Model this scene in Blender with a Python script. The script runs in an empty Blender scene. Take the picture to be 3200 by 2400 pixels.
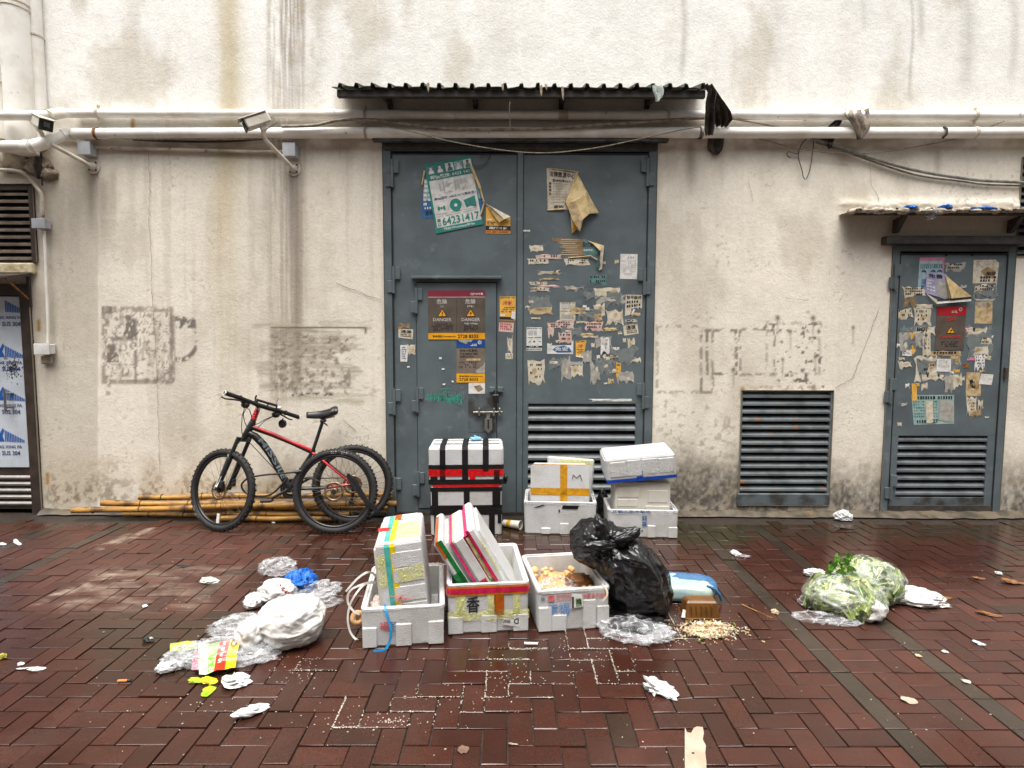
import bpy, math, random
import numpy as np
from mathutils import Vector, Matrix, noise as mn
rad = math.radians
scene = bpy.context.scene
COL = scene.collection
# ------------------------------------------------------------------ camera model (metres; +Y looks at the wall)
F = 1820.0; PITCH = 4.25; ROLL = 0.12; EYE = Vector((0, 0, 1.54)); YW = 5.08
R3 = Matrix.Rotation(rad(90 - PITCH), 3, 'X') @ Matrix.Rotation(rad(ROLL), 3, 'Z')
RI = np.array(R3.inverted())
def ray(px, py): return R3 @ Vector(((px - 1600) / F, (1200 - py) / F, -1))
def D(px, py, y):
    d = ray(px, py); return EYE + d * (y / d.y)
def W(px, py, off=0.0): return D(px, py, YW - off)
def G(px, py, z=0.0):
    d = ray(px, py); return EYE + d * ((z - EYE.z) / d.z)
def PL(px, py, p0, n):
    d = ray(px, py); return EYE + d * ((p0 - EYE).dot(n) / d.dot(n))
def proj(P):
    q = (P - np.array(EYE)) @ RI.T
    return 1600 + F * q[..., 0] / -q[..., 2], 1200 - F * q[..., 1] / -q[..., 2]
def cr(x0, y0, s): return lambda x, y: (x0 + x * s, y0 + y * s)
c1 = cr(560, 1180, .18083); c2 = cr(860, 1360, .1989); c3 = cr(1280, 1330, .27125); c4 = cr(1780, 1330, .2411)
c5 = cr(1080, 1550, .3014); c6 = cr(1350, 1520, .30136); c7 = cr(1780, 1600, .28932); c8 = cr(2480, 1700, .22604)
d1 = cr(480, 1720, .2893); d2 = cr(1200, 420, .2411); d3 = cr(1600, 700, .3194); d4 = cr(1200, 850, .3013)
d5 = cr(2740, 760, .3616); d6 = cr(0, 240, .2411); d7 = cr(0, 800, .5063); d8 = cr(2080, 220, .31646)
z4 = cr(0, 800, .5877); a1 = cr(0, 0, .5425); a2 = cr(1000, 200, .5425); a3 = cr(2000, 0, .5425); a6 = cr(2000, 850, .5425)
def C(r, g, b):
    f = lambda c: c / 12.92 if c <= .04045 else ((c + .055) / 1.055) ** 2.4
    return (f(r / 255), f(g / 255), f(b / 255))
# ------------------------------------------------------------------ mesh builder
class MB:
    def __init__(s): s.v = []; s.f = []; s.m = []; s.sm = []; s.mats = []
    def mi(s, mat):
        if mat not in s.mats: s.mats.append(mat)
        return s.mats.index(mat)
    def add(s, vs, fs, mat, smooth=False):
        b = len(s.v); k = s.mi(mat)
        s.v += [tuple(v) for v in vs]
        for f in fs: s.f.append(tuple(i + b for i in f)); s.m.append(k); s.sm.append(smooth)
    def quad(s, a, b, c, d, mat): s.add([a, b, c, d], [(0, 1, 2, 3)], mat)
    def cbox(s, c, size, mat, ch=0.0, M=None):
        hx, hy, hz = [q / 2 for q in size]; c = Vector(c)
        M = M or Matrix.Identity(3)
        if ch <= 0:
            vs = [Vector((x, y, z)) for x in (-hx, hx) for y in (-hy, hy) for z in (-hz, hz)]
            fs = [(0, 1, 3, 2), (4, 6, 7, 5), (0, 4, 5, 1), (2, 3, 7, 6), (0, 2, 6, 4), (1, 5, 7, 3)]
        else:
            ch = min(ch, hx * .45, hy * .45, hz * .45)
            idx = {}; vs = []; fs = []
            for sx in (-1, 1):
                for sy in (-1, 1):
                    for sz in (-1, 1):
                        for ax in range(3):
                            v = [sx * (hx - ch), sy * (hy - ch), sz * (hz - ch)]
                            v[ax] = (sx * hx, sy * hy, sz * hz)[ax]
                            idx[(sx, sy, sz, ax)] = len(vs); vs.append(Vector(v))
                        fs.append((idx[(sx, sy, sz, 0)], idx[(sx, sy, sz, 1)], idx[(sx, sy, sz, 2)]))
            for ax in range(3):
                o = [a for a in range(3) if a != ax]
                for sg in (-1, 1):
                    q = []
                    for (p, r) in ((-1, -1), (1, -1), (1, 1), (-1, 1)):
                        k = [0, 0, 0]; k[ax] = sg; k[o[0]] = p; k[o[1]] = r; q.append(idx[(*k, ax)])
                    fs.append(tuple(q))
                for p in (-1, 1):
                    for r in (-1, 1):
                        k0 = [0, 0, 0]; k0[o[0]] = p; k0[o[1]] = r
                        ka = list(k0); ka[ax] = -1; kb = list(k0); kb[ax] = 1
                        fs.append((idx[(*ka, o[0])], idx[(*kb, o[0])], idx[(*kb, o[1])], idx[(*ka, o[1])]))
        s.add([c + M @ v for v in vs], fs, mat)
    def box(s, x0, x1, y0, y1, z0, z1, mat, ch=0.0):
        s.cbox(((x0 + x1) / 2, (y0 + y1) / 2, (z0 + z1) / 2), (abs(x1 - x0), abs(y1 - y0), abs(z1 - z0)), mat, ch)
    def tube(s, pts, r, mat, seg=8, cap=True, smooth=True, flat=1.0):
        pts = [Vector(p) for p in pts]; n = len(pts)
        rs = r if isinstance(r, (list, tuple)) else [r] * n
        t0 = (pts[1] - pts[0]).normalized()
        ref = Vector((0, 0, 1)) if abs(t0.z) < .9 else Vector((1, 0, 0))
        u = (ref - t0 * ref.dot(t0)).normalized(); vs = []; fs = []
        for i in range(n):
            t = (pts[min(i + 1, n - 1)] - pts[max(i - 1, 0)])
            t = t.normalized() if t.length > 1e-9 else t0
            u = (u - t * u.dot(t)); u = u.normalized() if u.length > 1e-6 else Vector((1, 0, 0))
            w = t.cross(u)
            for k in range(seg):
                a = 2 * math.pi * k / seg
                vs.append(pts[i] + (u * math.cos(a) * flat + w * math.sin(a)) * rs[i])
        for i in range(n - 1):
            for k in range(seg):
                k2 = (k + 1) % seg
                fs.append((i * seg + k, i * seg + k2, (i + 1) * seg + k2, (i + 1) * seg + k))
        s.add(vs, fs, mat, smooth)
        if cap: s.add([vs[k] for k in range(seg)], [tuple(range(seg))[::-1]], mat); s.add(vs[-seg:], [tuple(range(seg))], mat)
    def ring(s, c, axis, R, prof, mat, seg=48, smooth=True):
        """prof: closed list of (radial, axial) offsets"""
        c = Vector(c); ax = Vector(axis).normalized()
        ref = Vector((0, 0, 1)) if abs(ax.z) < .9 else Vector((1, 0, 0))
        u = (ref - ax * ref.dot(ax)).normalized(); w = ax.cross(u); m = len(prof); vs = []; fs = []
        for i in range(seg):
            a = 2 * math.pi * i / seg; e = u * math.cos(a) + w * math.sin(a)
            for (dr, da) in prof: vs.append(c + e * (R + dr) + ax * da)
        for i in range(seg):
            j = (i + 1) % seg
            for k in range(m):
                k2 = (k + 1) % m; fs.append((i * m + k, i * m + k2, j * m + k2, j * m + k))
        s.add(vs, fs, mat, smooth)
    def disc(s, c, axis, R, th, mat, seg=24):
        ax = Vector(axis).normalized(); s.tube([Vector(c) - ax * th / 2, Vector(c) + ax * th / 2], R, mat, seg, True, False)
    def prism(s, pts, ext, mat, smooth=False):
        n = len(pts); ext = Vector(ext); a = [Vector(p) for p in pts]; b = [p + ext for p in a]
        s.add(a + b, [tuple(range(n)), tuple(range(2 * n - 1, n - 1, -1))] + [(i, i + n, (i + 1) % n + n, (i + 1) % n) for i in range(n)], mat, smooth)
    def ribbon(s, pts, width, mat, nrm=Vector((0, -1, 0)), th=0.0):
        pts = [Vector(p) for p in pts]; n = len(pts); vs = []
        ws = width if isinstance(width, (list, tuple)) else [width] * n
        for i in range(n):
            t = (pts[min(i + 1, n - 1)] - pts[max(i - 1, 0)]).normalized(); sd = t.cross(nrm)
            sd = sd.normalized() if sd.length > 1e-6 else Vector((1, 0, 0))
            vs += [pts[i] - sd * ws[i] / 2, pts[i] + sd * ws[i] / 2]
        s.add(vs, [(2 * i, 2 * i + 1, 2 * i + 3, 2 * i + 2) for i in range(n - 1)], mat)
    def blob(s, c, r, mat, seed=0, amp=.25, freq=2.2, nu=48, nv=28, rot=None, zmin=.003, ridge=True, squash=2.0, fn=None, smooth=True, oct=3):
        c = Vector(c); rot = rot or Matrix.Identity(3); so = Vector((seed * 7.13, seed * 3.71, seed * 5.37)); vs = []; fs = []
        for j in range(nv + 1):
            th = math.pi * j / nv
            for i in range(nu):
                ph = 2 * math.pi * i / nu
                d = Vector((math.sin(th) * math.cos(ph), math.sin(th) * math.sin(ph), math.cos(th)))
                n = 0; f = freq; a = 1
                for o in range(oct):
                    q = mn.noise(d * f + so)
                    n += a * ((1 - 2 * abs(q) * 1.6) if ridge else q); f *= 2.1; a *= .5
                k = 1 + amp * n * .6
                e = Vector([math.copysign(abs(t) ** (2 / squash), t) for t in d])
                p = c + rot @ Vector((e.x * r[0] * k, e.y * r[1] * k, e.z * r[2] * k))
                if fn: p = fn(p, d)
                if zmin is not None and p.z < zmin: p.z = zmin + .0007 * (i % 3)
                vs.append(p)
        for j in range(nv):
            for i in range(nu):
                i2 = (i + 1) % nu; fs.append((j * nu + i, (j + 1) * nu + i, (j + 1) * nu + i2, j * nu + i2))
        s.add(vs, fs, mat, smooth)
    def build(s, name, parent=None, attrs=None):
        me = bpy.data.meshes.new(name); me.from_pydata(s.v, [], s.f)
        for m in s.mats: me.materials.append(m)
        me.polygons.foreach_set('material_index', s.m); me.polygons.foreach_set('use_smooth', s.sm)
        me.update(); o = bpy.data.objects.new(name, me); COL.objects.link(o)
        if parent: o.parent = parent
        return o
def tag(o, label=None, cat=None, group=None, kind=None):
    if label: o['label'] = label
    if cat: o['category'] = cat
    if group: o['group'] = group
    if kind: o['kind'] = kind
    return o
def thing(name, label, cat, group=None):
    o = bpy.data.objects.new(name, None); o.empty_display_size = .1; COL.objects.link(o)
    return tag(o, label, cat, group)
def single(mb, name, label, cat, group=None, kind=None): return tag(mb.build(name), label, cat, group, kind)
def settle_origins():
    """put every thing's origin at its base (all parts were meshed in world metres)"""
    for r in [o for o in COL.objects if o.parent is None and o.type in ('MESH', 'EMPTY') and o.get('kind') != 'structure']:
        tree = ([r] if r.type == 'MESH' else []) + [o for o in r.children_recursive if o.type == 'MESH']
        lo = np.full(3, 1e9); hi = np.full(3, -1e9)
        for o in tree:
            a = np.empty(len(o.data.vertices) * 3); o.data.vertices.foreach_get('co', a); a = a.reshape(-1, 3)
            if len(a): lo = np.minimum(lo, a.min(0)); hi = np.maximum(hi, a.max(0))
        L = Vector(((lo[0] + hi[0]) / 2, (lo[1] + hi[1]) / 2, lo[2]))
        for o in tree: o.data.transform(Matrix.Translation(-L))
        r.location = L
# ------------------------------------------------------------------ numpy value noise
_rng = np.random.default_rng(7); _T = _rng.random((256, 256))
def vn(x, y, s=0):
    x = np.asarray(x, float) + s * 17.3; y = np.asarray(y, float) + s * 9.1
    xi = np.floor(x).astype(int); yi = np.floor(y).astype(int); fx = x - xi; fy = y - yi
    fx = fx * fx * (3 - 2 * fx); fy = fy * fy * (3 - 2 * fy); t = lambda a, b: _T[a & 255, b & 255]
    return (t(xi, yi) * (1 - fx) + t(xi + 1, yi) * fx) * (1 - fy) + (t(xi, yi + 1) * (1 - fx) + t(xi + 1, yi + 1) * fx) * fy
def fbm(x, y, s=0, o=4):
    n = 0; a = .5; t = 0
    for i in range(o): n = n + a * vn(x, y, s + i); t += a; a *= .5; x = x * 2.03; y = y * 2.03
    return n / t
def sst(a, b, x): t = np.clip((x - a) / (b - a), 0, 1); return t * t * (3 - 2 * t)
# ------------------------------------------------------------------ text
_tc = {}
def glyphs(s):
    if s not in _tc:
        cu = bpy.data.curves.new('lettering', 'FONT'); cu.body = s; cu.size = 1; cu.resolution_u = 2; cu.offset = .016
        o = bpy.data.objects.new('lettering', cu); COL.objects.link(o)
        dg = bpy.context.evaluated_depsgraph_get(); me = bpy.data.meshes.new_from_object(o.evaluated_get(dg))
        vs = [(v.co.x, v.co.y) for v in me.vertices]; fs = [tuple(p.vertices) for p in me.polygons]
        bpy.data.objects.remove(o); bpy.data.curves.remove(cu); bpy.data.meshes.remove(me)
        if vs:
            xs = [v[0] for v in vs]; ys = [v[1] for v in vs]; x0 = min(xs); y0 = min(ys)
            h = max(max(ys) - y0, 1e-3); w = (max(xs) - x0)
            vs = [((x - x0) / h, (y - y0) / h) for x, y in vs]; w /= h
        else: w = 1
        _tc[s] = (vs, fs, w)
    return _tc[s]
def wall_map(corners, off):
    """bilinear map (u right, v down, layer) of a flat sheet stuck on the wall"""
    TL, TR, BR, BL = corners
    P = [W(*TL, off), W(*TR, off), W(*BR, off), W(*BL, off)]
    return plane_map(*P)
def plane_map(a, b, c, d, step=.0012):
    a, b, c, d = [Vector(q) for q in (a, b, c, d)]
    n = ((b - a).cross(d - a)).normalized()
    if n.dot(EYE - a) < 0: n = -n
    def f(u, v, lay=0): return a * (1 - u) * (1 - v) + b * u * (1 - v) + c * u * v + d * (1 - u) * v + n * step * lay
    f.w = ((b - a).length + (c - d).length) / 2; f.h = ((d - a).length + (c - b).length) / 2
    return f
def srect(mb, f, u0, v0, u1, v1, mat, lay=1): mb.quad(f(u0, v1, lay), f(u1, v1, lay), f(u1, v0, lay), f(u0, v0, lay), mat)
def spoly(mb, f, pts, mat, lay=1): mb.add([f(u, v, lay) for u, v in pts], [tuple(range(len(pts)))], mat)
def stext(mb, f, s, u, v, h, mat, lay=2, w=None, center=False, rot=0):
    """text with its top left at (u,v); h, w fractions of the sheet"""
    vs, fs, gw = glyphs(s)
    hm = h * f.h; wm = gw * hm if w is None else w * f.w
    k = wm / max(gw, 1e-6)
    if center: u -= wm / f.w / 2
    out = []
    cx, cy = wm / 2, hm / 2; ca, sa = math.cos(rad(rot)), math.sin(rad(rot))
    for x, y in vs:
        X = x * k - cx; Y = y * hm - cy
        X, Y = X * ca - Y * sa, X * sa + Y * ca
        out.append(f(u + (X + cx) / f.w, v + (cy - Y) / f.h, lay))
    mb.add(out, fs, mat)
def jag(x0, y0, x1, y1, seed, j=.22, n=7):
    """ragged torn outline in pixel space"""
    r = random.Random(seed); w = x1 - x0; h = y1 - y0; p = []; j *= .62
    for i in range(n): p.append((x0 + w * i / n, y0 + h * j * r.random()))
    for i in range(max(3, n // 2)): p.append((x1 - w * j * r.random() * .6, y0 + h * i / max(3, n // 2)))
    for i in range(n): p.append((x1 - w * i / n, y1 - h * j * 1.6 * r.random()))
    for i in range(max(3, n // 2)): p.append((x0 + w * j * r.random() * .6, y1 - h * i / max(3, n // 2)))
    return p
# ------------------------------------------------------------------ materials (all procedural)
class NT:
    def __init__(s, name):
        s.mat = bpy.data.materials.new(name); s.mat.use_nodes = True; s.t = s.mat.node_tree; s.t.nodes.clear()
        s.out = s.n('ShaderNodeOutputMaterial')
    def n(s, typ, **k):
        nd = s.t.nodes.new(typ)
        for a, b in k.items():
            if a.startswith('i_'): s.set(nd.inputs[a[2:].replace('_', ' ')], b)
            elif a.startswith('n_'): s.set(nd.inputs[int(a[2:])], b)
            else: setattr(nd, a, b)
        return nd
    def set(s, sock, v):
        if isinstance(v, bpy.types.NodeSocket): s.t.links.new(v, sock)
        elif isinstance(v, (tuple, list)) and len(v) == 3 and sock.type == 'RGBA': sock.default_value = (*v, 1)
        else: sock.default_value = v
    def math(s, op, a, b=0.0, c=None, clamp=False):
        nd = s.n('ShaderNodeMath', operation=op, use_clamp=clamp); s.set(nd.inputs[0], a); s.set(nd.inputs[1], b)
        if c is not None: s.set(nd.inputs[2], c)
        return nd.outputs[0]
    def mix(s, fac, a, b, mode='MIX'):
        nd = s.n('ShaderNodeMix', data_type='RGBA', blend_type=mode); s.set(nd.inputs[0], fac); s.set(nd.inputs[6], a); s.set(nd.inputs[7], b)
        return nd.outputs[2]
    def ramp(s, x, lo, hi): return s.n('ShaderNodeMapRange', n_0=x, n_1=lo, n_2=hi, interpolation_type='SMOOTHSTEP').outputs[0]
    def pos(s, stretch=None, src='Object'):
        p = s.n('ShaderNodeTexCoord').outputs[src] if src != 'World' else s.n('ShaderNodeNewGeometry').outputs['Position']
        return s.n('ShaderNodeMapping', n_0=p, n_3=stretch).outputs[0] if stretch else p
    def noise(s, vec, scale, detail=4, rough=.55, out=0):
        return s.n('ShaderNodeTexNoise', i_Vector=vec, i_Scale=scale, i_Detail=detail, i_Roughness=rough).outputs[out]
    def bump(s, h, strength, dist=.01, normal=None):
        nd = s.n('ShaderNodeBump', i_Height=h, i_Strength=strength, i_Distance=dist)
        if normal: s.set(nd.inputs['Normal'], normal)
        return nd.outputs[0]
    def bsdf(s, **k):
        b = s.n('ShaderNodeBsdfPrincipled')
        for a, v in k.items(): s.set(b.inputs[a.replace('_', ' ')], v)
        return b
    def done(s, sh): s.t.links.new(sh, s.out.inputs[0]); return s.mat
_mc = {}
def M(name, col, rough=.6, col2=None, ns=12, det=5, lo=.38, hi=.65, bump=0, bs=80, metal=0, spec=.5, stretch=None, bd=.004, coat=0, col3=None, ns3=60, lo3=.6, hi3=.7, sss=0):
    if name in _mc: return _mc[name]
    t = NT(name); p = t.pos(stretch)
    base = col
    if col2 is None: col2 = tuple(c * .82 for c in col)
    base = t.mix(t.ramp(t.noise(p, ns, det), lo, hi), col, col2)
    if col3: base = t.mix(t.ramp(t.noise(p, ns3, 4), lo3, hi3), base, col3)
    k = dict(Base_Color=base, Metallic=metal, Specular_IOR_Level=spec, Roughness=t.math('ADD', rough - .08, t.math('MULTIPLY', t.noise(p, ns * 2.3, 3), .16)))
    if coat: k['Coat_Weight'] = coat; k['Coat_Roughness'] = .12
    b = t.bsdf(**k)
    if bump: t.set(b.inputs['Normal'], t.bump(t.noise(p, bs, 5), bump, bd))
    _mc[name] = t.done(b.outputs[0]); return _mc[name]
def film(name, col=(.85, .88, .9), alpha=(.12, .75), ns=14, rough=.12, lo=.35, hi=.68, bumps=.6, bs=45, stretch=None):
    """thin clear plastic: partly see-through, crinkled, shiny"""
    if name in _mc: return _mc[name]
    t = NT(name); p = t.pos(stretch)
    n = t.noise(p, ns, 6, .6); w = t.noise(p, bs, 1, .4)
    rid = t.math('SUBTRACT', 1.0, t.math('ABSOLUTE', t.math('MULTIPLY', t.math('SUBTRACT', w, .5), 20.0)), clamp=True)
    fac = t.math('ADD', t.n('ShaderNodeMapRange', n_0=n, n_1=lo, n_2=hi, n_3=alpha[0], n_4=alpha[1]).outputs[0], t.math('MULTIPLY', rid, .30), clamp=True)
    b = t.bsdf(Base_Color=col, Roughness=rough, Specular_IOR_Level=.6)
    t.set(b.inputs['Normal'], t.bump(t.math('ADD', t.noise(p, bs, 5, .6), rid), bumps, .006))
    mx = t.n('ShaderNodeMixShader', n_0=fac); t.t.links.new(t.n('ShaderNodeBsdfTransparent').outputs[0], mx.inputs[1]); t.t.links.new(b.outputs[0], mx.inputs[2])
    _mc[name] = t.done(mx.outputs[0]); return _mc[name]
def tape(name, col, rough=.25, ns=30): return M(name, col, rough, tuple(c * .7 for c in col), ns, bump=.25, bs=90, bd=.003)

# stained plaster: the stains and painted shade were worked out per vertex ('paint'), plaster grain in nodes
t = NT('stained_plaster'); p = t.pos(None, 'World')
at = t.n('ShaderNodeAttribute', attribute_name='paint').outputs['Color']
n1 = t.noise(p, 26, 6, .65); n2 = t.noise(p, 110, 4, .6)
g = t.math('ADD', t.math('MULTIPLY', n1, .5), t.math('MULTIPLY', n2, .5))
colr = t.mix(1.0, at, t.mix(t.ramp(g, .36, .66), (.90, .89, .875), (1.04, 1.04, 1.04)), 'MULTIPLY')
spk = t.ramp(t.noise(p, 48, 3, .7), .70, .78)
colr = t.mix(t.math('MULTIPLY', spk, .22), colr, (.22, .18, .14))
b = t.bsdf(Base_Color=colr, Roughness=.85, Specular_IOR_Level=.25)
hgt = t.math('ADD', t.math('MULTIPLY', t.noise(p, 55, 5, .65), 1.0), t.math('MULTIPLY', t.noise(p, 9, 4, .6), .9))
t.set(b.inputs['Normal'], t.bump(hgt, .27, .014)); PLASTER = t.done(b.outputs[0])

# wet clay pavers: per-brick colour + wetness / cement-stain attributes
t = NT('wet_clay_paver'); p = t.pos(None, 'World')
at = t.n('ShaderNodeAttribute', attribute_name='brick').outputs['Color']
ma = t.n('ShaderNodeAttribute', attribute_name='mask').outputs['Vector']; sep = t.n('ShaderNodeSeparateXYZ', n_0=ma)
wet, cem, moss = sep.outputs
n1 = t.noise(p, 9, 6, .6); n2 = t.noise(p, 140, 4, .7); n3 = t.noise(p, 32, 5, .65)
colr = t.mix(1.0, at, t.mix(t.ramp(n2, .3, .7), (.72, .70, .70), (1.25, 1.25, 1.22)), 'MULTIPLY')
colr = t.mix(t.math('MULTIPLY', t.ramp(n1, .38, .72), .40), colr, (.036, .022, .015))
cm = t.math('MULTIPLY', cem, t.ramp(t.noise(t.pos((1, 2.2, 1), 'World'), 4.2, 6, .62), .42, .66))
colr = t.mix(cm, colr, (.25, .19, .145))
colr = t.mix(t.math('MULTIPLY', moss, t.ramp(n1, .25, .6)), colr, (.035, .032, .014))
colr = t.mix(t.ramp(t.noise(p, 230, 2, .5), .73, .77), colr, (.30, .25, .21))
w2 = t.ramp(t.math('ADD', t.math('MULTIPLY', wet, .85), t.math('MULTIPLY', t.noise(p, 3.2, 5, .6), .55)), .42, .95)
colr = t.mix(w2, colr, t.mix(1.0, colr, (.62, .60, .58), 'MULTIPLY'))
rgh = t.math('ADD', t.math('SUBTRACT', .42, t.math('MULTIPLY', w2, .33)), t.math('MULTIPLY', t.noise(p, 60, 4), .12))
b = t.bsdf(Base_Color=colr, Roughness=rgh, Specular_IOR_Level=.5)
hb = t.math('ADD', t.noise(p, 150, 4, .7), t.math('MULTIPLY', t.noise(p, 22, 3), 1.3))
nd = t.n('ShaderNodeBump', i_Height=hb, i_Distance=.003); t.set(nd.inputs['Strength'], t.math('SUBTRACT', .75, t.math('MULTIPLY', w2, .62)))
t.set(b.inputs['Normal'], nd.outputs[0]); PAVER = t.done(b.outputs[0])
JOINT = M('joint_grit', (.020, .014, .011), .5, (.045, .034, .026), 60, bump=.4, bs=300)

# galvanised / painted things
STEEL = M('blue_grey_door_paint', C(92, 102, 105), .42, C(79, 88, 91), 3.5, 6, .35, .7, bump=.12, bs=60, col3=C(106, 114, 116), ns3=9, lo3=.58, hi3=.78)
STEELD = M('door_paint_grimy', C(84, 92, 96), .5, C(52, 50, 46), 7, 6, .4, .62, bump=.12, bs=70)
LOUV = M('louvre_grey_paint', C(100, 106, 108), .42, C(76, 80, 81), 6, 6, .4, .7, bump=.1, bs=60, stretch=(1, 1, 1))
LOUVR = M('louvre_rusty_paint', C(106, 113, 115), .42, C(80, 85, 86), 6, 6, .4, .7, bump=.1, bs=60, col3=C(138, 92, 48), ns3=7, lo3=.60, hi3=.70)
BROWN = M('brown_bronze_frame', C(66, 54, 46), .45, C(48, 40, 35), 8)
BLOUV = M('brown_louvre', C(120, 106, 94), .45, C(88, 76, 66), 8)
DARK = M('dark_void', (.006, .006, .006), .9)
SEAM = M('seam_shadow_gap', (.012, .013, .015), .8)
RUSTDK = M('blackened_steel', C(44, 41, 38), .6, C(66, 58, 50), 14, bump=.2, bs=60, col3=C(90, 62, 42), ns3=10, lo3=.62, hi3=.72)
ROOF = M('weathered_roof_sheet', C(84, 86, 78), .6, C(48, 52, 40), 9, bump=.2, bs=60, col3=C(62, 72, 42), ns3=12, lo3=.6, hi3=.72)
ROOFW = M('cement_crusted_sheet', C(196, 186, 168), .8, C(120, 108, 92), 14, bump=.5, bs=40)
PVC = M('old_white_pvc', C(236, 233, 225), .42, C(216, 210, 198), 5, 6, .4, .7, col3=C(120, 100, 78), ns3=16, lo3=.66, hi3=.80, bump=.08, bs=60)
PVC2 = M('grimy_cream_pvc', C(206, 196, 180), .5, C(168, 154, 136), 6, 6, .4, .65, col3=C(104, 84, 64), ns3=14, lo3=.60, hi3=.75, bump=.1, bs=60)
RUST = M('orange_rust', C(150, 98, 40), .8, C(92, 60, 34), 40)
CABLE = M('dusty_cable_sheath', C(150, 140, 124), .6, C(104, 94, 82), 20)
CABLEG = M('grey_cable_sheath', C(128, 128, 120), .55, C(96, 94, 88), 20)
CABLEB = M('black_cable_sheath', C(38, 36, 34), .5, C(60, 56, 50), 20)
ROPE = M('pale_string', C(176, 164, 140), .7, C(130, 116, 94), 40)
BOXG = M('grey_junction_plastic', C(180, 184, 190), .4, C(160, 162, 166), 8)
BOXW = M('white_junction_plastic', C(222, 222, 220), .4, C(196, 194, 190), 8)
CAMW = M('camera_white_paint', C(218, 212, 198), .35, C(196, 188, 172), 10, col3=C(128, 108, 84), ns3=24, lo3=.68, hi3=.8)
CAMB = M('camera_black_glass', C(20, 22, 24), .12, C(28, 30, 32), 10)
CAMG = M('camera_lens_grey', C(96, 100, 106), .2)
RAG = M('dark_wet_rag', C(74, 62, 56), .8, C(44, 37, 34), 9, 6, bump=.6, bs=24, bd=.012, stretch=(3, 3, .8))
RAG2 = M('grey_dusty_plastic_rag', C(140, 126, 108), .55, C(72, 62, 54), 12, 6, bump=.6, bs=30, bd=.01)
WIRE = M('hanger_wire', C(84, 82, 82), .35, metal=.6)
PLA = M('peeling_yellow_plaster', C(202, 188, 154), .85, C(160, 140, 108), 12, bump=.6, bs=40, bd=.01)
LUMP = M('grey_cement_lump', C(176, 164, 146), .9, C(130, 116, 98), 14, bump=.6, bs=40, bd=.012)
# paper & signs
def P(name, c, c2=None, r=.7): return M('paper_' + name, C(*c), r, C(*(c2 or tuple(int(q * .9) for q in c))), 22, bump=.1, bs=40)
PW = P('white', (214, 212, 206)); PO = P('off_white', (200, 192, 174), (176, 164, 140)); PT = P('tan', (190, 168, 126), (150, 126, 90)); PG = P('grey', (160, 158, 150), (140, 136, 126))
PBK = P('black', (26, 25, 25)); PTE = P('teal', (26, 128, 116)); PBL = P('blue', (38, 96, 150)); PLB = P('pale_blue', (150, 170, 176), (120, 146, 156)); PYE = P('yellow', (222, 168, 66)); POR = P('orange', (214, 132, 40))
PRD = P('red', (178, 60, 62)); PPK = P('pink', (200, 176, 164), (190, 154, 146)); PNV = P('navy', (34, 56, 110)); PGY = P('soft_grey', (176, 176, 174)); PMB = P('tea_brown', (120, 96, 66), (150, 128, 94)); PFL = P('flap_beige', (204, 182, 134), (182, 156, 106)); PLV = P('lavender', (158, 154, 186)); PDT = P('dark_teal', (66, 104, 104), (90, 126, 122)); PMG = P('magenta', (188, 112, 144))
SGM = M('sign_maroon', C(132, 46, 62), .35, C(120, 42, 58), 6); SGR = M('sign_red', C(168, 28, 36), .35, C(150, 26, 34), 6); SGB = M('sign_brown', C(92, 82, 72), .4, C(80, 71, 62), 9); SGY = M('sign_amber', C(226, 160, 18), .4, C(204, 142, 22), 9)
SGT = M('sign_print_grey', C(186, 182, 176), .5); SGK = M('sign_print_black', C(30, 28, 26), .5); SGW = M('sign_print_white', C(226, 222, 216), .5); SGRD = M('sign_print_red', C(188, 52, 52), .5); SGBL = M('sign_blue', C(22, 72, 138), .4, C(20, 62, 120), 9); SGT2 = M('sign_faded_brown', C(118, 106, 94), .5, C(104, 92, 80), 10)
GHOST = M('glue_ghost', C(112, 119, 118), .6, C(96, 104, 104), 26, col3=C(140, 140, 130), ns3=40, lo3=.6, hi3=.7)
GRAF = M('teal_paint_marker', C(44, 160, 134), .6)
BRASS = M('galvanised_bolt', C(150, 146, 136), .4, C(110, 106, 98), 30, metal=.7)
LOCKB = M('padlock_black', C(30, 28, 28), .35)
ZINC = M('padlock_grey', C(120, 116, 112), .4, metal=.5)
FILMD = M('door_protective_film', C(196, 204, 212), .3, C(182, 190, 198), 5, col3=C(150, 156, 160), ns3=6, lo3=.62, hi3=.8)
FBLU = M('film_print_blue', C(36, 92, 170), .35); FNV = M('film_print_navy', C(44, 62, 116), .35); GRIME = M('black_grime_smear', C(70, 66, 54), .7, C(40, 38, 32), 40)
CHROME = M('brushed_handle_steel', C(168, 164, 158), .3, metal=.9)
# bicycle
TYRE = M('tyre_rubber', C(24, 23, 23), .7, C(36, 34, 33), 18, bump=.15, bs=120); RIM = M('rim_black', C(24, 24, 25), .3, C(34, 33, 32), 12); SPOKE = M('spoke_steel', C(120, 108, 92), .35, C(82, 72, 60), 30, metal=.6)
FRB = M('frame_black_paint', C(18, 20, 20), .35, C(28, 29, 29), 9, coat=.3); FRR = M('frame_red_paint', C(196, 36, 44), .3, C(170, 30, 38), 9, coat=.4); FRG = M('frame_print_grey', C(116, 128, 132), .4); ROTOR = M('brake_rotor_rusty', C(134, 112, 88), .4, C(86, 66, 48), 30, metal=.6)
SADD = M('saddle_vinyl', C(30, 29, 29), .4); CHRM = M('bright_cap', C(222, 220, 214), .3); PLBK = M('black_plastic', C(26, 26, 27), .45, C(38, 38, 38), 20)
WHD = M('white_decal', C(226, 226, 222), .4)
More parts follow.
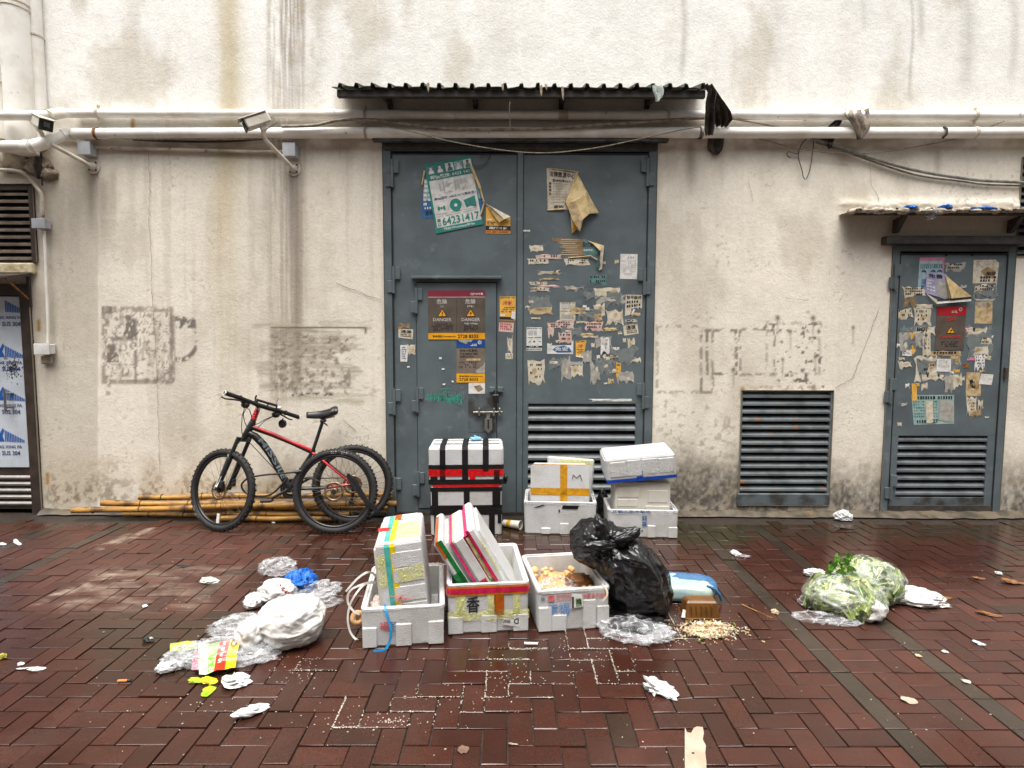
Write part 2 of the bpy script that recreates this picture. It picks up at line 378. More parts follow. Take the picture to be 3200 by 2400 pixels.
# bamboo
t = NT('yellow_bamboo'); p = t.pos((.8, 6, 6)); q = t.pos(None)
base = t.mix(t.ramp(t.noise(p, 6, 5, .6), .35, .65), C(186, 140, 66), C(140, 98, 46)); base = t.mix(t.ramp(t.noise(q, 9, 5, .6), .48, .70), base, C(84, 62, 40))
BAMB = t.done(t.bsdf(Base_Color=base, Roughness=.42).outputs[0]); NODE = M('bamboo_node_ring', C(96, 68, 34), .6, C(64, 46, 26), 40)
# foam boxes etc
t = NT('white_foam'); p = t.pos(None)
vo = t.n('ShaderNodeTexVoronoi', i_Vector=p, i_Scale=190.0).outputs['Distance']
base = t.mix(t.ramp(t.noise(p, 5, 6, .65), .45, .75), (.55, .55, .545), (.43, .415, .385)); base = t.mix(t.ramp(t.noise(p, 24, 5, .7), .64, .78), base, (.33, .30, .25)); base = t.mix(t.math('MULTIPLY', t.ramp(t.noise(p, 3.1, 6, .7), .52, .70), .45), base, (.40, .375, .33))
b = t.bsdf(Base_Color=base, Roughness=.55, Specular_IOR_Level=.4); t.set(b.inputs['Normal'], t.bump(t.math('ADD', vo, t.math('MULTIPLY', t.noise(p, 14, 5, .65), 2.0)), .38, .006)); FOAM = t.done(b.outputs[0])
t = NT('yellowed_foam'); p = t.pos(None)
base = t.mix(t.ramp(t.noise(p, 6, 6, .65), .35, .7), (.57, .545, .48), (.47, .435, .36))
b = t.bsdf(Base_Color=base, Roughness=.55); t.set(b.inputs['Normal'], t.bump(t.noise(p, 60, 4), .2, .004)); FOAMY = t.done(b.outputs[0])
TBK = tape('black_cloth_tape', C(24, 24, 25), .35); TRED = tape('red_tape', C(206, 20, 26)); TYEL = tape('yellow_tape', C(226, 196, 10)); TTEAL = tape('teal_tape', C(74, 176, 164)); TAMB = tape('amber_tape', C(206, 146, 30)); TBLU = tape('blue_tape', C(22, 70, 168)); TGRN = tape('green_tape', C(18, 112, 52)); TPNK = tape('pink_tape', C(214, 58, 112)); TMAR = tape('dark_pink_tape', C(140, 44, 82)); TORG = tape('orange_tape', C(208, 112, 24)); TBRN = tape('brown_orange_tape', C(176, 88, 20)); TRPK = tape('crimson_tape', C(196, 34, 76))
WRAPY = film('yellowish_wrap', (.72, .72, .28), (.25, .75), 16, .2); WRAPC = film('clear_wrap', (.86, .88, .86), (.05, .4), 18, .15)
STRW = M('white_strap', C(222, 220, 214), .4); STRB = M('blue_strap', C(42, 146, 206), .35); INK = M('marker_ink', C(34, 33, 36), .5); INKB = M('blue_pen_ink', C(92, 132, 190), .5, C(130, 160, 200), 40); INKR = M('red_stamp_ink', C(190, 70, 74), .5, C(206, 120, 120), 40); INKN = M('navy_stamp_ink', C(44, 82, 132), .5, C(90, 120, 160), 40)
# rubbish
def creased(name, col, col2, rough, strength, dist, sc):
    """thin plastic with long sharp creases: bump from warped ridges"""
    t = NT(name); p = t.pos(None); wp = t.n('ShaderNodeVectorMath', operation='ADD', n_0=p).outputs[0]
    wv = t.n('ShaderNodeVectorMath', operation='SCALE', n_0=t.noise(p, sc * .35, 2, .5, 1)); wv.inputs[3].default_value = .22
    q = t.n('ShaderNodeVectorMath', operation='ADD', n_0=p, n_1=wv.outputs[0]).outputs[0]
    rd = lambda s, st: t.math('SUBTRACT', 1.0, t.math('MULTIPLY', t.math('ABSOLUTE', t.math('SUBTRACT', t.noise(t.n('ShaderNodeMapping', n_0=q, n_3=st).outputs[0], s, 1.5, .4), .5)), 5.0), clamp=True)
    h = t.math('ADD', t.math('ADD', rd(sc, (1, 1, .35)), t.math('MULTIPLY', rd(sc * 1.7, (.4, 1, 1)), .6)), t.math('MULTIPLY', rd(sc * 3.4, (1, .6, 1)), .22))
    b = t.bsdf(Base_Color=t.mix(t.ramp(t.noise(p, 7, 4), .45, .75), col, col2), Roughness=rough, Specular_IOR_Level=.55)
    t.set(b.inputs['Normal'], t.bump(h, strength, dist)); return t.done(b.outputs[0])
BLACKBAG = creased('black_bin_liner', (.009, .009, .010), (.013, .013, .014), .25, .62, .040, 4.6)
WHITEBAG = creased('white_carrier_film', (.64, .63, .605), (.54, .525, .485), .38, .6, .028, 6)
CLEAR = film('crumpled_clear_film', (.80, .82, .84), (.05, .36), 8, .12, .40, .72, .9, 13); CLEAR2 = film('thin_clear_film', (.80, .82, .84), (.02, .18), 7, .10, .40, .72, .8, 11); VEGFILM = film('bag_over_leaves', (.78, .82, .78), (.05, .34), 5, .10, .42, .80, .6, 5)
t = NT('pale_cabbage_leaf'); p = t.pos(None); wv = t.n('ShaderNodeVectorMath', operation='SCALE', n_0=t.noise(p, 6, 3, .6, 1)); wv.inputs[3].default_value = .28
q = t.n('ShaderNodeVectorMath', operation='ADD', n_0=p, n_1=wv.outputs[0]).outputs[0]; vo = t.n('ShaderNodeTexVoronoi', i_Vector=q, i_Scale=11.0); cell = t.n('ShaderNodeSeparateColor', n_0=vo.outputs['Color']).outputs[0]
base = t.mix(cell, C(148, 160, 92), C(58, 80, 34)); base = t.mix(t.ramp(t.noise(t.n('ShaderNodeMapping', n_0=q, n_3=(1, 1, .25)).outputs[0], 34, 3, .5), .56, .66), base, C(214, 216, 172))
ed = t.n('ShaderNodeTexVoronoi', feature='DISTANCE_TO_EDGE', i_Vector=q, i_Scale=11.0).outputs['Distance']; base = t.mix(t.ramp(ed, .0, .10), C(34, 46, 22), base); base = t.mix(t.ramp(t.noise(p, 9, 3), .60, .72), base, C(170, 150, 60))
b = t.bsdf(Base_Color=base, Roughness=.4); t.set(b.inputs['Normal'], t.bump(t.math('ADD', ed, t.math('MULTIPLY', t.noise(q, 26, 5, .65), .4)), .9, .03)); LEAFP = t.done(b.outputs[0])
LEAF1 = M('leaf_yellow_green', C(146, 160, 92), .35, C(104, 126, 62), 22, bump=.5, bs=60, bd=.004); LEAF2 = M('leaf_mid_green', C(84, 106, 54), .35, C(54, 76, 38), 20, bump=.5, bs=60, bd=.004); LEAF3 = M('leaf_stalk_white', C(190, 194, 160), .35, C(158, 168, 118), 20)
LEAFG = M('bright_green_leaf', C(96, 150, 30), .4, C(52, 96, 20), 40); BLUEBAG = M('blue_plastic_bag', C(16, 108, 200), .28, C(10, 80, 164), 22, bump=.8, bs=40, bd=.02)
BRPAPER = M('brown_card', C(128, 82, 34), .6, C(104, 64, 26), 16); TRANSB = M('frosted_blue_plastic', C(146, 172, 176), .22, C(168, 184, 172), 8, bump=.3, bs=20); BLUED = M('deep_blue_plastic', C(66, 108, 148), .25, C(52, 90, 128), 14)
BRTUB = M('brown_plastic_tub', C(104, 68, 28), .3, C(86, 56, 22), 12); CLRTUB = film('clear_tub', (.80, .84, .86), (.35, .6), 10, .12)
GARLIC = M('peeled_onion_skin', C(214, 172, 120), .5, C(190, 140, 90), 24); RICE = M('rice_white', C(178, 170, 158), .6, C(196, 186, 170), 30)
FOODA = M('shredded_food_pale', C(196, 182, 148), .55, C(188, 150, 122), 60); FOODB = M('food_yellow', C(200, 164, 92), .5); FOODG = M('food_green', C(96, 116, 36), .5)
TISSUE = M('wet_tissue', C(206, 206, 204), .7, C(190, 190, 190), 20, bump=.5, bs=40, bd=.01); PAPERL = M('pale_card_strip', C(172, 160, 142), .7, C(156, 142, 122), 10)
LIMEPL = M('lime_plastic', C(170, 204, 40), .3, C(140, 180, 30), 20); LEAFBR = M('dry_brown_leaf', C(140, 96, 54), .6, C(104, 70, 40), 30); CUP = M('cup_white', C(226, 222, 208), .4); CUPY = M('cup_yellow', C(222, 170, 40), .4); LBLUE = M('pale_blue_clip', C(130, 190, 224), .35)
CEMENT = M('cement_kerb', C(92, 82, 66), .5, C(56, 50, 40), 9, 6, bump=.4, bs=50, col3=C(134, 104, 52), ns3=5, lo3=.62, hi3=.75)
# ------------------------------------------------------------------ the building: wall with real openings
def rW(x0, y0, x1, y1):
    ym = (y0 + y1) / 2; xm = (x0 + x1) / 2
    return W(x0, ym).x, W(x1, ym).x, W(xm, y1).z, W(xm, y0).z
H_MAIN = list(rW(1203, 447, 2043, 1612)); H_MAIN[2] = -.05
H_SIDE = list(rW(2768, 762, 3146, 1620)); H_SIDE[2] = -.05
H_LOWV = list(rW(2310, 1219, 2596, 1578))
H_SHOP = list(rW(-420, 888, 113, 1606)); H_SHOP[2] = -.05
H_UPV = list(rW(-420, 575, 111, 818))
H_RTV = list(rW(3182, 492, 3500, 800))
HOLES = [H_MAIN, H_SIDE, H_LOWV, H_SHOP, H_UPV, H_RTV]
def lines(a, b, fa, fb, fine, coarse, must):
    L = list(np.arange(fa, fb, fine)) + list(np.arange(a, fa, coarse)) + list(np.arange(fb, b + .01, coarse))
    L = [q for q in L if all(abs(q - m) > fine * .45 for m in must)] + list(must)
    return np.array(sorted(set(L)))
xs = lines(-11, 11, -4.7, 4.7, .0125, .4, [h[i] for h in HOLES for i in (0, 1)])
zs = lines(-.05, 10, -.05, 4.65, .0125, .4, [h[i] for h in HOLES for i in (2, 3) if h[i] > -.04])
XX, ZZ = np.meshgrid(xs, zs)
PP = np.stack([XX, np.full_like(XX, YW), ZZ], -1)
px, py = proj(PP)
u = px; v = py
# --- paint layers, in picture units of the real wall (about 3 mm each)
def band(x, a, b, s): return sst(a - s, a + s, x) * (1 - sst(b - s, b + s, x))
big = fbm(u / 420, v / 420, 1, 5); med = fbm(u / 90, v / 90, 9, 5)
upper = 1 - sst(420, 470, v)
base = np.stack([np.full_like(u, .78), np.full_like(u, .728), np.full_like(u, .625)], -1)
base = base * (1 - upper[..., None]) + np.array([.87, .86, .815]) * upper[..., None]  # whiter paint up here, lightened further to put the top light into the colour
tone = .90 + .20 * big + .10 * (med - .5)
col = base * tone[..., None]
def lay(mask, c, k=1.0):
    global col
    m = np.clip(mask * k * 1.35, 0, .97)[..., None]; col = col * (1 - m) + np.array(c) * m
streak = fbm(u / 5.5, v / 420, 21, 4); streak2 = fbm(u / 16, v / 500, 27, 4); blot = fbm(u / 34, v / 34, 31, 5); fine = fbm(u / 9, v / 9, 37, 4)
lay(band(u, -300, 304, 3) * sst(470, 520, v), (.53, .49, .41), .5)
lay(sst(.52, .72, fbm(u / 150, v / 260, 51, 5)), (.56, .51, .41), .45)
lay(sst(.52, .70, fbm(u / 60, v / 420, 53, 5)) * (1 - .6 * sst(1200, 1210, u)), (.54, .48, .39), .22)
lay(sst(.55, .75, streak2) * sst(440, 520, v) * (1 - sst(1150, 1450, v)) * (1 - .75 * sst(1200, 1210, u)), (.50, .44, .36), .24)
# yellow run and grey-brown run on the left bay
lay(np.exp(-((u - 712 - 14 * np.sin(v / 160)) / 42) ** 2) * (1 - sst(350, 1150, v) * .72), (.52, .43, .24), .50)
run = band(u, 842, 956, 14)
lay(run * sst(.36, .66, streak) * (1 - sst(1180, 1290, v)) * (.55 + .45 * sst(.3, .6, big)), (.30, .25, .19), .62)
lay(np.exp(-((u - 928) / 17) ** 2) * (1 - sst(1150, 1280, v)) * (.5 + .5 * sst(500, 640, v)), (.30, .25, .20), .62)
lay(np.exp(-((u - 912) / 18) ** 2) * sst(500, 560, v) * (1 - sst(640, 980, v)), (.26, .22, .19), .55)
lay(band(u, 860, 1000, 40) * sst(.5, .7, blot) * (1 - sst(300, 480, v)), (.48, .42, .30), .35)
# rain runs on the upper right wall
for cx, w_, y1, k in ((2132, 10, 268, .42), (2868, 12, 150, .45), (3014, 26, 330, .38), (2842, 5, 360, .45), (3160, 14, 300, .35), (1000, 26, 330, .25), (2690, 9, 120, .25), (2420, 30, 240, .2), (1560, 60, 240, .14)):
    lay(np.exp(-((u - cx - 5 * np.sin(v / 60)) / w_) ** 2) * (1 - sst(y1 * .7, y1, v)) * (.55 + .5 * streak2), (.36, .34, .28), k)
for cx, w_, y0, y1, k in ((2158, 20, 440, 640, .6), (284, 15, 545, 820, .6), (322, 20, 560, 900, .45), (352, 14, 540, 800, .3), (2930, 12, 460, 560, .35), (2640, 30, 430, 560, .3), (2255, 16, 440, 620, .25)):
    lay(np.exp(-((u - cx) / w_) ** 2) * sst(y0 - 20, y0 + 20, v) * (1 - sst(y0 + 60, y1, v)), (.34, .29, .22), k)
# shade painted into the wall colour under the pipes and canopies
lay(band(v, 432, 474, 16) * sst(.30, .65, fbm(u / 60, v / 40, 61, 4)), (.40, .35, .27), .55)
lay(band(v, 374, 402, 10), (.50, .45, .37), .35)
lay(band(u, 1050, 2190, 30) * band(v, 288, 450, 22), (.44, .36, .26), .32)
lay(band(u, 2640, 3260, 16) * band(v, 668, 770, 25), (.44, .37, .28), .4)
# torn-off notices, left group
r1 = band(u, 318, 541, 4) * band(v, 958, 1200, 5)
lay(r1 * sst(.53, .66, fbm(u / 9, v / 26, 71, 5)), (.42, .37, .31), .50)
lay(r1 * sst(.60, .66, fbm(u / 7, v / 9, 72, 4)), (.26, .22, .18), .55)
for (fx, fy, fw_, fh) in ((408, 1018, 22, 38), (350, 1100, 20, 34)): lay((np.abs(u - fx) < fw_ * sst(fy - fh, fy + fh * .7, v)) * (v < fy + fh) * sst(.36, .5, fine), (.20, .17, .145), .8)
lay(r1 * (1 - band(u, 330, 530, 3) * band(v, 974, 1186, 3)) * sst(.38, .52, fbm(u / 16, v / 16, 73, 3)), (.38, .33, .27), .75)
for (x0, x1, y0, y1, k) in ((392, 426, 984, 1050, .85), (335, 362, 1075, 1120, .8), (372, 380, 985, 1200, .35), (420, 428, 1050, 1210, .6), (330, 430, 1052, 1064, .65), (330, 425, 1138, 1142, .6), (325, 430, 1174, 1178, .6), (330, 345, 1180, 1235, .5), (318, 352, 958, 980, .7), (452, 545, 1180, 1198, .5), (530, 548, 985, 1190, .5)):
    lay(band(u, x0, x1, 3) * band(v, y0, y1, 4) * sst(.33, .5, fbm(u / 10, v / 14, int(x0), 3)), (.22, .19, .16), k)
rr = np.hypot((u - 560) / 62, (v - 1060) / 72)
lay(band(rr, .80, 1.0, .05) * sst(540, 552, u) * sst(.40, .52, fbm(u / 9, v / 9, 77, 4)), (.20, .175, .15), .85)
lay(band(u, 550, 612, 5) * band(v, 996, 1030, 8) * sst(.47, .58, fbm(u / 12, v / 12, 79, 4)), (.18, .16, .14), .85)
# scraped notice with brush strokes
hst = fbm(u / 80, v / 4.2, 81, 4); rag_ = 70 * (fbm(u / 900, v / 11, 83, 3) - .5) * (.25 + .75 * sst(950, 1100, u))
for (x0, x1, y0, y1, k, c) in ((788, 992, 1012, 1032, .62, (.44, .40, .31)), (1000, 1132, 1008, 1034, .62, (.42, .38, .29)), (1130, 1162, 1006, 1036, .75, (.48, .42, .29)), (846, 992, 1030, 1130, .72, (.33, .28, .22)), (998, 1060, 1030, 1120, .7, (.34, .29, .24)), (996, 1110, 1052, 1070, .55, (.40, .35, .27)), (812, 1010, 1070, 1104, .55, (.42, .38, .30)), (1040, 1122, 1072, 1092, .6, (.40, .35, .26)), (796, 1110, 1130, 1152, .6, (.37, .33, .26)), (1050, 1120, 1142, 1160, .65, (.38, .34, .25)), (800, 1000, 1156, 1182, .62, (.38, .33, .26)), (1000, 1112, 1160, 1186, .55, (.40, .36, .28)), (814, 1010, 1190, 1218, .6, (.36, .32, .25)), (980, 1114, 1198, 1216, .62, (.36, .32, .25)), (850, 1160, 1234, 1246, .6, (.46, .42, .31)), (930, 1122, 1242, 1262, .62, (.44, .40, .29)), (1146, 1162, 1214, 1240, .7, (.46, .41, .29))):
    lay(band(u + rag_, x0, x1, 5) * band(v + 6 * np.sin(u / 60 + y0), y0, y1, 5) * (.35 + .65 * sst(.30, .55, hst)), c, k * .8)
lay(band(u, 850, 1100, 14) * band(v, 1040, 1230, 10) * sst(.54, .64, fbm(u / 12, v / 10, 87, 4)), (.24, .20, .16), .62)
lay(band(u, 846, 1145, 2) * band(v, 1023, 1027, 1.5), (.14, .12, .10), .85); lay(band(u, 1140, 1146, 1.5) * band(v, 1024, 1042, 2), (.14, .12, .10), .85)
lay(band(u, 905, 1040, 8) * band(v, 1226, 1238, 3) * sst(.45, .55, fine), (.12, .11, .10), .8)
# flaked notice frames on the right bay
def frame(x0, y0, x1, y1, s, k, c=(.24, .21, .17)):
    e = band(u, x0 - 5, x1 + 5, 2) * band(v, y0 - 5, y1 + 5, 2) - band(u, x0 + 4, x1 - 4, 2) * band(v, y0 + 4, y1 - 4, 2)
    lay(np.clip(e, 0, 1) * sst(.46, .56, fbm(u / 13, v / 13, s, 4)), c, k)
frame(2192, 1032, 2226, 1226, 91, .6); frame(2054, 1020, 2190, 1226, 92, .45); frame(2210, 1032, 2300, 1168, 93, .8); frame(2314, 1030, 2420, 1170, 94, .6); frame(2396, 1010, 2560, 1168, 95, .35)
lay(band(u, 2386, 2566, 8) * band(v, 1006, 1036, 8) * sst(.57, .64, fbm(u / 12, v / 12, 96, 4)), (.20, .17, .14), .85)
lay(band(u, 2420, 2580, 10) * band(v, 1030, 1220, 12) * sst(.66, .72, fbm(u / 13, v / 15, 97, 4)), (.20, .17, .14), .85)
for cx, cy, r_ in ((2430, 994, 7), (2541, 994, 7), (2666, 1024, 5), (2446, 1124, 5), (2548, 1115, 5), (2470, 1036, 5), (2541, 1212, 6), (2292, 1156, 6)):
    lay(np.exp(-(np.hypot(u - cx, (v - cy) * .8) / r_) ** 2), (.18, .15, .13), .9); lay(np.exp(-((u - cx) / 3) ** 2) * band(v, cy, cy + 55, 8), (.36, .31, .26), .5)
lay(band(u, 2350, 2560, 20) * band(v, 1206, 1216, 3) * sst(.4, .6, fine), (.42, .32, .24), .7)
# damp and mould rising from the pavement
gr = fbm(u / 70, v / 70, 101, 5)
lay(sst(1290, 1600, v) * (1 - sst(1180, 1240, u)) * sst(.30, .66, gr), (.50, .41, .28), .48)
lay(sst(1400, 1600, v) * (1 - sst(1180, 1240, u)) * sst(.48, .64, fbm(u / 9, v / 12, 103, 5)) * sst(.40, .6, gr), (.24, .19, .14), .75)
lay(band(u, 270, 420, 60) * sst(1400, 1550, v) * sst(.5, .62, fbm(u / 22, v / 22, 105, 4)), (.24, .20, .15), .5)
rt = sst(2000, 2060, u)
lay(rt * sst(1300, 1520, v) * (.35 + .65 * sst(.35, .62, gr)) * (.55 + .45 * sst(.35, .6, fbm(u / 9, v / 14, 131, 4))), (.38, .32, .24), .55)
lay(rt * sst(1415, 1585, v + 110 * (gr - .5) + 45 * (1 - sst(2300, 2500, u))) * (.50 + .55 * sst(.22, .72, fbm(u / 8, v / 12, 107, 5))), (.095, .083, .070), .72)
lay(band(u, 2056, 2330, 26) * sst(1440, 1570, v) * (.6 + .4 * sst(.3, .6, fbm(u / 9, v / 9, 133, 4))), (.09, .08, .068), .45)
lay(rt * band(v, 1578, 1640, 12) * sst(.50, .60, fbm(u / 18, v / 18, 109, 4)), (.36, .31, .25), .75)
lay(sst(1210, 1260, v) * band(u, 2050, 2330, 40) * sst(.60, .70, fbm(u / 14, v / 14, 111, 4)), (.36, .31, .23), .45)
lay(sst(.67, .71, fbm(u / 9, v / 9, 117, 4)) * sst(.52, .75, med) * (.25 + .75 * sst(470, 520, v)), (.36, .31, .24), .40)
# small rust tears by the left downpipe
for cx, cy in ((118, 1010), (146, 1490), (420, 385), (2320, 1222)): lay(np.exp(-((u - cx) / 6) ** 2) * band(v, cy - 12, cy + 26, 6), (.36, .22, .08), .9)
# --- relief: a plaster lip behind the pipes, a step by the left bay, hand-trowelled waviness
rel = -.022 * (1 - sst(440, 462, v + 8 * (med - .5))) + .010 * band(u, -400, 306, 1.5) * sst(470, 560, v) + .006 * (big - .5) + .006 * (med - .5)
rel = rel - .018 * np.exp(-((v - 640) / 16) ** 2) * band(u, 2625, 3190, 12) * (.4 + 1.2 * fbm(u / 20, v / 9, 121, 4))
PP[..., 1] += rel
nz, nx = XX.shape
idx = np.arange(nz * nx).reshape(nz, nx)
cxm = (xs[:-1] + xs[1:]) / 2; czm = (zs[:-1] + zs[1:]) / 2; CX, CZ = np.meshgrid(cxm, czm)
keep = np.ones_like(CX, bool)
for h in HOLES: keep &= ~((CX > h[0]) & (CX < h[1]) & (CZ > h[2]) & (CZ < h[3]))
q = np.stack([idx[:-1, :-1], idx[:-1, 1:], idx[1:, 1:], idx[1:, :-1]], -1)[keep]
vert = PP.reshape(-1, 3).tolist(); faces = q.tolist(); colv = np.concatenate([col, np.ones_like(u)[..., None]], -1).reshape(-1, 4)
# reveals and the back of the wall, so that it is a solid thing
extra = []; DEP = .30
for h in HOLES:
    b0 = len(vert); x0, x1, z0, z1 = h
    for (x, z) in ((x0, z0), (x1, z0), (x1, z1), (x0, z1)): vert += [[x, YW - .018, z], [x, YW + DEP, z]]
    for i in range(4): j = (i + 1) % 4; faces.append([b0 + 2 * i, b0 + 2 * j, b0 + 2 * j + 1, b0 + 2 * i + 1])
    extra += [[.30, .26, .20, 1]] * 8
b0 = len(vert); vert += [[-11, YW + DEP, -.05], [11, YW + DEP, -.05], [11, YW + DEP, 10], [-11, YW + DEP, 10], [-11, YW, 10], [11, YW, 10]]
faces += [[b0, b0 + 3, b0 + 2, b0 + 1], [b0 + 4, b0 + 5, b0 + 2, b0 + 3]]; extra += [[.5, .47, .42, 1]] * 6
colv = np.vstack([colv, np.array(extra)])
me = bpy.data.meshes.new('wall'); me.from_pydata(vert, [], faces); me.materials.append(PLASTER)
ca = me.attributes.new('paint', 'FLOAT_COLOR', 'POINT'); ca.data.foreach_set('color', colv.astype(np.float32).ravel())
me.polygons.foreach_set('use_smooth', [True] * len(q) + [False] * (len(faces) - len(q))); me.update()
wall = bpy.data.objects.new('wall', me); COL.objects.link(wall)
BLD = thing('building', 'cream plastered building wall with stains, grey steel doors and louvred vents', 'building')
wall.parent = BLD
# hairline cracks, scratches and nail holes sit in the plaster
CRK = M('crack_line', (.13, .11, .09), .9); CRL = M('crack_soft', (.30, .26, .21), .9)
def crack(pts, w=.0045, mat=CRK, seed=0):
    r = random.Random(seed); out = []; cr_ = MB()
    for a, b in zip(pts[:-1], pts[1:]):
        n = max(2, int(math.hypot(b[0] - a[0], b[1] - a[1]) / 14))
        for i in range(n): f = i / n; out.append(W(a[0] + (b[0] - a[0]) * f + r.uniform(-2.2, 2.2), a[1] + (b[1] - a[1]) * f + r.uniform(-2.2, 2.2), .012))
    out.append(W(*pts[-1], .012)); cr_.ribbon(out, [w * r.uniform(.45, 1.2) for _ in out], mat); cr_.build('crack', BLD)
crack([(463, 470), (468, 600), (466, 700), (471, 790), (474, 900), (483, 1040), (490, 1180), (496, 1340), (500, 1480)], .0042, CRL, 1)
crack([(2718, 500), (2722, 580), (2742, 610), (2748, 650)], .004, CRL, 2); crack([(2750, 960), (2715, 1050), (2680, 1140), (2664, 1180), (2612, 1212)], .0045, CRL, 3)
crack([(1050, 886), (1190, 938)], .006, CRL, 4); crack([(1072, 1312), (1112, 1345)], .006, CRL, 5); crack([(2842, 0), (2838, 60), (2825, 200), (2818, 300)], .005, CRL, 6)
crack([(2660, 230), (2661, 290)], .004, CRL, 7); crack([(2340, 560), (2352, 630)], .003, CRL, 8); crack([(2455, 930), (2520, 940)], .004, CRL, 9)
crack([(1070, 390), (1060, 500)], .003, CRL, 10); crack([(2440, 1580), (2480, 1612)], .005, CRK, 11); crack([(2100, 1610), (2300, 1612), (2500, 1608)], .006, CRK, 12)
cm = MB()
for (x, y, r_) in ((150, 545, .05), (120, 520, .07), (40, 500, .09), (105, 470, .06)):
    p = W(x, y, .0); cm.blob(p, (r_ * 1.5, .035, r_), LUMP, int(x), .35, 3, 24, 14, zmin=None)
cm.build('cement_lump', BLD)
# --- doors
def plate(mb, h, off, th, mat, ch=0): mb.box(h[0], h[1], YW - off, YW - off + th, h[2], h[3], mat, ch)
def jamb(mb, h, w, off, th, mat, top=True, bottom=0):
    mb.box(h[0], h[0] + w, YW - off, YW - off + th, h[2], h[3], mat, .004); mb.box(h[1] - w, h[1], YW - off, YW - off + th, h[2], h[3], mat, .004)
    if top: mb.box(h[0] + w, h[1] - w, YW - off + .001, YW - off + th, h[3] - w, h[3], mat, .004)
    if bottom: mb.box(h[0] + w, h[1] - w, YW - off + .001, YW - off + th, h[2], h[2] + bottom, mat, .004)
def louvre(mb, x0, x1, z0, z1, n, off, mat, depth=.05, lip=.012):
    p = (z1 - z0) / n; y = YW - off
    for i in range(n):
        zt = z1 - i * p
        prof = [(y + depth * .7, zt - .06 * p), (y + depth * .7, zt - .06 * p - .004), (y + .005, zt - .50 * p), (y + .005, zt - .50 * p - lip), (y, zt - .50 * p - lip - .001), (y, zt - .46 * p)]
        mb.prism([(x0, a, b) for a, b in prof], (x1 - x0, 0, 0), mat)
def hinge(par, x, z, side, s=1.0, mat=STEEL, off=.012):
    mb = MB(); y = YW - off
    mb.tube([(x, y - .012, z - .115 * s), (x, y - .012, z + .115 * s)], .013 * s, mat, 10, True, True)
    mb.box(x, x + side * .055 * s, y - .012, y - .002, z + .005, z + .11 * s, mat, .003); mb.box(x - side * .055 * s, x, y - .012, y - .002, z - .11 * s, z - .005, mat, .003)
    mb.build('hinge', par)
# main double door
h = H_MAIN; md = MB(); jamb(md, h, .07, .012, .10, STEEL); DM = md.build('double_door', BLD)
tag(DM, 'tall grey-blue double steel door with wicket, louvre and torn stickers')
zt = W(1600, 482).z; xc0 = W(1616, 900).x; xc1 = W(1634, 900).x; xl = W(1230, 900).x; xr = W(2018, 900).x
lf = MB(); lf.box(xl, xc0 - .003, YW - .004, YW + .04, .02, zt, STEEL, .003)
L1 = lf.build('door_leaf', DM)
lf = MB(); lvx0, lvx1, lvz0, lvz1 = W(1650, 1400).x, W(1984, 1400).x, W(1800, 1630).z, W(1800, 1262).z
lf.box(xc1 + .002, xr, YW - .004, YW + .04, lvz1, zt, STEEL, .003); lf.box(xc1 + .002, lvx0, YW - .004, YW + .04, .02, lvz1, STEEL, .002); lf.box(lvx1, xr, YW - .004, YW + .04, .02, lvz1, STEEL, .002); lf.box(lvx0, lvx1, YW - .004, YW + .04, .02, lvz0, STEEL, .002)
L2 = lf.build('door_leaf', DM)
a = MB(); a.box(xc0, xc1, YW - .022, YW + .02, .02, zt + .01, STEEL, .004); a.build('meeting_strip', DM)
a = MB(); louvre(a, lvx0, lvx1, lvz0, lvz1, 12, .002, LOUV, .05, .016); a.box(lvx0, lvx1, YW + .06, YW + .075, lvz0, lvz1, DARK); a.build('louvre', DM)
a = MB()
for (x0, x1, z0, z1) in ((xl - .004, xl + .003, .02, zt), (xr - .003, xr + .004, .02, zt), (xl, xr, zt - .002, zt + .005)): a.box(x0, x1, YW - .0135, YW - .003, z0, z1, SEAM)
a.box(h[0], h[1], YW + .11, YW + .12, -.05, h[3], DARK); a.box(h[0] + .07, h[1] - .07, YW - .02, YW + .09, -.04, .02, RUSTDK)
a.build('door_gap', DM)
a = MB(); x0, x1, z0, z1 = rW(1170, 440, 2082, 466); a.box(x0, x1, YW - .085, YW - .024, z1 - .028, z1 - .006, STEELD, .004); a.box(x0 + .08, x1 - .08, YW - .030, YW - .014, z0 - .012, z1 - .030, RUSTDK, .003); a.build('lintel', DM)
for (x, y) in ((1227, 544), (1232, 875), (1234, 1255), (1236, 1530)): q = W(x, y); hinge(DM, q.x, q.z, 1)
for (x, y) in ((2022, 541), (2012, 880), (2008, 1236)): q = W(x, y); hinge(DM, q.x, q.z, -1)
# wicket door
wx0, wx1, wz1 = W(1304, 1100).x, W(1551, 1100).x, W(1430, 884).z
a = MB(); a.box(wx0, wx1, YW - .016, YW - .005, .06, wz1, STEEL, .004)
for (x0, x1, z0, z1) in ((wx0 - .006, wx0, .05, wz1), (wx1, wx1 + .008, .05, wz1 + .008), (wx0, wx1, wz1, wz1 + .008)): a.box(x0, x1, YW - .0065, YW - .0035, z0, z1, SEAM)
x0, x1, z0, z1 = rW(1464, 1230, 1584, 1350); a.box(x0, wx1 - .004, YW - .0185, YW - .0165, z0, z1, STEELD)
a.build('wicket_door', DM)
a = MB(); x0, x1, z0, z1 = rW(1287, 862, 1567, 878); a.prism([(x0, YW - .005, z1), (x0, YW - .06, z1 - .012), (x0, YW - .06, z1 - .028), (x0, YW - .05, z1 - .028), (x0, YW - .005, z1 - .016)], (x1 - x0, 0, 0), STEEL); a.build('drip_hood', DM)
for (x, y) in ((1303, 940), (1306, 1248), (1309, 1510)): q = W(x, y); hinge(DM, q.x, q.z, 1, .95, STEEL, .02)
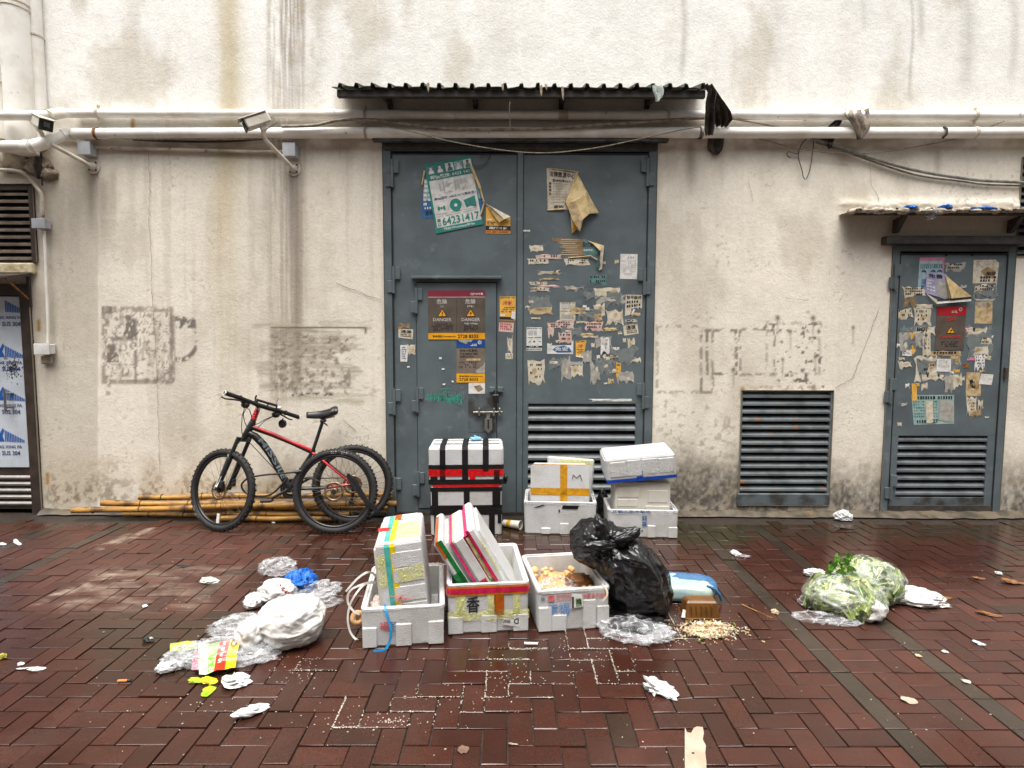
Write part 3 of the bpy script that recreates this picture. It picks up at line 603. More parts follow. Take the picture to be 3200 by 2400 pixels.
a = MB(); p0 = W(*d4(930, 1450)); p1 = W(*d4(1230, 1446)); a.tube([(p0.x, YW - .04, p0.z), (p1.x, YW - .04, p1.z)], .0085, BRASS, 10)
for q in ((990, 1446), (1142, 1446), (1200, 1446)): c = W(*d4(*q)); a.cbox((c.x, YW - .033, c.z), (.016, .034, .07), BRASS, .005)
c = W(*d4(1082, 1550)); a.cbox((c.x, YW - .036, c.z + .02), (.035, .016, .13), BRASS, .005); a.build('slide_bolt', DM)
a = MB(); c = W(*d4(1085, 1560)); a.prism([(c.x - .032, YW - .062, c.z + .04), (c.x + .032, YW - .062, c.z + .04), (c.x + .034, YW - .062, c.z - .05), (c.x, YW - .062, c.z - .085), (c.x - .034, YW - .062, c.z - .05)], (0, .026, 0), ZINC); a.cbox((c.x, YW - .065, c.z - .005), (.014, .008, .075), SEAM); a.build('hasp_lock', DM)
a = MB(); c = W(*d4(1160, 1310)); a.cbox((c.x, YW - .05, c.z), (.055, .024, .075), LOCKB, .006)
a.tube([(c.x - .017, YW - .05, c.z + .03), (c.x - .017, YW - .05, c.z + .062), (c.x - .009, YW - .05, c.z + .074), (c.x + .009, YW - .05, c.z + .074), (c.x + .017, YW - .05, c.z + .062), (c.x + .017, YW - .05, c.z + .03)], .0055, LOCKB, 8)
c2_ = W(*d4(1165, 1215)); a.box(c2_.x - .06, c2_.x - .012, YW - .042, YW - .017, c2_.z - .022, c2_.z + .022, STEEL, .003); a.box(c2_.x + .012, c2_.x + .06, YW - .036, YW - .006, c2_.z - .022, c2_.z + .022, STEEL, .003); a.build('padlock', DM)
# graffiti scribble in teal marker, wall notes
a = MB(); r = random.Random(4)
def scrib(pts, w=.0055, mat=GRAF, off=.0185):
    a.ribbon([W(*d4(x, y), off) for x, y in pts], w, mat)
for k in range(9):
    x = 445 + k * 40; scrib([(x, 1330 + r.randint(-10, 10)), (x + 14, 1250 + r.randint(-20, 30)), (x + 20, 1330 + r.randint(-20, 20)), (x + 34, 1262 + r.randint(-10, 40)), (x + 40, 1340 + r.randint(-20, 40)), (x + 60, 1300 + r.randint(-20, 40))])
scrib([(440, 1290), (560, 1275), (690, 1282), (810, 1300)]); scrib([(580, 1216), (696, 1210)]); scrib([(600, 1290), (610, 1370), (590, 1300), (640, 1225), (668, 1290)]); scrib([(640, 1360), (720, 1330), (800, 1390), (730, 1372), (780, 1260), (800, 1370)])
a.build('graffiti', DM)
# side door
h = H_SIDE; a = MB(); jamb(a, h, .065, .012, .10, STEEL); DS = a.build('single_door', BLD); tag(DS, 'narrow grey-blue steel door with louvred bottom and many torn stickers')
x0, x1 = h[0] + .068, h[1] - .068; zt = W(2960, 795).z; lx0, lx1, lz0, lz1 = rW(2802, 1362, 3080, 1554)
a = MB(); a.box(x0, x1, YW - .004, YW + .04, lz1, zt, STEEL, .003); a.box(x0, lx0, YW - .004, YW + .04, .03, lz1, STEEL, .002); a.box(lx1, x1, YW - .004, YW + .04, .03, lz1, STEEL, .002); a.box(lx0, lx1, YW - .004, YW + .04, .03, lz0, STEELD, .002); a.box(x0, x1, YW - .010, YW - .0045, .035, .09, RUSTDK, .002); a.build('door_leaf', DS)
a = MB(); louvre(a, lx0, lx1, lz0, lz1, 8, .002, LOUV, .05, .014); a.box(lx0, lx1, YW + .06, YW + .075, lz0, lz1, DARK); a.build('louvre', DS)
a = MB()
for (p, q, s, e) in ((x0 - .004, x0 + .003, .03, zt), (x1 - .003, x1 + .005, .03, zt), (x0, x1, zt - .002, zt + .006)): a.box(p, q, YW - .0135, YW - .003, s, e, SEAM)
a.box(h[0], h[1], YW + .11, YW + .12, -.05, h[3], DARK); a.box(x0, x1, YW - .03, YW + .09, -.04, .028, DARK); a.build('door_gap', DS)
a = MB(); x0_, x1_, z0_, z1_ = rW(2752, 742, 3178, 768); a.box(x0_, x1_, YW - .085, YW - .001, z0_, z1_, RUSTDK, .006); a.build('lintel', DS)
for (x, y) in ((2793, 865), (2778, 1220), (2780, 1520)): q = W(x, y); hinge(DS, q.x, q.z, 1, .95)
a = MB(); q = W(3135, 1165); a.box(q.x - .01, q.x + .012, YW - .035, YW - .012, q.z - .05, q.z + .05, RUSTDK, .003); a.build('door_catch', DS)
# vents
def vent(h, n, mat, name, label, sill=0, fw=.018, fm=None):
    a = MB(); jamb(a, h, fw, .004, .06, fm or mat, True, 0); v_ = a.build(name, BLD); tag(v_, label)
    b = MB(); louvre(b, h[0] + fw, h[1] - fw, h[2] + sill, h[3] - fw, n, .0, mat, .055, .014); b.box(h[0], h[1], YW + .065, YW + .08, h[2], h[3], DARK); b.build('louvre', v_)
    if sill: b = MB(); b.box(h[0] - .01, h[1] + .005, YW - .016, YW + .05, h[2], h[2] + sill, STEELD, .006); b.build('sill', v_)
    return v_
vent(H_LOWV, 13, LOUVR, 'vent', 'rust-streaked grey louvred vent low in the wall', .105)
vent(H_UPV, 10, BLOUV, 'vent', 'brown louvred vent above the shop door', 0, .05, BROWN); vent(H_RTV, 13, LOUV, 'vent', 'grey louvred vent cut off by the right edge')
# peeling plaster sill and tin hood over the shop door
a = MB(); x0, x1, z0, z1 = rW(-420, 822, 112, 856); a.box(x0, x1, YW - .03, YW + .1, z0, z1, PLA, .012); a.build('plaster_sill', BLD)
h = H_SHOP; a = MB(); jamb(a, h, .095, .004, .12, BROWN); SD = a.build('shop_door', BLD); tag(SD, 'brown framed door still covered in printed blue-white protective film')
x1 = h[1] - .098; fz0, fz1 = W(40, 1462).z, W(40, 926).z
a = MB(); a.box(h[0] + .1, x1, YW + .03, YW + .07, .03, h[3] - .1, BROWN, .004); a.box(h[0] + .12, x1 - .012, YW + .018, YW + .029, fz0, fz1, FILMD, .003); a.build('door_leaf', SD)
a = MB(); louvre(a, h[0] + .12, x1 - .01, W(40, 1586).z, W(40, 1484).z, 5, -.016, CHROME, .03, .012); a.box(h[0] + .1, x1, YW + .0715, YW + .085, .03, h[3] - .1, DARK); a.build('louvre', SD)
a = MB()
fm_ = plane_map((W(0, 930).x - .45, YW + .0165, fz1), (x1 - .02, YW + .0165, fz1), (x1 - .02, YW + .0165, fz0), (W(0, 930).x - .45, YW + .0165, fz0))
tw = fm_.w; th_ = fm_.h
for k, yc in enumerate((938, 1080, 1215, 1345)):
    for sx in (0, -.30):
        a = MB()
        xx = lambda m: (W(8, yc).x + m + sx - (x1 - .02) + tw) / tw
        vv = lambda m: ((fz1 - W(20, yc).z) + m) / th_
        if k: spoly(a, fm_, [(xx(-.085), vv(.10)), (xx(-.01), vv(-.02)), (xx(.0), vv(.0)), (xx(-.02), vv(.05)), (xx(0), vv(.10))], FBLU)
        for i in range(12):
            x_ = .004 + i * .0145; t0 = .0 + .0078 * i; srect(a, fm_, xx(x_), vv(t0), xx(x_ + .009), vv(.10 + .003 * i * .3), FBLU)
        stext(a, fm_, 'XING XING FA', xx(-.10), vv(.135), .026 / th_, FNV, w=.25 / tw); stext(a, fm_, 'SUS 304', xx(-.03), vv(.185), .038 / th_, FNV, w=.16 / tw)
        a.build('film_print', SD)
a = MB(); c = W(*d7(55, 890)); a.tube([(c.x, YW - .04, c.z + .10), (c.x, YW - .04, c.z - .10)], .010, CHROME, 12)
for dz in (.06, -.06): a.tube([(c.x, YW - .04, c.z + dz), (c.x + .02, YW + .018, c.z + dz)], .011, CHROME, 12)
a.build('door_handle', SD)
a = MB(); c = W(*d7(70, 690)); r = random.Random(9)
for i in range(170):
    q = (r.gauss(0, .034), r.gauss(0, .055)); s = r.uniform(.003, .009); a.cbox((c.x + q[0], YW + .0165, c.z + q[1]), (s, .001, s * 1.3), GRIME)
a.build('grime_smear', SD)
a = MB(); x0, x1_, z0, z1 = rW(-420, 864, 105, 876); yb = YW - .001
a.prism([(x0, yb, z1 + .03), (x0, yb - .26, z1 - .02), (x0, yb - .26, z1 - .035), (x0, yb, z1 + .015)], (x1_ - x0, 0, 0), RUSTDK); xe = W(97, 900).x - .01
a.tube([(xe, yb - .24, z1 - .04), (xe, yb - .01, z1 - .20)], .009, RUST, 6); a.box(xe - .012, xe + .012, yb - .02, yb, z1 - .26, z1 - .0, RUSTDK); a.build('door_hood', BLD)
# cement fillet at the foot of the wall
def fillet(x0, x1, w=.07):
    n = max(2, int((x1 - x0) / .08)); r = random.Random(int(x0 * 100)); vs = []; fs = []
    for i in range(n + 1):
        x = x0 + (x1 - x0) * i / n; ww = w * r.uniform(.75, 1.2); vs += [(x, YW + .015, .045 * r.uniform(.8, 1.2)), (x, YW - ww * .5, .028 * r.uniform(.8, 1.2)), (x, YW - ww, .004)]
    for i in range(n): b = i * 3; fs += [(b, b + 1, b + 4, b + 3), (b + 1, b + 2, b + 5, b + 4)]
    a = MB(); a.add(vs, fs, CEMENT, True); a.build('wall_footing', BLD)
fillet(H_MAIN[1] + .0, H_SIDE[0], .085); fillet(H_SIDE[0] - .05, H_SIDE[1] + .2, .10); fillet(H_SIDE[1] + .2, 7, .06); fillet(H_SHOP[1], H_MAIN[0], .06)
# ------------------------------------------------------------------ pavement: every paver a chamfered block
S = .1; PHX = -.013; PHY = G(1590, 2390.6).y - .1 * math.floor(G(1590, 2390.6).y / .1)
PY0 = G(1590, 2390.6).y  # near edge of the paver row that starts at x index 0
bricks = []
def cell_t(i, j): return (i - j) % 4
GREY = {15, 20, -38, -33, 37}
BASK = [(16, 19), (-37, -34)]
J0, J1 = -34, 28; I0, I1 = -58, 58
for j in range(J0, J1):
    for i in range(I0, I1):
        if i in GREY:
            if j % 2 == 0: bricks.append((i, j, 1, 2, 1))
            continue
        bk = next((b_ for b_ in BASK if b_[0] <= i <= b_[1]), None)
        if bk:
            bi = (i - bk[0]) // 2; bj = j // 2; li = (i - bk[0]) % 2; lj = j % 2
            if (bi + bj) % 2 == 0:
                if lj == 0: bricks.append((i, j, 1, 2, 0))
            elif li == 0: bricks.append((i, j, 2, 1, 0))
            continue
        t_ = cell_t(i, j)
        ok = lambda a_: a_ not in GREY and not any(b_[0] <= a_ <= b_[1] for b_ in BASK)
        if t_ == 0: bricks.append((i, j, 2 if ok(i + 1) else 1, 1, 0))
        elif t_ == 1 and not ok(i - 1): bricks.append((i, j, 1, 1, 0))
        elif t_ == 3: bricks.append((i, j, 1, 2, 0))
rb = random.Random(12); vs = []; fs = []; cs = []; flat = []
for (i, j, w_, d_, g_) in bricks:
    x0 = PHX + i * S; y0 = PY0 + j * S; x1 = x0 + w_ * S; y1 = y0 + d_ * S
    if y0 > YW + .02 or x1 < -5.6 or x0 > 5.6: continue
    y1 = min(y1, YW + .03)
    jx = .0020 + rb.random() * .0016; z = rb.gauss(0, .0016); tx = rb.gauss(0, .0035); ty = rb.gauss(0, .0035); ch = rb.uniform(.0008, .0028)
    x0 += jx; x1 -= jx; y0 += jx; y1 -= jx; cxx = (x0 + x1) / 2; cyy = (y0 + y1) / 2
    k = rb.random()
    if g_: c = (.058, .042, .030)
    else:
        c = (.078, .0248, .0158) if k < .55 else ((.086, .0272, .0172) if k < .80 else ((.070, .0240, .0158) if k < .97 else (.056, .030, .020)))
    f_ = rb.uniform(.80, 1.2) * .80; c = tuple(q * f_ for q in c)
    nX, nY = (4, 2) if w_ >= d_ else (2, 4)
    b0 = len(vs); gx = np.linspace(x0 + ch, x1 - ch, nX + 1); gy = np.linspace(y0 + ch, y1 - ch, nY + 1)
    zz = lambda x, y: z + (x - cxx) * tx + (y - cyy) * ty
    for y in gy:
        for x in gx: vs.append((x, y, zz(x, y)))
    for b_ in range(nY):
        for a_ in range(nX): o = b0 + b_ * (nX + 1) + a_; fs.append((o, o + 1, o + nX + 2, o + nX + 1))
    e = len(vs); cn = [b0, b0 + nX, b0 + (nX + 1) * (nY + 1) - 1, b0 + (nX + 1) * nY]
    jt = lambda: rb.uniform(-.0012, .0016)
    for (x, y, sx, sy) in ((x0, y0, 1, 1), (x1, y0, -1, 1), (x1, y1, -1, -1), (x0, y1, 1, -1)): vs.append((x + sx * jt(), y + sy * jt(), zz(x, y) - ch * .9 - (.004 if rb.random() < .06 else 0)))
    for (x, y) in ((x0, y0), (x1, y0), (x1, y1), (x0, y1)): vs.append((x, y, -.02))
    for q in range(4):
        q2 = (q + 1) % 4; fs.append((e + q, e + q2, cn[q2], cn[q])); fs.append((e + 4 + q, e + 4 + q2, e + q2, e + q))
    cs += [(*c, 1)] * (len(vs) - b0)
V = np.array(vs); gpx, gpy = proj(np.stack([V[:, 0], V[:, 1], np.zeros(len(V))], -1))
wet = .25 + .55 * fbm(V[:, 0] * .8, V[:, 1] * 1.1, 3, 4)
wet += .9 * (1 - sst(1690, 1760, gpy)) * sst(1100, 1300, gpx) + .55 * (1 - sst(1720, 1800, gpy)) * sst(1000, 1150, gpx)
wet += .5 * band(gpx, 1050, 1700, 120) * band(gpy, 1980, 2120, 50) + .35 * band(gpx, 300, 760, 120) * band(gpy, 1950, 2150, 50) + .4 * band(gpx, 900, 1500, 150) * (1 - sst(1780, 1900, gpy))
wet -= .35 * band(gpx, 60, 760, 60) * band(gpy, 1765, 1915, 12) + .25 * sst(2250, 2600, gpx) * sst(1800, 1950, gpy) * (1 - sst(2200, 2400, gpy)) + .3 * (1 - sst(900, 1000, gpx)) * band(gpy, 1660, 1760, 20)
cem = band(gpx - (gpy - 1840) * -1.2, 230, 700, 50) * band(gpy, 1772, 1905, 22) * .55
for (xa, ya, xb, yb_) in ((318, 1712, 396, 1678), (412, 1684, 470, 1658), (300, 1706, 340, 1690), (120, 1884, 250, 1832), (250, 1832, 385, 1786)):
    dd = np.abs((gpx - xa) * (yb_ - ya) - (gpy - ya) * (xb - xa)) / math.hypot(xb - xa, yb_ - ya); cem = np.maximum(cem, (1 - sst(5, 11, dd)) * band(gpx, xa, xb, 4) * 1.4)
moss = band(gpx, 2120, 2330, 50) * (1 - sst(1680, 1730, gpy)) + .7 * (1 - sst(1650, 1720, gpy)) * sst(1300, 1500, gpx) + .7 * (1 - sst(60, 120, gpx)) * (1 - sst(1640, 1670, gpy)) + .5 * band(gpx, 300, 700, 90) * band(gpy, 1925, 2100, 60) + .4 * band(gpx, 1560, 1760, 60) * band(gpy, 2000, 2120, 40)
me = bpy.data.meshes.new('brick_pavement')
nb = len(vs); gsh = [(-60, -60, -.010), (60, -60, -.010), (60, YW + .29, -.010), (-60, YW + .29, -.010)]
me.from_pydata(vs + gsh, [], fs + [(nb, nb + 1, nb + 2, nb + 3)]); me.materials.append(PAVER); me.materials.append(JOINT)
me.polygons.foreach_set('material_index', [0] * len(fs) + [1])
ca = me.attributes.new('brick', 'FLOAT_COLOR', 'POINT'); ca.data.foreach_set('color', np.vstack([np.array(cs), np.full((4, 4), .02)]).astype(np.float32).ravel())
ca = me.attributes.new('mask', 'FLOAT_VECTOR', 'POINT'); ca.data.foreach_set('vector', np.vstack([np.clip(np.stack([wet, cem, moss], -1), 0, 2), np.zeros((4, 3))]).astype(np.float32).ravel())
me.update(); pav = bpy.data.objects.new('brick_pavement', me); COL.objects.link(pav); tag(pav, kind='structure')
# ------------------------------------------------------------------ pipes, cables, cameras, canopies, rags
def clamp(par, c, axis, r, mat, name='pipe_clamp', w=.022, lug=True):
    a = MB(); ax = Vector(axis).normalized(); a.ring(c, ax, r, [(.001, -w / 2), (.006, -w / 2), (.006, w / 2), (.001, w / 2)], mat, 24, False)
    if lug:
        up = Vector((0, 0, 1)) if abs(ax.z) < .5 else Vector((1, 0, 0))
        for s in (1, -1): a.cbox(Vector(c) + up * s * (r + .016), (.018, .022, .03), mat, .004)
    a.build(name, par)
def coupling(par, pts, r, mat, name='pipe_socket'):
    a = MB(); a.tube(pts, r, mat, 20, True, True); a.build(name, par)
OT, OK_ = .075, .085
R_T, R_K = .0365, .0435
# thin upper pipe
t_ = thing('horizontal_pipe', 'thin white plastic pipe running along the wall above the thicker pipe', 'pipe', 'wall pipes')
pts = [W(-250, 362, .31), W(150, 361, .31), W(196, 353, .16), W(235, 354, OT), W(700, 356, OT), W(1000, 357, OT), W(1500, 359, OT), W(2100, 360, OT), W(2300, 360, OT), W(2700, 361, OT), W(3450, 363, OT)]
a = MB(); a.tube(pts, R_T, PVC, 20); a.build('pipe_run', t_)
for x, y in ((308, 354), (1142, 358), (2087, 361), (3046, 362)): clamp(t_, W(x, y, OT), (1, 0, 0), R_T, PVC2)
coupling(t_, [W(150, 361, .31), W(196, 353, .16)], R_T + .006, PVC)
for x0, x1, y in ((1020, 1050, 357), (1745, 1775, 359), (2516, 2552, 361), (2292, 2300, 360)): coupling(t_, [W(x0, y, OT), W(x1, y, OT)], R_T + .006, PVC if x0 != 1745 else PVC2)
# thick lower pipe
t_ = thing('horizontal_pipe', 'thick white plastic pipe running along the wall just over the double door', 'pipe', 'wall pipes')
pts = [W(-250, 458, .33), W(96, 458, .33), W(140, 446, .28), W(190, 424, .16), W(217, 418, .10), W(260, 418, OK_), W(600, 417, OK_), W(1100, 415, OK_), W(1800, 414, OK_), W(2600, 415, OK_), W(3450, 415, OK_)]
a = MB(); a.tube(pts, R_K, PVC, 22); a.build('pipe_run', t_)
coupling(t_, [W(76, 458, .33), W(98, 458, .33)], R_K + .006, PVC); coupling(t_, [W(98, 458, .33), W(140, 446, .28)], R_K + .005, PVC); coupling(t_, [W(190, 424, .16), W(217, 418, .10), W(228, 418, .094)], R_K + .006, PVC)
for x, y in ((303, 417), (1144, 415), (2191, 414), (3046, 415)): clamp(t_, W(x, y, OK_), (1, 0, 0), R_K, RUST if x == 303 else PVC2, lug=False)
a = MB(); a.tube([W(2948, 396, .12), W(2960, 402, .14), W(2958, 420, .14), W(2945, 432, .11)], .009, RUSTDK, 8); a.build('pipe_hook', t_)
a = MB()
for i in range(5): a.ring(W(2252 + i * 2 - 70, 415, OK_), (1, .1, .1 * (i % 3)), R_K + .002, [(0, 0), (.004, 0), (.004, .004), (0, .004)], CABLEB, 20)
a.build('wire_wrap', t_)
# vertical pipes, top left
def vpipe(x, r, y0, y1, label, off, clamps):
    t = thing('downpipe', label, 'pipe', 'downpipes at the left end of the wall'); a = MB(); xx = W(x, (y0 + y1) / 2, off)
    p0 = W(x, y0, off); p1 = W(x, y1, off); a.tube([(xx.x, p0.y, p0.z + .6), (xx.x, p0.y, p1.z)], r, PVC, 24); a.build('pipe_run', t)
    for cy in clamps: c = W(x, cy, off); clamp(t, (xx.x, c.y, c.z), (0, .12, 1), r, PVC2, w=.014, lug=False)
vpipe(58, .108, 0, 478, 'fat white downpipe, the widest of the upright pipes at the top left', .13, (18, 34))
vpipe(119, .050, 0, 440, 'slim white downpipe right beside the fat downpipe', .06, (116,))
vpipe(-8, .080, 0, 440, 'white downpipe half cut off by the left edge of the photo', .10, (268,))
# cables
def cable(name, pts, r, mat, label, group=None, off=.06, seg=8):
    q = [W(p[0], p[1], p[2] if len(p) > 2 else off) for p in pts]
    # smooth with Catmull-Rom
    out = []
    for i in range(len(q) - 1):
        p0, p1, p2, p3 = q[max(i - 1, 0)], q[i], q[i + 1], q[min(i + 2, len(q) - 1)]
        for k in range(6):
            f = k / 6; out.append(.5 * ((2 * p1) + (p2 - p0) * f + (2 * p0 - 5 * p1 + 4 * p2 - p3) * f * f + (3 * p1 - p0 - 3 * p2 + p3) * f ** 3))
    out.append(q[-1]); a = MB(); a.tube(out, r, mat, seg); return single(a, name, label, 'cable', group)
cable('conduit', [(880, 395), (980, 392), (1060, 376), (1170, 375), (1330, 396), (1480, 405), (1700, 402), (1900, 388), (2090, 375), (2200, 368)], .013, CABLE, 'slack grey conduit drooping between the two pipes above the double door', off=.15)
cable('string_line', [(1195, 394), (1290, 412), (1400, 440), (1560, 468), (1700, 478), (1850, 464), (2000, 434), (2120, 408), (2190, 396)], .0045, ROPE, 'pale string sagging across the top of the double door', off=.16)
cable('conduit', [(300, 462, .03), (520, 467, .03), (800, 474, .03), (906, 474, .03)], .014, PVC2, 'straight thin conduit linking the two grey boxes beside the security cameras', off=.03)
cable('cable', [(416, 436), (500, 440), (620, 443), (740, 440), (830, 432)], .010, CABLEB, 'dark cable slung under the thick pipe left of the right-hand camera', off=.05)
cable('cable', [(330, 432), (480, 436), (600, 434), (720, 436), (880, 430)], .005, ROPE, 'thin pale wire hugging the underside of the thick pipe', off=.09)
cable('cable', [(2535, 432, .07), (2600, 452, .05), (2700, 486, .04), (2850, 530, .035), (3000, 556, .03), (3100, 566, .03), (3330, 574, .03)], .013, CABLEG, 'upper of two grey cables sweeping down towards the right-hand roof', 'cables sweeping down right', .05)
cable('cable', [(2550, 446, .05), (2640, 474, .03), (2850, 544, .02), (3000, 566, .02), (3100, 578, .018), (3330, 582, .018)], .008, CABLEG, 'lower thinner cable under the grey cable sweeping down right', 'cables sweeping down right', .05)
cable('cable', [(2360, 430), (2420, 446), (2480, 462), (2560, 474), (2660, 479), (2760, 475), (2880, 455), (3000, 430), (3140, 378)], .0035, CABLE, 'thin brown wire sagging below the thick pipe on the right', off=.05)
cable('cable', [(2290, 372, .09), (2350, 382, .08), (2434, 398, .05)], .007, CABLE, 'short slanting cable behind the pipes next to the hanging rag', off=.06)
cable('cable', [(-60, 432), (0, 428), (50, 414), (92, 408), (112, 414)], .007, ROPE, 'pale cable entering from the left edge below the thin pipe', off=.10)
cable('cable', [(1500, 486), (1532, 484), (1520, 506), (1506, 516), (1480, 519)], .003, CABLEB, 'short black wire curling down beside the teal poster', off=.02)
cable('string_line', [(1594, 318, .40), (1592, 345, .38), (1595, 410, .3), (1595, 420, .3)], .003, ROPE, 'loose thread dangling from the middle of the big canopy', off=.3)
# conduit with two boxes on the left
cable('conduit', [(-40, 530, .03), (50, 534, .03), (84, 550, .03), (118, 590, .03), (130, 612, .03), (132, 660, .03), (134, 690, .03)], .016, PVC2, 'bent white conduit curving down to the upper junction box', 'left conduit lengths', .03)
cable('conduit', [(138, 722, .03), (142, 800, .03), (146, 900, .03), (150, 1000, .03), (150, 1072, .03)], .012, PVC, 'straight white conduit dropping from upper to lower junction box', 'left conduit lengths', .03)
a = MB(); a.tube([W(122, 480, .02), W(118, 520, .04), W(122, 560, .02)], [.02, .035, .012], CABLEB, 8); a.tube([W(130, 540, .02), W(132, 580, .02)], .006, CABLEB, 6); single(a, 'cable_bundle', 'black taped cable end hanging under the thick pipe at left', 'cable')
a = MB(); c = W(101, 418, .09); a.cbox(c, (.075, .06, .075), PLBK, .01); a.tube([W(90, 412, .13), W(105, 436, .13)], .004, ROPE, 6); single(a, 'cable_joint', 'small black cable joint box under the left camera', 'electrical box')
def jbox(x, y, w, h, d, mat, label, dz=0):
    t = thing('junction_box', label, 'junction box', 'junction boxes'); c = W(x, y, d / 2)
    a = MB(); a.cbox((c.x, YW - d / 2, c.z), (w, d, h), mat, .006); a.build('box_body', t)
    a = MB(); a.cbox((c.x, YW - d - .005, c.z), (w + .008, .012, h + .008), mat, .004); a.build('box_lid', t)
    return t
jbox(276, 469, .098, .10, .09, BOXG, 'grey junction box above the base of the left camera'); jbox(910, 473, .098, .10, .09, BOXG, 'grey junction box above the base of the right camera')
jbox(132, 701, .105, .075, .07, BOXG, 'pale grey junction box on the left conduit beside the brown vent'); jbox(142, 1091, .125, .085, .07, BOXW, 'white junction box at the foot of the left conduit')
a = MB(); c = W(150, 1125, .0); a.cbox((c.x, YW - .012, c.z), (.09, .03, .07), LUMP, .008); single(a, 'mounting_block', 'rough dark block under the white junction box', 'block')
# security cameras
def cctv(base, bend, head, look, label, box):
    t = thing('security_camera', label, 'security camera', 'security cameras on the wall')
    b = W(*base, .0); a = MB(); a.tube([b, b + Vector((0, -.012, 0))], .060, CAMW, 28, True, False); a.blob(b + Vector((0, -.015, 0)), (.036, .05, .036), CAMW, 1, 0, 1, 16, 12, zmin=None); a.build('wall_base', t)
    for k in range(4):
        a = MB(); q = b + Vector((.043 * math.cos(k * 1.57 + .78), -.014, .043 * math.sin(k * 1.57 + .78))); a.tube([q, q + Vector((0, -.008, 0))], .007, RUSTDK, 8); a.build('bolt', t)
    p0 = b + Vector((0, -.05, 0)); p1 = D(*bend, YW - .26); p2 = D(head[0], head[1], YW - .30)
    a = MB(); m = p1 + (p1 - p0) * .12; a.tube([p0, p0.lerp(p1, .5), p1, p1.lerp(p2, .25) + (p1 - p0) * .10, p1.lerp(p2, .6) + (p1 - p0) * .05, p2], .0165, CAMW, 12); a.build('arm', t)
    X = Vector(look).normalized(); Yv = Vector((0, 0, 1)).cross(X).normalized(); Z = X.cross(Yv)
    Mx = Matrix((X, Yv, Z)).transposed(); c = p2 + Z * .062 + X * .02
    a = MB(); a.cbox(c, (.20, .088, .080), CAMW, .012, Mx); a.cbox(p2 + Z * .012, (.05, .04, .06), CAMW, .01, Mx); a.build('camera_body', t)
    a = MB(); a.cbox(c + X * .106, (.014, .094, .088), CAMB, .008, Mx); a.build('front_plate', t)
    a = MB(); a.cbox(c + X * .115 + Z * .004, (.006, .042, .036), CAMG, .003, Mx); a.build('lens_window', t)
    a = MB(); a.cbox(c + Z * .047 + X * .022, (.23, .102, .007), CAMW, .003, Mx); a.build('sun_shield', t)
    a = MB(); q = c - X * .08; a.tube([q, q - X * .05 + Z * .0, q - X * .055 - Z * .05, p2 - Z * .01 - X * .02], .004, CABLEG, 6); a.build('lead', t)
cctv((293, 521), (162, 452), (122, 405), (.80, -.52, -.40), 'white security camera at the far left, its dark lens facing right and down', 0)
cctv((919, 528), (832, 440), (824, 402), (-.80, -.42, -.46), 'white security camera left of the double door, turned to face left', 0)
# big canopy
def canopy(name, label, x0p, x1p, yf, yw, p_out, nrib, mat, beam, brx, bry):
    t = thing(name, label, 'canopy', 'sheet canopies over the doors'); Y1 = YW - p_out
    f0 = D(x0p, yf, Y1); f1 = D(x1p, yf, Y1); zw = W((x0p + x1p) / 2, yw).z; zf = (f0.z + f1.z) / 2
    a = MB(); prof = []
    for i in range(nrib):
        for fr, hz in ((0, 0), (.36, 0), (.42, .030), (.60, .030), (.66, 0)): prof.append((f0.x + (f1.x - f0.x) * (i + fr) / nrib, hz))
    prof.append((f1.x, 0))
    r = random.Random(5); vs = []
    for (x, z) in prof: j = r.uniform(-.004, .004); vs += [(x, Y1 + r.uniform(-.012, .006), zf + z + j), (x, YW - .002, zw + z), (x, Y1 + .002, zf + z + j - .006), (x, YW - .002, zw + z - .006)]
    fs = []
    for i in range(len(prof) - 1): b = i * 4; fs += [(b, b + 4, b + 5, b + 1), (b + 2, b + 3, b + 7, b + 6), (b, b + 2, b + 6, b + 4)]
    a.add(vs, fs, mat); a.build('roof_sheet', t)
    a = MB(); a.box(f0.x + .03, f1.x - .03, Y1 + .035, Y1 + .075, zf - beam, zf - .007, RUSTDK, .004); a.build('edge_beam', t)
    if mat is ROOFW:
        a = MB(); r = random.Random(8); x = f0.x
        while x < f1.x: s = r.uniform(.02, .055); a.blob((x, Y1 + r.uniform(.0, .03), zf + r.uniform(.0, .016)), (s, .03, r.uniform(.010, .022)), mat, int(x * 100), .5, 3, 12, 8, zmin=None); x += s * 1.5
        a.build('cement_crust', t)
    for bx in brx:
        x = W(bx, bry, .0).x; zb = W(bx, bry).z; a = MB()
        a.prism([(x - .018, Y1 + .06, zf - beam * .5), (x - .018, YW - .02, zw - .05), (x - .018, YW - .02, zb), (x - .018, YW - .055, zb), (x - .018, YW - .075, zw - .13), (x - .018, Y1 + .06, zf - beam)], (.036, 0, 0), RUSTDK); a.build('bracket', t)
    return t
canopy('door_canopy', 'long rusty corrugated canopy above the big double door', 1036, 2222, 272, 288, .36, 23, ROOF, .062, (1222, 1487, 1752, 2018), 345)
canopy('door_canopy', 'small cement-crusted canopy above the narrow right-hand door', 2668, 3420, 660, 672, .22, 14, ROOFW, .022, (2790, 3146), 730)
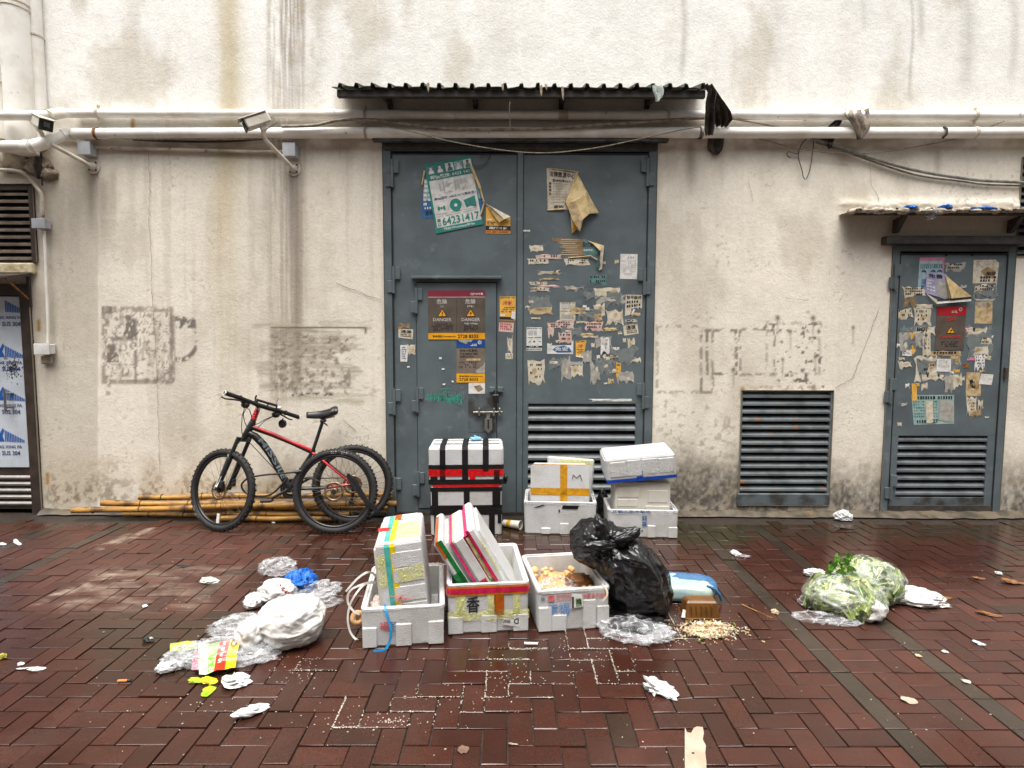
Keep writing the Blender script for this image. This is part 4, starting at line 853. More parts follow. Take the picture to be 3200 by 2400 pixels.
for i, (x, y, w, c, lab) in enumerate(((2846, 650, .09, BLUEBAG, 'blue plastic scrap lying mid-way along the small canopy edge'), (2955, 648, .07, BLUEBAG, 'blue plastic scrap further right on the small canopy edge'), (3070, 656, .20, BLUEBAG, 'longest blue plastic scrap, right end of the small canopy'), (2905, 666, .07, CLEAR, 'clear plastic tatter hanging from the small canopy edge'))):
    a = MB(); q = D(x, y, YW - .19); a.blob(q, (w / 2, .04, .018 if c is BLUEBAG else .04), c, 40 + i, .7, 3, 16, 10, zmin=None); single(a, 'plastic_scrap', lab, 'plastic scrap', 'plastic scraps caught on the canopies')
# tatters on the big canopy
def hang(name, pts, ws, mat, label, cat, y_off, group=None, th=.02, seed=0, folds=5):
    """limp cloth: rows of points across, rippling in depth"""
    a = MB(); n = len(pts); m = 14; vs = []; r = random.Random(seed)
    ph = r.random() * 6
    for i, (p, w_) in enumerate(zip(pts, ws)):
        yo = y_off[i] if isinstance(y_off, (list, tuple)) else y_off
        c = D(p[0], p[1], YW - yo)
        for k in range(m):
            f = k / (m - 1) - .5; dx = w_ * f * (YW - yo) / F; rip = th * math.sin(f * folds * 6.28 + ph + i * .35) + mn.noise((f * 5 + seed, i * .8, 0)) * th
            vs.append(c + Vector((dx, rip, mn.noise((f * 3, i, seed)) * .012)))
    fs = [(i * m + k, i * m + k + 1, (i + 1) * m + k + 1, (i + 1) * m + k) for i in range(n - 1) for k in range(m - 1)]
    a.add(vs, fs, mat, True)
    vs2 = [v + Vector((0, .006, 0)) for v in vs]; a.add(vs2, [f[::-1] for f in fs], mat, True)
    rim = [i * m for i in range(n)] + [(n - 1) * m + k for k in range(1, m)] + [i * m + m - 1 for i in range(n - 2, -1, -1)] + list(range(m - 2, 0, -1))
    allv = vs + vs2; N_ = len(vs)
    a.add([allv[q] for q in rim] + [allv[q + N_] for q in rim], [(k, (k + 1) % len(rim), (k + 1) % len(rim) + len(rim), k + len(rim)) for k in range(len(rim))], mat)
    return single(a, name, label, cat, group)
hang('rag', [(2214, 264), (2228, 285), (2222, 320), (2222, 360), (2220, 400), (2218, 422)], [24, 28, 28, 30, 30, 22], RAG, 'dark rag hanging in a long strip off the right end of the big canopy', 'rag', [.47, .46, .42, .34, .30, .28], 'dark rags on the pipes', .016, 1, 2)
hang('rag', [(2236, 290), (2244, 320), (2252, 350), (2258, 372), (2254, 396)], [14, 40, 62, 62, 36], RAG, 'dark rag draped over the thin pipe by the end of the big canopy', 'rag', [.36, .24, .18, .15, .13], 'dark rags on the pipes', .03, 2, 3)
hang('rag', [(2238, 425), (2238, 445), (2236, 465), (2240, 484)], [54, 50, 44, 14], RAG, 'dark rag tail hanging below the thick pipe', 'rag', .035, 'dark rags on the pipes', .012, 3, 2)
hang('rag', [(2672, 344), (2676, 360), (2684, 378), (2694, 400), (2692, 418), (2688, 434)], [72, 78, 62, 44, 30, 12], RAG2, 'grey dusty plastic rag wrapped over the thin pipe on the right', 'rag', [.10, .135, .14, .145, .14, .14], None, .02, 4, 3)
hang('rag', [(2622, 372), (2612, 386), (2600, 398)], [22, 30, 34], RAG, 'small dark scrap of cloth between the two pipes on the right', 'rag', .06, 'dark rags on the pipes', .01, 5, 2)
hang('rag', [(2582, 432), (2586, 440), (2592, 452), (2594, 464)], [50, 34, 16, 8], RAG, 'black cloth knot under the thick pipe beside the wire hanger', 'rag', .06, 'dark rags on the pipes', .01, 6, 2)
hang('plastic_scrap', [(2056, 266), (2058, 282), (2060, 300), (2056, 316)], [32, 34, 24, 10], film('greenish_tatter', (.62, .68, .62), (.35, .85), 18), 'greenish plastic tatter snagged on the big canopy edge', 'plastic scrap', .475, 'plastic scraps caught on the canopies', .016, 7, 2)
for i, (x, y0, y1, lab) in enumerate(((1337, 258, 286, 'thin pale tatter on the left half of the big canopy edge'), (1570, 262, 282, 'short pale tatter just left of the dangling thread'), (1690, 266, 300, 'pale tatter on the big canopy, right of the dangling thread'), (1706, 262, 280, 'white tatter stub on the big canopy edge'), (1758, 270, 310, 'longest pale tatter hanging from the big canopy edge'))):
    hang('plastic_scrap', [(x, y0), (x + 1, (y0 + y1) / 2), (x + 2, y1)], [8, 7, 3], ROPE, lab, 'plastic scrap', .48, 'plastic scraps caught on the canopies', .006, 11 + i, 1)
# wire coat hanger
a = MB(); H = lambda x, y: W(*d8(x, y), .03)
a.tube([H(1390, 672), (H(1340, 735)), H(1318, 780), H(1312, 825), H(1308, 860), H(1330, 930), H(1350, 1000), H(1358, 1050), H(1375, 1075), H(1392, 1070), H(1420, 1000), H(1440, 900), H(1455, 780), H(1465, 680)], .0042, WIRE, 6)
a.tube([H(1312, 825), H(1270, 818), H(1215, 802), H(1196, 820), H(1205, 845), H(1230, 862)], .0042, WIRE, 6)
single(a, 'wire_hanger', 'bent wire coat hanger dangling sideways below the thick pipe', 'coat hanger')
# ------------------------------------------------------------------ posters, signs, stickers and torn scraps
def bars(a, f, u0, v0, u1, v1, rows, mat, seed, lay=2, dens=.75, cols=14, hh=.5):
    r = random.Random(seed)
    for i in range(rows):
        v = v0 + (v1 - v0) * i / rows; h = (v1 - v0) / rows * hh
        for k in range(cols):
            if r.random() < dens: srect(a, f, u0 + (u1 - u0) * k / cols, v, u0 + (u1 - u0) * (k + r.uniform(.45, .85)) / cols, v + h, mat, lay)
def flap(a, pts, mat, th=None):
    """pts: (px,py,off)"""
    q = [W(*p) for p in pts]; a.add(q, [tuple(range(len(q)))], mat)
def roll(a, p0, p1, r, mat): a.tube([W(*p0), W(*p1)], r, mat, 10)
# blue poster peeping out behind the teal one
q = lambda *p: [d2(*x) for x in p]
t = thing('poster', 'blue poster mostly hidden behind the tilted teal recycling poster', 'poster'); f = wall_map(q((505, 560), (1235, 640), (1300, 985), (480, 1100)), .006)
a = MB(); spoly(a, f, [(.02, 0), (1, 0), (1, 1), (.05, 1), (0, .92)], PBL, 0); srect(a, f, .02, .02, .98, .55, PLB, 1)
bars(a, f, .03, .06, .25, .72, 6, PW, 3, 2, .9, 3, .6); stext(a, f, '查詢', .06, .80, .12, PBK); bars(a, f, .05, .72, .25, .78, 1, PW, 4, 2, 1, 5, .8); a.build('sheet', t)
# teal recycling poster
t = thing('poster', 'tilted teal and white recycling poster with phone number 64231417 on the double door', 'poster'); f = wall_map(q((520, 395), (1130, 280), (1285, 1165), (680, 1285)), .010)
a = MB(); n = 9
for i in range(n):
    for j in range(n):
        pass
srect(a, f, 0, 0, 1, 1, PW, 0); srect(a, f, 0, 0, 1, .245, PTE, 1); srect(a, f, 0, .245, .04, .92, PTE, 1); srect(a, f, 0, .925, 1, 1, PTE, 1); srect(a, f, .985, .245, 1, .925, PTE, 1)
for i, (u0, m1, m2) in enumerate(((.03, PDT, PW), (.22, PDT, PW), (.43, PW, PDT), (.62, PLB, PW), (.81, PW, PDT))):
    srect(a, f, u0, .035, u0 + .17, .155, m1, 2); spoly(a, f, [(u0 + .03, .15), (u0 + .05, .10), (u0 + .07, .095), (u0 + .06, .06), (u0 + .09, .045), (u0 + .12, .06), (u0 + .11, .095), (u0 + .14, .11), (u0 + .15, .15)], m2, 3)
    spoly(a, f, [(u0 + .058, .065), (u0 + .07, .044), (u0 + .11, .044), (u0 + .122, .068), (u0 + .09, .055)], PBK if m1 is PW else PTE, 4)
stext(a, f, '報價熱線: 6423 1417', .08, .175, .055, PW, 3, w=.90)
stext(a, f, '收購', .22, .285, .165, PGY, 2, w=.62); stext(a, f, '高價回收: 64231417(葉先生)', .08, .492, .045, PNV, 2, w=.88)
for u0 in (.06, .365, .665): srect(a, f, u0, .555, u0 + .28, .74, PGY, 1); srect(a, f, u0 + .008, .56, u0 + .272, .735, PW, 2)
ring = lambda cu, cv, r0, r1, m, l, k=24, a0=0, a1=6.2832: [a.quad(f(cu + r0 * math.cos(x0) , cv + r0 * .73 * math.sin(x0), l), f(cu + r1 * math.cos(x0), cv + r1 * .73 * math.sin(x0), l), f(cu + r1 * math.cos(x1), cv + r1 * .73 * math.sin(x1), l), f(cu + r0 * math.cos(x1), cv + r0 * .73 * math.sin(x1), l), m) for x0, x1 in ((a0 + (a1 - a0) * i / k, a0 + (a1 - a0) * (i + 1) / k) for i in range(k))]
ring(.505, .648, .035, .125, PTE, 3); ring(.20, .655, .03, .085, PTE, 3, 8, -.6, .7); ring(.20, .655, .03, .085, PTE, 3, 8, 2.5, 3.8); ring(.20, .655, .0, .025, PDT, 3, 10)
spoly(a, f, [(.68, .60), (.93, .565), (.93, .73), (.80, .70), (.72, .72)], PTE, 3)
for k in range(4): srect(a, f, .70 + .055 * k, .62 + .012 * k, .735 + .055 * k, .66 + .012 * k, PDT, 4)
stext(a, f, '(洗衣機、電冰箱、冷氣機、電視等電器回收)', .06, .755, .026, PGY, 2, w=.9); stext(a, f, '64231417', .165, .795, .115, PTE, 2, w=.79); srect(a, f, .065, .80, .135, .845, PDT, 2); srect(a, f, .065, .86, .135, .905, PDT, 2); stext(a, f, '電', .08, .865, .032, PW, 3)
stext(a, f, '歡迎Whatsapp報價', .17, .94, .042, PW, 2, w=.66); a.build('sheet', t)
a = MB(); roll(a, (*d2(1135, 420), .03), (*d2(1245, 700), .025), .012, PFL); roll(a, (*d2(1245, 700), .025), (*d2(1295, 880), .015), .008, PFL); roll(a, (*d2(525, 470), .02), (*d2(492, 650), .012), .007, PFL); roll(a, (*d2(1298, 890), .012), (*d2(1254, 1040), .018), .007, PFL); a.build('curled_edge', t)
# orange and black poster with a folded corner
t = thing('poster', 'small orange poster with a black stripe and folded-down corner beside the teal poster', 'poster'); f = wall_map(q((1322, 940), (1650, 960), (1636, 1288), (1320, 1285)), .006)
a = MB(); spoly(a, f, [(0, 0), (.12, .02), (.52, .58), (.98, .36), (1, 1), (0, 1)], PYE, 0); srect(a, f, .0, .70, 1, .88, PBK, 1); srect(a, f, 0, .88, 1, 1, POR, 1); stext(a, f, '順興冷氣', .13, .735, .105, PW, 2, w=.74); bars(a, f, .05, .91, .95, .98, 1, PBK, 4, 2, .9, 16, .7); bars(a, f, .05, .55, .40, .68, 2, PBK, 6, 2, .8, 7); srect(a, f, .05, .44, .25, .50, PW, 1); a.build('sheet', t)
a = MB(); flap(a, [(*d2(1308, 890), .008), (*d2(1490, 1142), .03), (*d2(1560, 1100), .045), (*d2(1400, 950), .04)], PFL); flap(a, [(*d2(1308, 890), .008), (*d2(1400, 950), .04), (*d2(1560, 1100), .045), (*d2(1642, 1066), .03)], PO); flap(a, [(*d2(1308, 890), .008), (*d2(1490, 1142), .03), (*d2(1642, 1066), .03)], PFL); a.build('folded_corner', t)
# half-peeled white notice at the top right of the door
q = lambda *p: [a2(*x) for x in p]
t = thing('poster', 'peeling black and white poster with its tan back hanging down, top of right door leaf', 'poster'); f = wall_map(q((1305, 600), (1490, 622), (1480, 838), (1312, 842)), .006)
a = MB(); spoly(a, f, [(0, 0), (1, 0), (.58, .86), (.75, 1), (0, 1)], PO, 0); stext(a, f, '法律資源中心', .08, .05, .14, PBK, 2, w=.82); stext(a, f, '查詢熱線:9271 42', .18, .24, .07, PBK, 2, w=.72)
for i, ch in enumerate('查詢電話'): stext(a, f, ch, .06, .32 + .085 * i, .06, PBK, 2)
bars(a, f, .2, .34, .66, .86, 8, PG, 5, 2, .8, 6, .25); stext(a, f, '查詢', .2, .88, .07, PBK, 2, w=.34); a.build('sheet', t)
a = MB(); A = lambda x, y, o: (*a2(x, y), o)
flap(a, [A(1482, 628, .015), A(1535, 745, .05), A(1470, 790, .06), A(1418, 800, .05), A(1450, 700, .03)], PFL); flap(a, [A(1482, 628, .015), A(1606, 858, .02), A(1552, 862, .05), A(1535, 745, .05)], PT); flap(a, [A(1535, 745, .05), A(1552, 862, .05), A(1515, 895, .07), A(1470, 790, .06)], PFL)
flap(a, [A(1470, 790, .06), A(1515, 895, .07), A(1498, 966, .05), A(1458, 905, .06), A(1418, 800, .05)], PT); flap(a, [A(1418, 800, .05), A(1408, 812, .03), A(1440, 842, .03), A(1452, 978, .02), A(1470, 900, .05)], PFL); flap(a, [A(1455, 905, .05), A(1498, 966, .045), A(1478, 950, .02), A(1452, 978, .02)], PYE); roll(a, (*a2(1482, 626), .02), (*a2(1418, 800), .03), .008, PFL); roll(a, (*a2(1310, 842), .008), (*a2(1408, 836), .014), .006, PFL); roll(a, (*a2(1320, 600), .010), (*a2(1490, 622), .014), .004, PT); a.build('hanging_back', t)
# torn blue-brown poster piece
q = lambda *p: [d3(*x) for x in p]
def patch(par, name, fn, pts, mat, off=.005, th=.0):
    a = MB(); a.add([W(*fn(*p), off) for p in pts], [tuple(range(len(pts)))], mat); return a
t = thing('poster_remnant', 'wide torn remnant, brown at left and dark blue at right, with hanging strip', 'torn poster')
a = patch(t, '', d3, [(392, 138), (560, 140), (720, 150), (690, 210), (700, 300), (545, 332), (560, 290), (520, 262), (540, 230), (460, 212), (500, 200), (400, 165)], PMB, .006); a.add([W(*d3(x, y), .007) for x, y in ((690, 160), (735, 160), (870, 200), (862, 270), (800, 312), (698, 308))], [(0, 1, 2, 3, 4, 5)], PDT)
f = wall_map(q((678, 165), (800, 165), (800, 305), (690, 305)), .008); stext(a, f, '及代辦', .05, .08, .36, PBK, 1, w=.95); stext(a, f, '查詢熱線', .1, .58, .14, PW, 1, w=.8)
for k in range(9):
    r = random.Random(k); y = 150 + k * 18; a.add([W(*d3(x, yy), .0075) for x, yy in ((430 + r.randint(0, 90), y), (600 + r.randint(0, 90), y + 3), (640, y + 8), (480, y + 7))], [(0, 1, 2, 3)], PT if k % 2 else PO)
a.build('sheet', t)
a = MB(); flap(a, [(*d3(738, 160), .008), (*d3(902, 212), .03), (*d3(860, 262), .04), (*d3(800, 200), .02)], PFL); flap(a, [(*d3(902, 212), .03), (*d3(890, 330), .03), (*d3(880, 440), .02), (*d3(846, 455), .015), (*d3(858, 330), .04), (*d3(872, 225), .035)], PO); flap(a, [(*d3(846, 455), .015), (*d3(815, 398), .02), (*d3(858, 350), .04), (*d3(866, 400), .03)], PDT); roll(a, (*d3(550, 332), .01), (*d3(770, 312), .016), .005, PFL); roll(a, (*d3(770, 312), .016), (*d3(835, 350), .016), .005, PO); a.build('hanging_strip', t)
# white notice
t = thing('notice', 'clean white A4 notice with faint grey text near the right hinges', 'notice'); f = wall_map(q((1062, 292), (1228, 295), (1224, 540), (1055, 536)), .005)
a = MB(); srect(a, f, 0, 0, 1, 1, PLV if False else PW, 0); bars(a, f, .15, .10, .85, .20, 1, PG, 2, 1, .9, 5, .8); bars(a, f, .06, .26, .94, .74, 6, PGY, 4, 1, .75, 9, .55); bars(a, f, .25, .78, .8, .84, 1, PGY, 5, 1, .8, 5, .7); a.build('sheet', t)
# danger sign, wicket door
q = lambda *p: [d4(*x) for x in p]
tri = lambda a, f, cu, cv, s, asp: (spoly(a, f, [(cu, cv - s * .55), (cu + s * asp * .60, cv + s * .45), (cu - s * asp * .60, cv + s * .45)], SGK, 2), spoly(a, f, [(cu, cv - s * .42), (cu + s * asp * .48, cv + s * .38), (cu - s * asp * .48, cv + s * .38)], SGY, 3))
t = thing('danger_sign', 'wide twin-panel brown DANGER sign with maroon top on the wicket door', 'warning sign'); f = wall_map(q((455, 192), (1047, 190), (1048, 697), (460, 699)), .020)
a = MB(); P4 = [f(0, 0), f(1, 0), f(1, 1), f(0, 1)]; a.prism(P4, (0, .003, 0), SGB); srect(a, f, 0, 0, 1, .13, SGM, 1); srect(a, f, 0, .13, 1, .142, SGT, 1); srect(a, f, 0, .87, 1, 1, SGY, 1); srect(a, f, .498, .142, .503, .87, SGK, 1)
stext(a, f, 'CLP', .745, .05, .045, SGW, 2, w=.075); ring(.855, .072, .014, .022, SGW, 2, 16); srect(a, f, .853, .05, .857, .094, SGW, 2); stext(a, f, '中電', .885, .048, .048, SGW, 2, w=.08)
asp = f.h / f.w
for u0, sub, bolt in ((.245, '小心', 0), (.745, '高壓電力', 1)):
    stext(a, f, '危險', u0, .175, .105, SGT, 2, w=.185, center=True); srect(a, f, u0 - .04, .20, u0 - .01, .27, SGRD, 3) if False else None
    stext(a, f, sub, u0, .305, .04, SGT, 2, w=.06 if not bolt else .12, center=True); tri(a, f, u0 + .005, .46, .17, asp)
    if bolt: spoly(a, f, [(u0 + .015, .42), (u0 - .015, .475), (u0 + .002, .475), (u0 - .008, .52), (u0 + .03, .455), (u0 + .010, .458)], SGK, 4)
    else: srect(a, f, u0 - .003, .43, u0 + .013, .485, SGK, 4); srect(a, f, u0 - .003, .497, u0 + .013, .513, SGK, 4)
    stext(a, f, 'DANGER', u0 + .005, .56, .07, SGT, 2, w=.325, center=True)
stext(a, f, 'High voltage', .755, .655, .045, SGT, 2, w=.23, center=True); bars(a, f, .06, .68, .44, .84, 4, SGK, 2, 2, .9, 12, .45); bars(a, f, .63, .72, .88, .84, 3, SGK, 3, 2, .9, 9, .5)
stext(a, f, '緊急電話 Emergencies', .08, .915, .05, SGK, 2, w=.40); stext(a, f, '2728 8333', .52, .902, .072, SGK, 2, w=.36); a.build('sign_plate', t)
a = MB()
for u_, v_ in ((.02, .975), (.98, .975), (.02, .025), (.98, .025)): c = f(u_, v_, 1); a.tube([c, c + Vector((0, -.003, 0))], .004, BRASS, 8); 
t = thing('danger_sign', 'faded narrow sign with blue top and amber strip below the DANGER sign', 'warning sign'); f = wall_map(q((752, 701), (1048, 700), (1047, 1146), (752, 1146)), .019)
a = MB(); a.prism([f(0, 0), f(1, 0), f(1, 1), f(0, 1)], (0, .002, 0), SGT2); srect(a, f, 0, .0, 1, .195, SGBL, 1); spoly(a, f, [(.05, 0), (.58, 0), (.50, .06), (.42, .05), (.33, .11), (.22, .07), (.12, .05)], PG, 2); srect(a, f, 0, .79, 1, 1, SGY, 1); asp = f.h / f.w
ring(.81, .065, .045, .062, SGW, 2, 18); stext(a, f, '中', .775, .045, .042, SGW, 3); bars(a, f, .5, .10, .72, .16, 2, SGW, 2, 2, .95, 4, .6); stext(a, f, '此為火警重地', .12, .225, .055, SGK, 2, w=.6); stext(a, f, 'THE MAIN RED', .12, .305, .045, SGK, 2, w=.62); stext(a, f, 'SUBSTATION', .12, .375, .04, SGK, 2, w=.5); srect(a, f, .34, .44, .84, .49, PT, 2); bars(a, f, .1, .52, .72, .68, 3, SGK, 4, 2, .8, 9, .4); spoly(a, f, [(.72, .78), (.66, .72), (.95, .60), (.97, .52), (1, .56), (1, .78)], PG, 2)
stext(a, f, '緊急電話 Emergencies', .10, .835, .042, SGK, 2, w=.82); stext(a, f, '2728 8333', .10, .895, .065, SGK, 2, w=.66); a.build('sign_plate', t)
# small stickers on the wicket side of the door
def sticker(fn, corn, label, draw, mat, off=.005, group=None, name='sticker', cat='sticker'):
    t = thing(name, label, cat, group); f = wall_map([fn(*c) for c in corn], off); a = MB(); srect(a, f, 0, 0, 1, 1, mat, 0); draw(a, f); a.build('sheet', t); return t
B4 = lambda x0, y0, x1, y1, s=0: [(x0, y0), (x1, y0 + s), (x1, y1 + s), (x0, y1)]
def dr(a, f): stext(a, f, '冷氣', .2, .17, .2, PRD, 1, w=.6); bars(a, f, .03, .03, .97, .09, 1, PBK, 1, 1, .9, 14, .7); bars(a, f, .1, .44, .95, .70, 3, PBK, 2, 1, .85, 9, .5); srect(a, f, .02, .73, .35, .82, PW, 1); srect(a, f, 0, .85, 1, .97, PBK, 1); spoly(a, f, [(.78, .60), (.95, .66), (1, .97), (.72, .9)], PW, 2)
sticker(d4, [(1200, 255), (1366, 253), (1362, 505), (1200, 500)], 'orange sticker with red characters and a black foot right of the DANGER sign', dr, PYE)
def dr(a, f): bars(a, f, .08, .12, .92, .85, 3, PRD, 7, 1, .95, 6, .7); bars(a, f, .03, .02, .97, .08, 1, PRD, 8, 1, .9, 12, .8)
sticker(d4, [(1195, 520), (1347, 527), (1340, 628), (1190, 615)], 'faded pink sticker directly below the orange sticker', dr, PPK)
def dr(a, f): stext(a, f, '通渠', .18, .1, .36, PBK, 1, w=.72); bars(a, f, .15, .55, .9, .90, 2, PBK, 3, 1, .9, 8, .6)
sticker(d4, [(148, 588), (303, 596), (298, 697), (150, 680)], 'cream drain-clearing sticker on the hinge side of the wicket door', dr, PO)
def dr(a, f): bars(a, f, .2, .12, .8, .9, 6, PNV, 9, 1, .7, 4, .5)
sticker(d4, [(168, 758), (254, 755), (240, 930), (170, 928)], 'bent white paper strip hanging at the hinge side of the wicket door', dr, PW)
def dr(a, f): spoly(a, f, [(.3, .3), (.7, .2), (.9, .6), (.6, .85), (.45, .6)], PMB, 1)
sticker(d4, B4(877, 1150, 1047, 1262), 'white patch of paint-like paper with a brown smear above the padlock plate', dr, PW, .019)
# stickers on the right leaf
def dr(a, f): bars(a, f, .05, .03, .95, .09, 1, PBK, 1, 1, .85, 12, .7); bars(a, f, .12, .14, .85, .36, 1, PGY, 2, 1, 1, 2, .9); bars(a, f, .08, .42, .95, .48, 1, PBK, 3, 1, .9, 12, .6); spoly(a, f, [(.1, .65), (.25, .55), (.3, .65)], PG, 1); spoly(a, f, [(.4, .62), (.5, .55), (.6, .62), (.5, .66)], PTE, 1); spoly(a, f, [(.7, .58), (.95, .6), (.9, .64)], PDT, 1); srect(a, f, 0, .79, 1, .87, PBK, 1); bars(a, f, .2, .81, .8, .85, 1, PW, 4, 2, .9, 6, .9); bars(a, f, .18, .91, .97, .97, 1, PTE, 5, 1, .95, 12, .9); srect(a, f, .03, .90, .14, .98, PTE, 1)
sticker(d3, B4(142, 1010, 293, 1240), 'intact white sticker with black and blue foot, lower left of the right door leaf', dr, PW)
def dr(a, f): bars(a, f, .08, .02, .95, .08, 1, PBK, 1, 1, .85, 12, .7); bars(a, f, .1, .12, .9, .36, 1, PGY, 2, 1, 1, 2, .9); bars(a, f, .05, .47, .8, .52, 1, PBK, 3, 1, .9, 8, .7); spoly(a, f, [(.05, .78), (.2, .64), (.4, .72), (.6, .66), (.95, .82), (.9, .9), (.1, .9)], PG, 1)
sticker(d3, B4(468, 765, 620, 945), 'weathered cream air-conditioning sticker in the middle of the right door leaf', dr, PO)
def dr(a, f):
    stext(a, f, '特平裝修', .06, .03, .22, PBK, 1, w=.9)
    for k in range(3): bars(a, f, .08, .30 + .2 * k, .95, .47 + .2 * k, 1, PBK, k, 1, .9, 6, .75)
    spoly(a, f, [(.3, 1.0), (.45, .72), (.62, .68), (.8, .8), (1.0, .75), (1, 1)], STEEL, 2); spoly(a, f, [(.35, 1.0), (.47, .75), (.6, .78), (.5, .95)], PW, 3)
sticker(d3, [(1112, 690), (1275, 695), (1270, 860), (1105, 900)], 'torn tan renovation sticker with rows of bold characters beside the right hinge', dr, PO)
def dr(a, f): stext(a, f, '通渠', .2, .12, .40, PBK, 1, w=.66); bars(a, f, .2, .60, .92, .92, 2, PBK, 3, 1, .9, 8, .55); bars(a, f, .03, .03, .97, .09, 1, PBK, 8, 1, .9, 14, .9)
sticker(d3, [(1085, 990), (1225, 972), (1240, 1072), (1098, 1092)], 'tilted cream drain-clearing sticker on the right edge of the door leaf', dr, PO)
def dr(a, f): stext(a, f, '冷', .25, .2, .25, PRD, 1, w=.5); bars(a, f, .15, .50, .9, .80, 3, PBK, 3, 1, .8, 5, .5); bars(a, f, .05, .03, .95, .1, 1, PBK, 5, 1, .9, 10, .8); spoly(a, f, [(0, 1), (.1, .85), (.3, .95), (.5, .82), (.7, .96), (.85, .86), (1, 1)], PW, 2)
sticker(d3, [(622, 1145), (728, 1138), (700, 1310), (625, 1300)], 'small torn orange sticker on the lower middle of the right door leaf', dr, PYE)
def dr(a, f): spoly(a, f, [(.2, .5), (.35, .15), (.65, .05), (.85, .3), (.95, .8), (.4, .85)], PBL, 1); stext(a, f, '免安', .3, .2, .45, PW, 2, w=.5)
sticker(d3, [(345, 1190), (600, 1185), (598, 1272), (342, 1270)], 'half-torn pale sticker with big blue characters on the right door leaf', dr, PW)
# torn scraps glued to the door: parts of the door
def scrap(par, fn, x0, y0, x1, y1, mat, seed, j=.22, marks=None, rows=2, off=.0045, n=7, mm=None):
    if mat is not GHOST: ex, ey = (x1 - x0) * .06, (y1 - y0) * .09; x0 -= ex; x1 += ex; y0 -= ey; y1 += ey
    a = MB(); p = [fn(*q_) for q_ in jag(x0, y0, x1, y1, seed, j * .85, n)]; r = random.Random(seed)
    a.add([W(*q_, off + r.uniform(0, .004)) for q_ in p], [tuple(range(len(p)))], mat)
    if marks:
        f = wall_map([fn(x0, y0), fn(x1, y0), fn(x1, y1), fn(x0, y1)], off + .0035); bars(a, f, .15, .18, .85, .78, rows, mm or PBK, seed, 1, marks, 8, .5)
    if mat in (PO, PT, PW, PG) and (x1 - x0) > 50:
        f = wall_map([fn(x0, y0), fn(x1, y0), fn(x1, y1), fn(x0, y1)], off + .003); c_ = random.Random(seed + 99); 
        u, v = c_.uniform(.2, .6), c_.uniform(.25, .6); spoly(a, f, [(u, v), (u + .2, v - .08), (u + .28, v + .1), (u + .1, v + .2)], {PO: PT, PT: PMB, PW: PGY, PG: PO}[mat], 1)
    a.build('paper_scrap', par)
S1 = [(175, 208, 298, 270, PO, 1), (238, 300, 476, 345, PPK, 2, .3, .7, 1, .006), (156, 340, 352, 395, PO, 3, .35, .6, 1), (520, 342, 752, 405, PO, 4, .3, .7, 2), (255, 452, 480, 495, PO, 5, .6, .4, 1), (252, 528, 472, 555, PT, 6, .8), (172, 566, 342, 600, PO, 7, .5, .4, 1), (240, 596, 476, 625, PPK, 8, .6), (180, 622, 368, 662, PO, 9, .5, .5, 1), (508, 600, 712, 668, PG, 10, .75), (745, 495, 935, 605, PDT, 11, .5, .7, 2), (808, 628, 1062, 715, PO, 12, .3), (830, 700, 1110, 785, PG, 13, .6), (165, 745, 222, 780, PPK, 14, .5), (165, 812, 398, 885, PT, 15, .35), (185, 915, 276, 932, PO, 16, .4), (128, 798, 186, 825, PO, 17, .5), (575, 815, 722, 915, PT, 18, .5), (800, 780, 905, 900, PO, 19, .45), (805, 870, 880, 960, PT, 20, .4), (920, 840, 1085, 985, PO, 21, .45), (1000, 930, 1070, 985, PG, 22, .5), (355, 945, 600, 1030, PPK, 23, .45, .7, 3), (348, 1000, 410, 1125, PPK, 24, .5), (460, 1060, 582, 1170, PPK, 25, .3, .8, 2), (520, 1030, 596, 1058, PO, 26, .3), (425, 1135, 482, 1165, PO, 27, .4), (715, 958, 890, 1045, PPK, 28, .45, .7, 2), (630, 948, 720, 975, PO, 29, .5), (895, 1015, 1035, 1050, PT, 30, .5), (662, 1068, 795, 1098, PT, 31, .4), (685, 1095, 850, 1115, PO, 32, .4), (820, 1100, 970, 1212, PG, 33, .35), (870, 1105, 950, 1268, PW, 34, .3, .4, 3, .012), (690, 1235, 782, 1370, PG, 35, .35), (480, 1310, 570, 1535, PG, 36, .3), (540, 1345, 690, 1385, PG, 37, .3), (575, 1380, 690, 1505, PO, 38, .45), (160, 1340, 315, 1560, PO, 39, .3, .3, 4), (368, 1342, 448, 1370, PO, 40, .2), (765, 1360, 862, 1565, PG, 41, .4), (895, 1275, 1060, 1350, PO, 42, .65, .5, 2), (890, 1360, 950, 1430, PO, 43, .6), (915, 1420, 1025, 1465, PO, 44, .5), (1020, 1348, 1065, 1510, PYE, 45, .25, .5, 3), (1032, 1440, 1185, 1562, PG, 46, .4), (1155, 1310, 1258, 1370, PO, 47, .7), (980, 1205, 1056, 1245, PW, 48, .5), (1130, 1120, 1205, 1230, PO, 49, .7), (1085, 1120, 1115, 1165, PO, 50, .4), (1110, 930, 1240, 970, PG, 51, .5, .5, 1), (940, 1510, 1000, 1562, PT, 52, .6), (900, 1550, 932, 1568, PW, 53, .3), (345, 1165, 392, 1240, PW, 54, .5), (775, 1160, 812, 1215, PO, 55, .5), (692, 792, 728, 822, PW, 56, .4), (720, 815, 758, 848, PW, 57, .4), (1005, 352, 1045, 388, PO, 58, .4), (1190, 1300, 1215, 1345, PW, 59, .6), (880, 368, 918, 395, PO, 60, .3), (828, 1280, 862, 1325, PW, 61, .5), (580, 1140, 600, 1260, PW, 62, .4), (1160, 860, 1255, 910, PT, 63, .5), (1040, 1050, 1080, 1085, PO, 64, .5)]
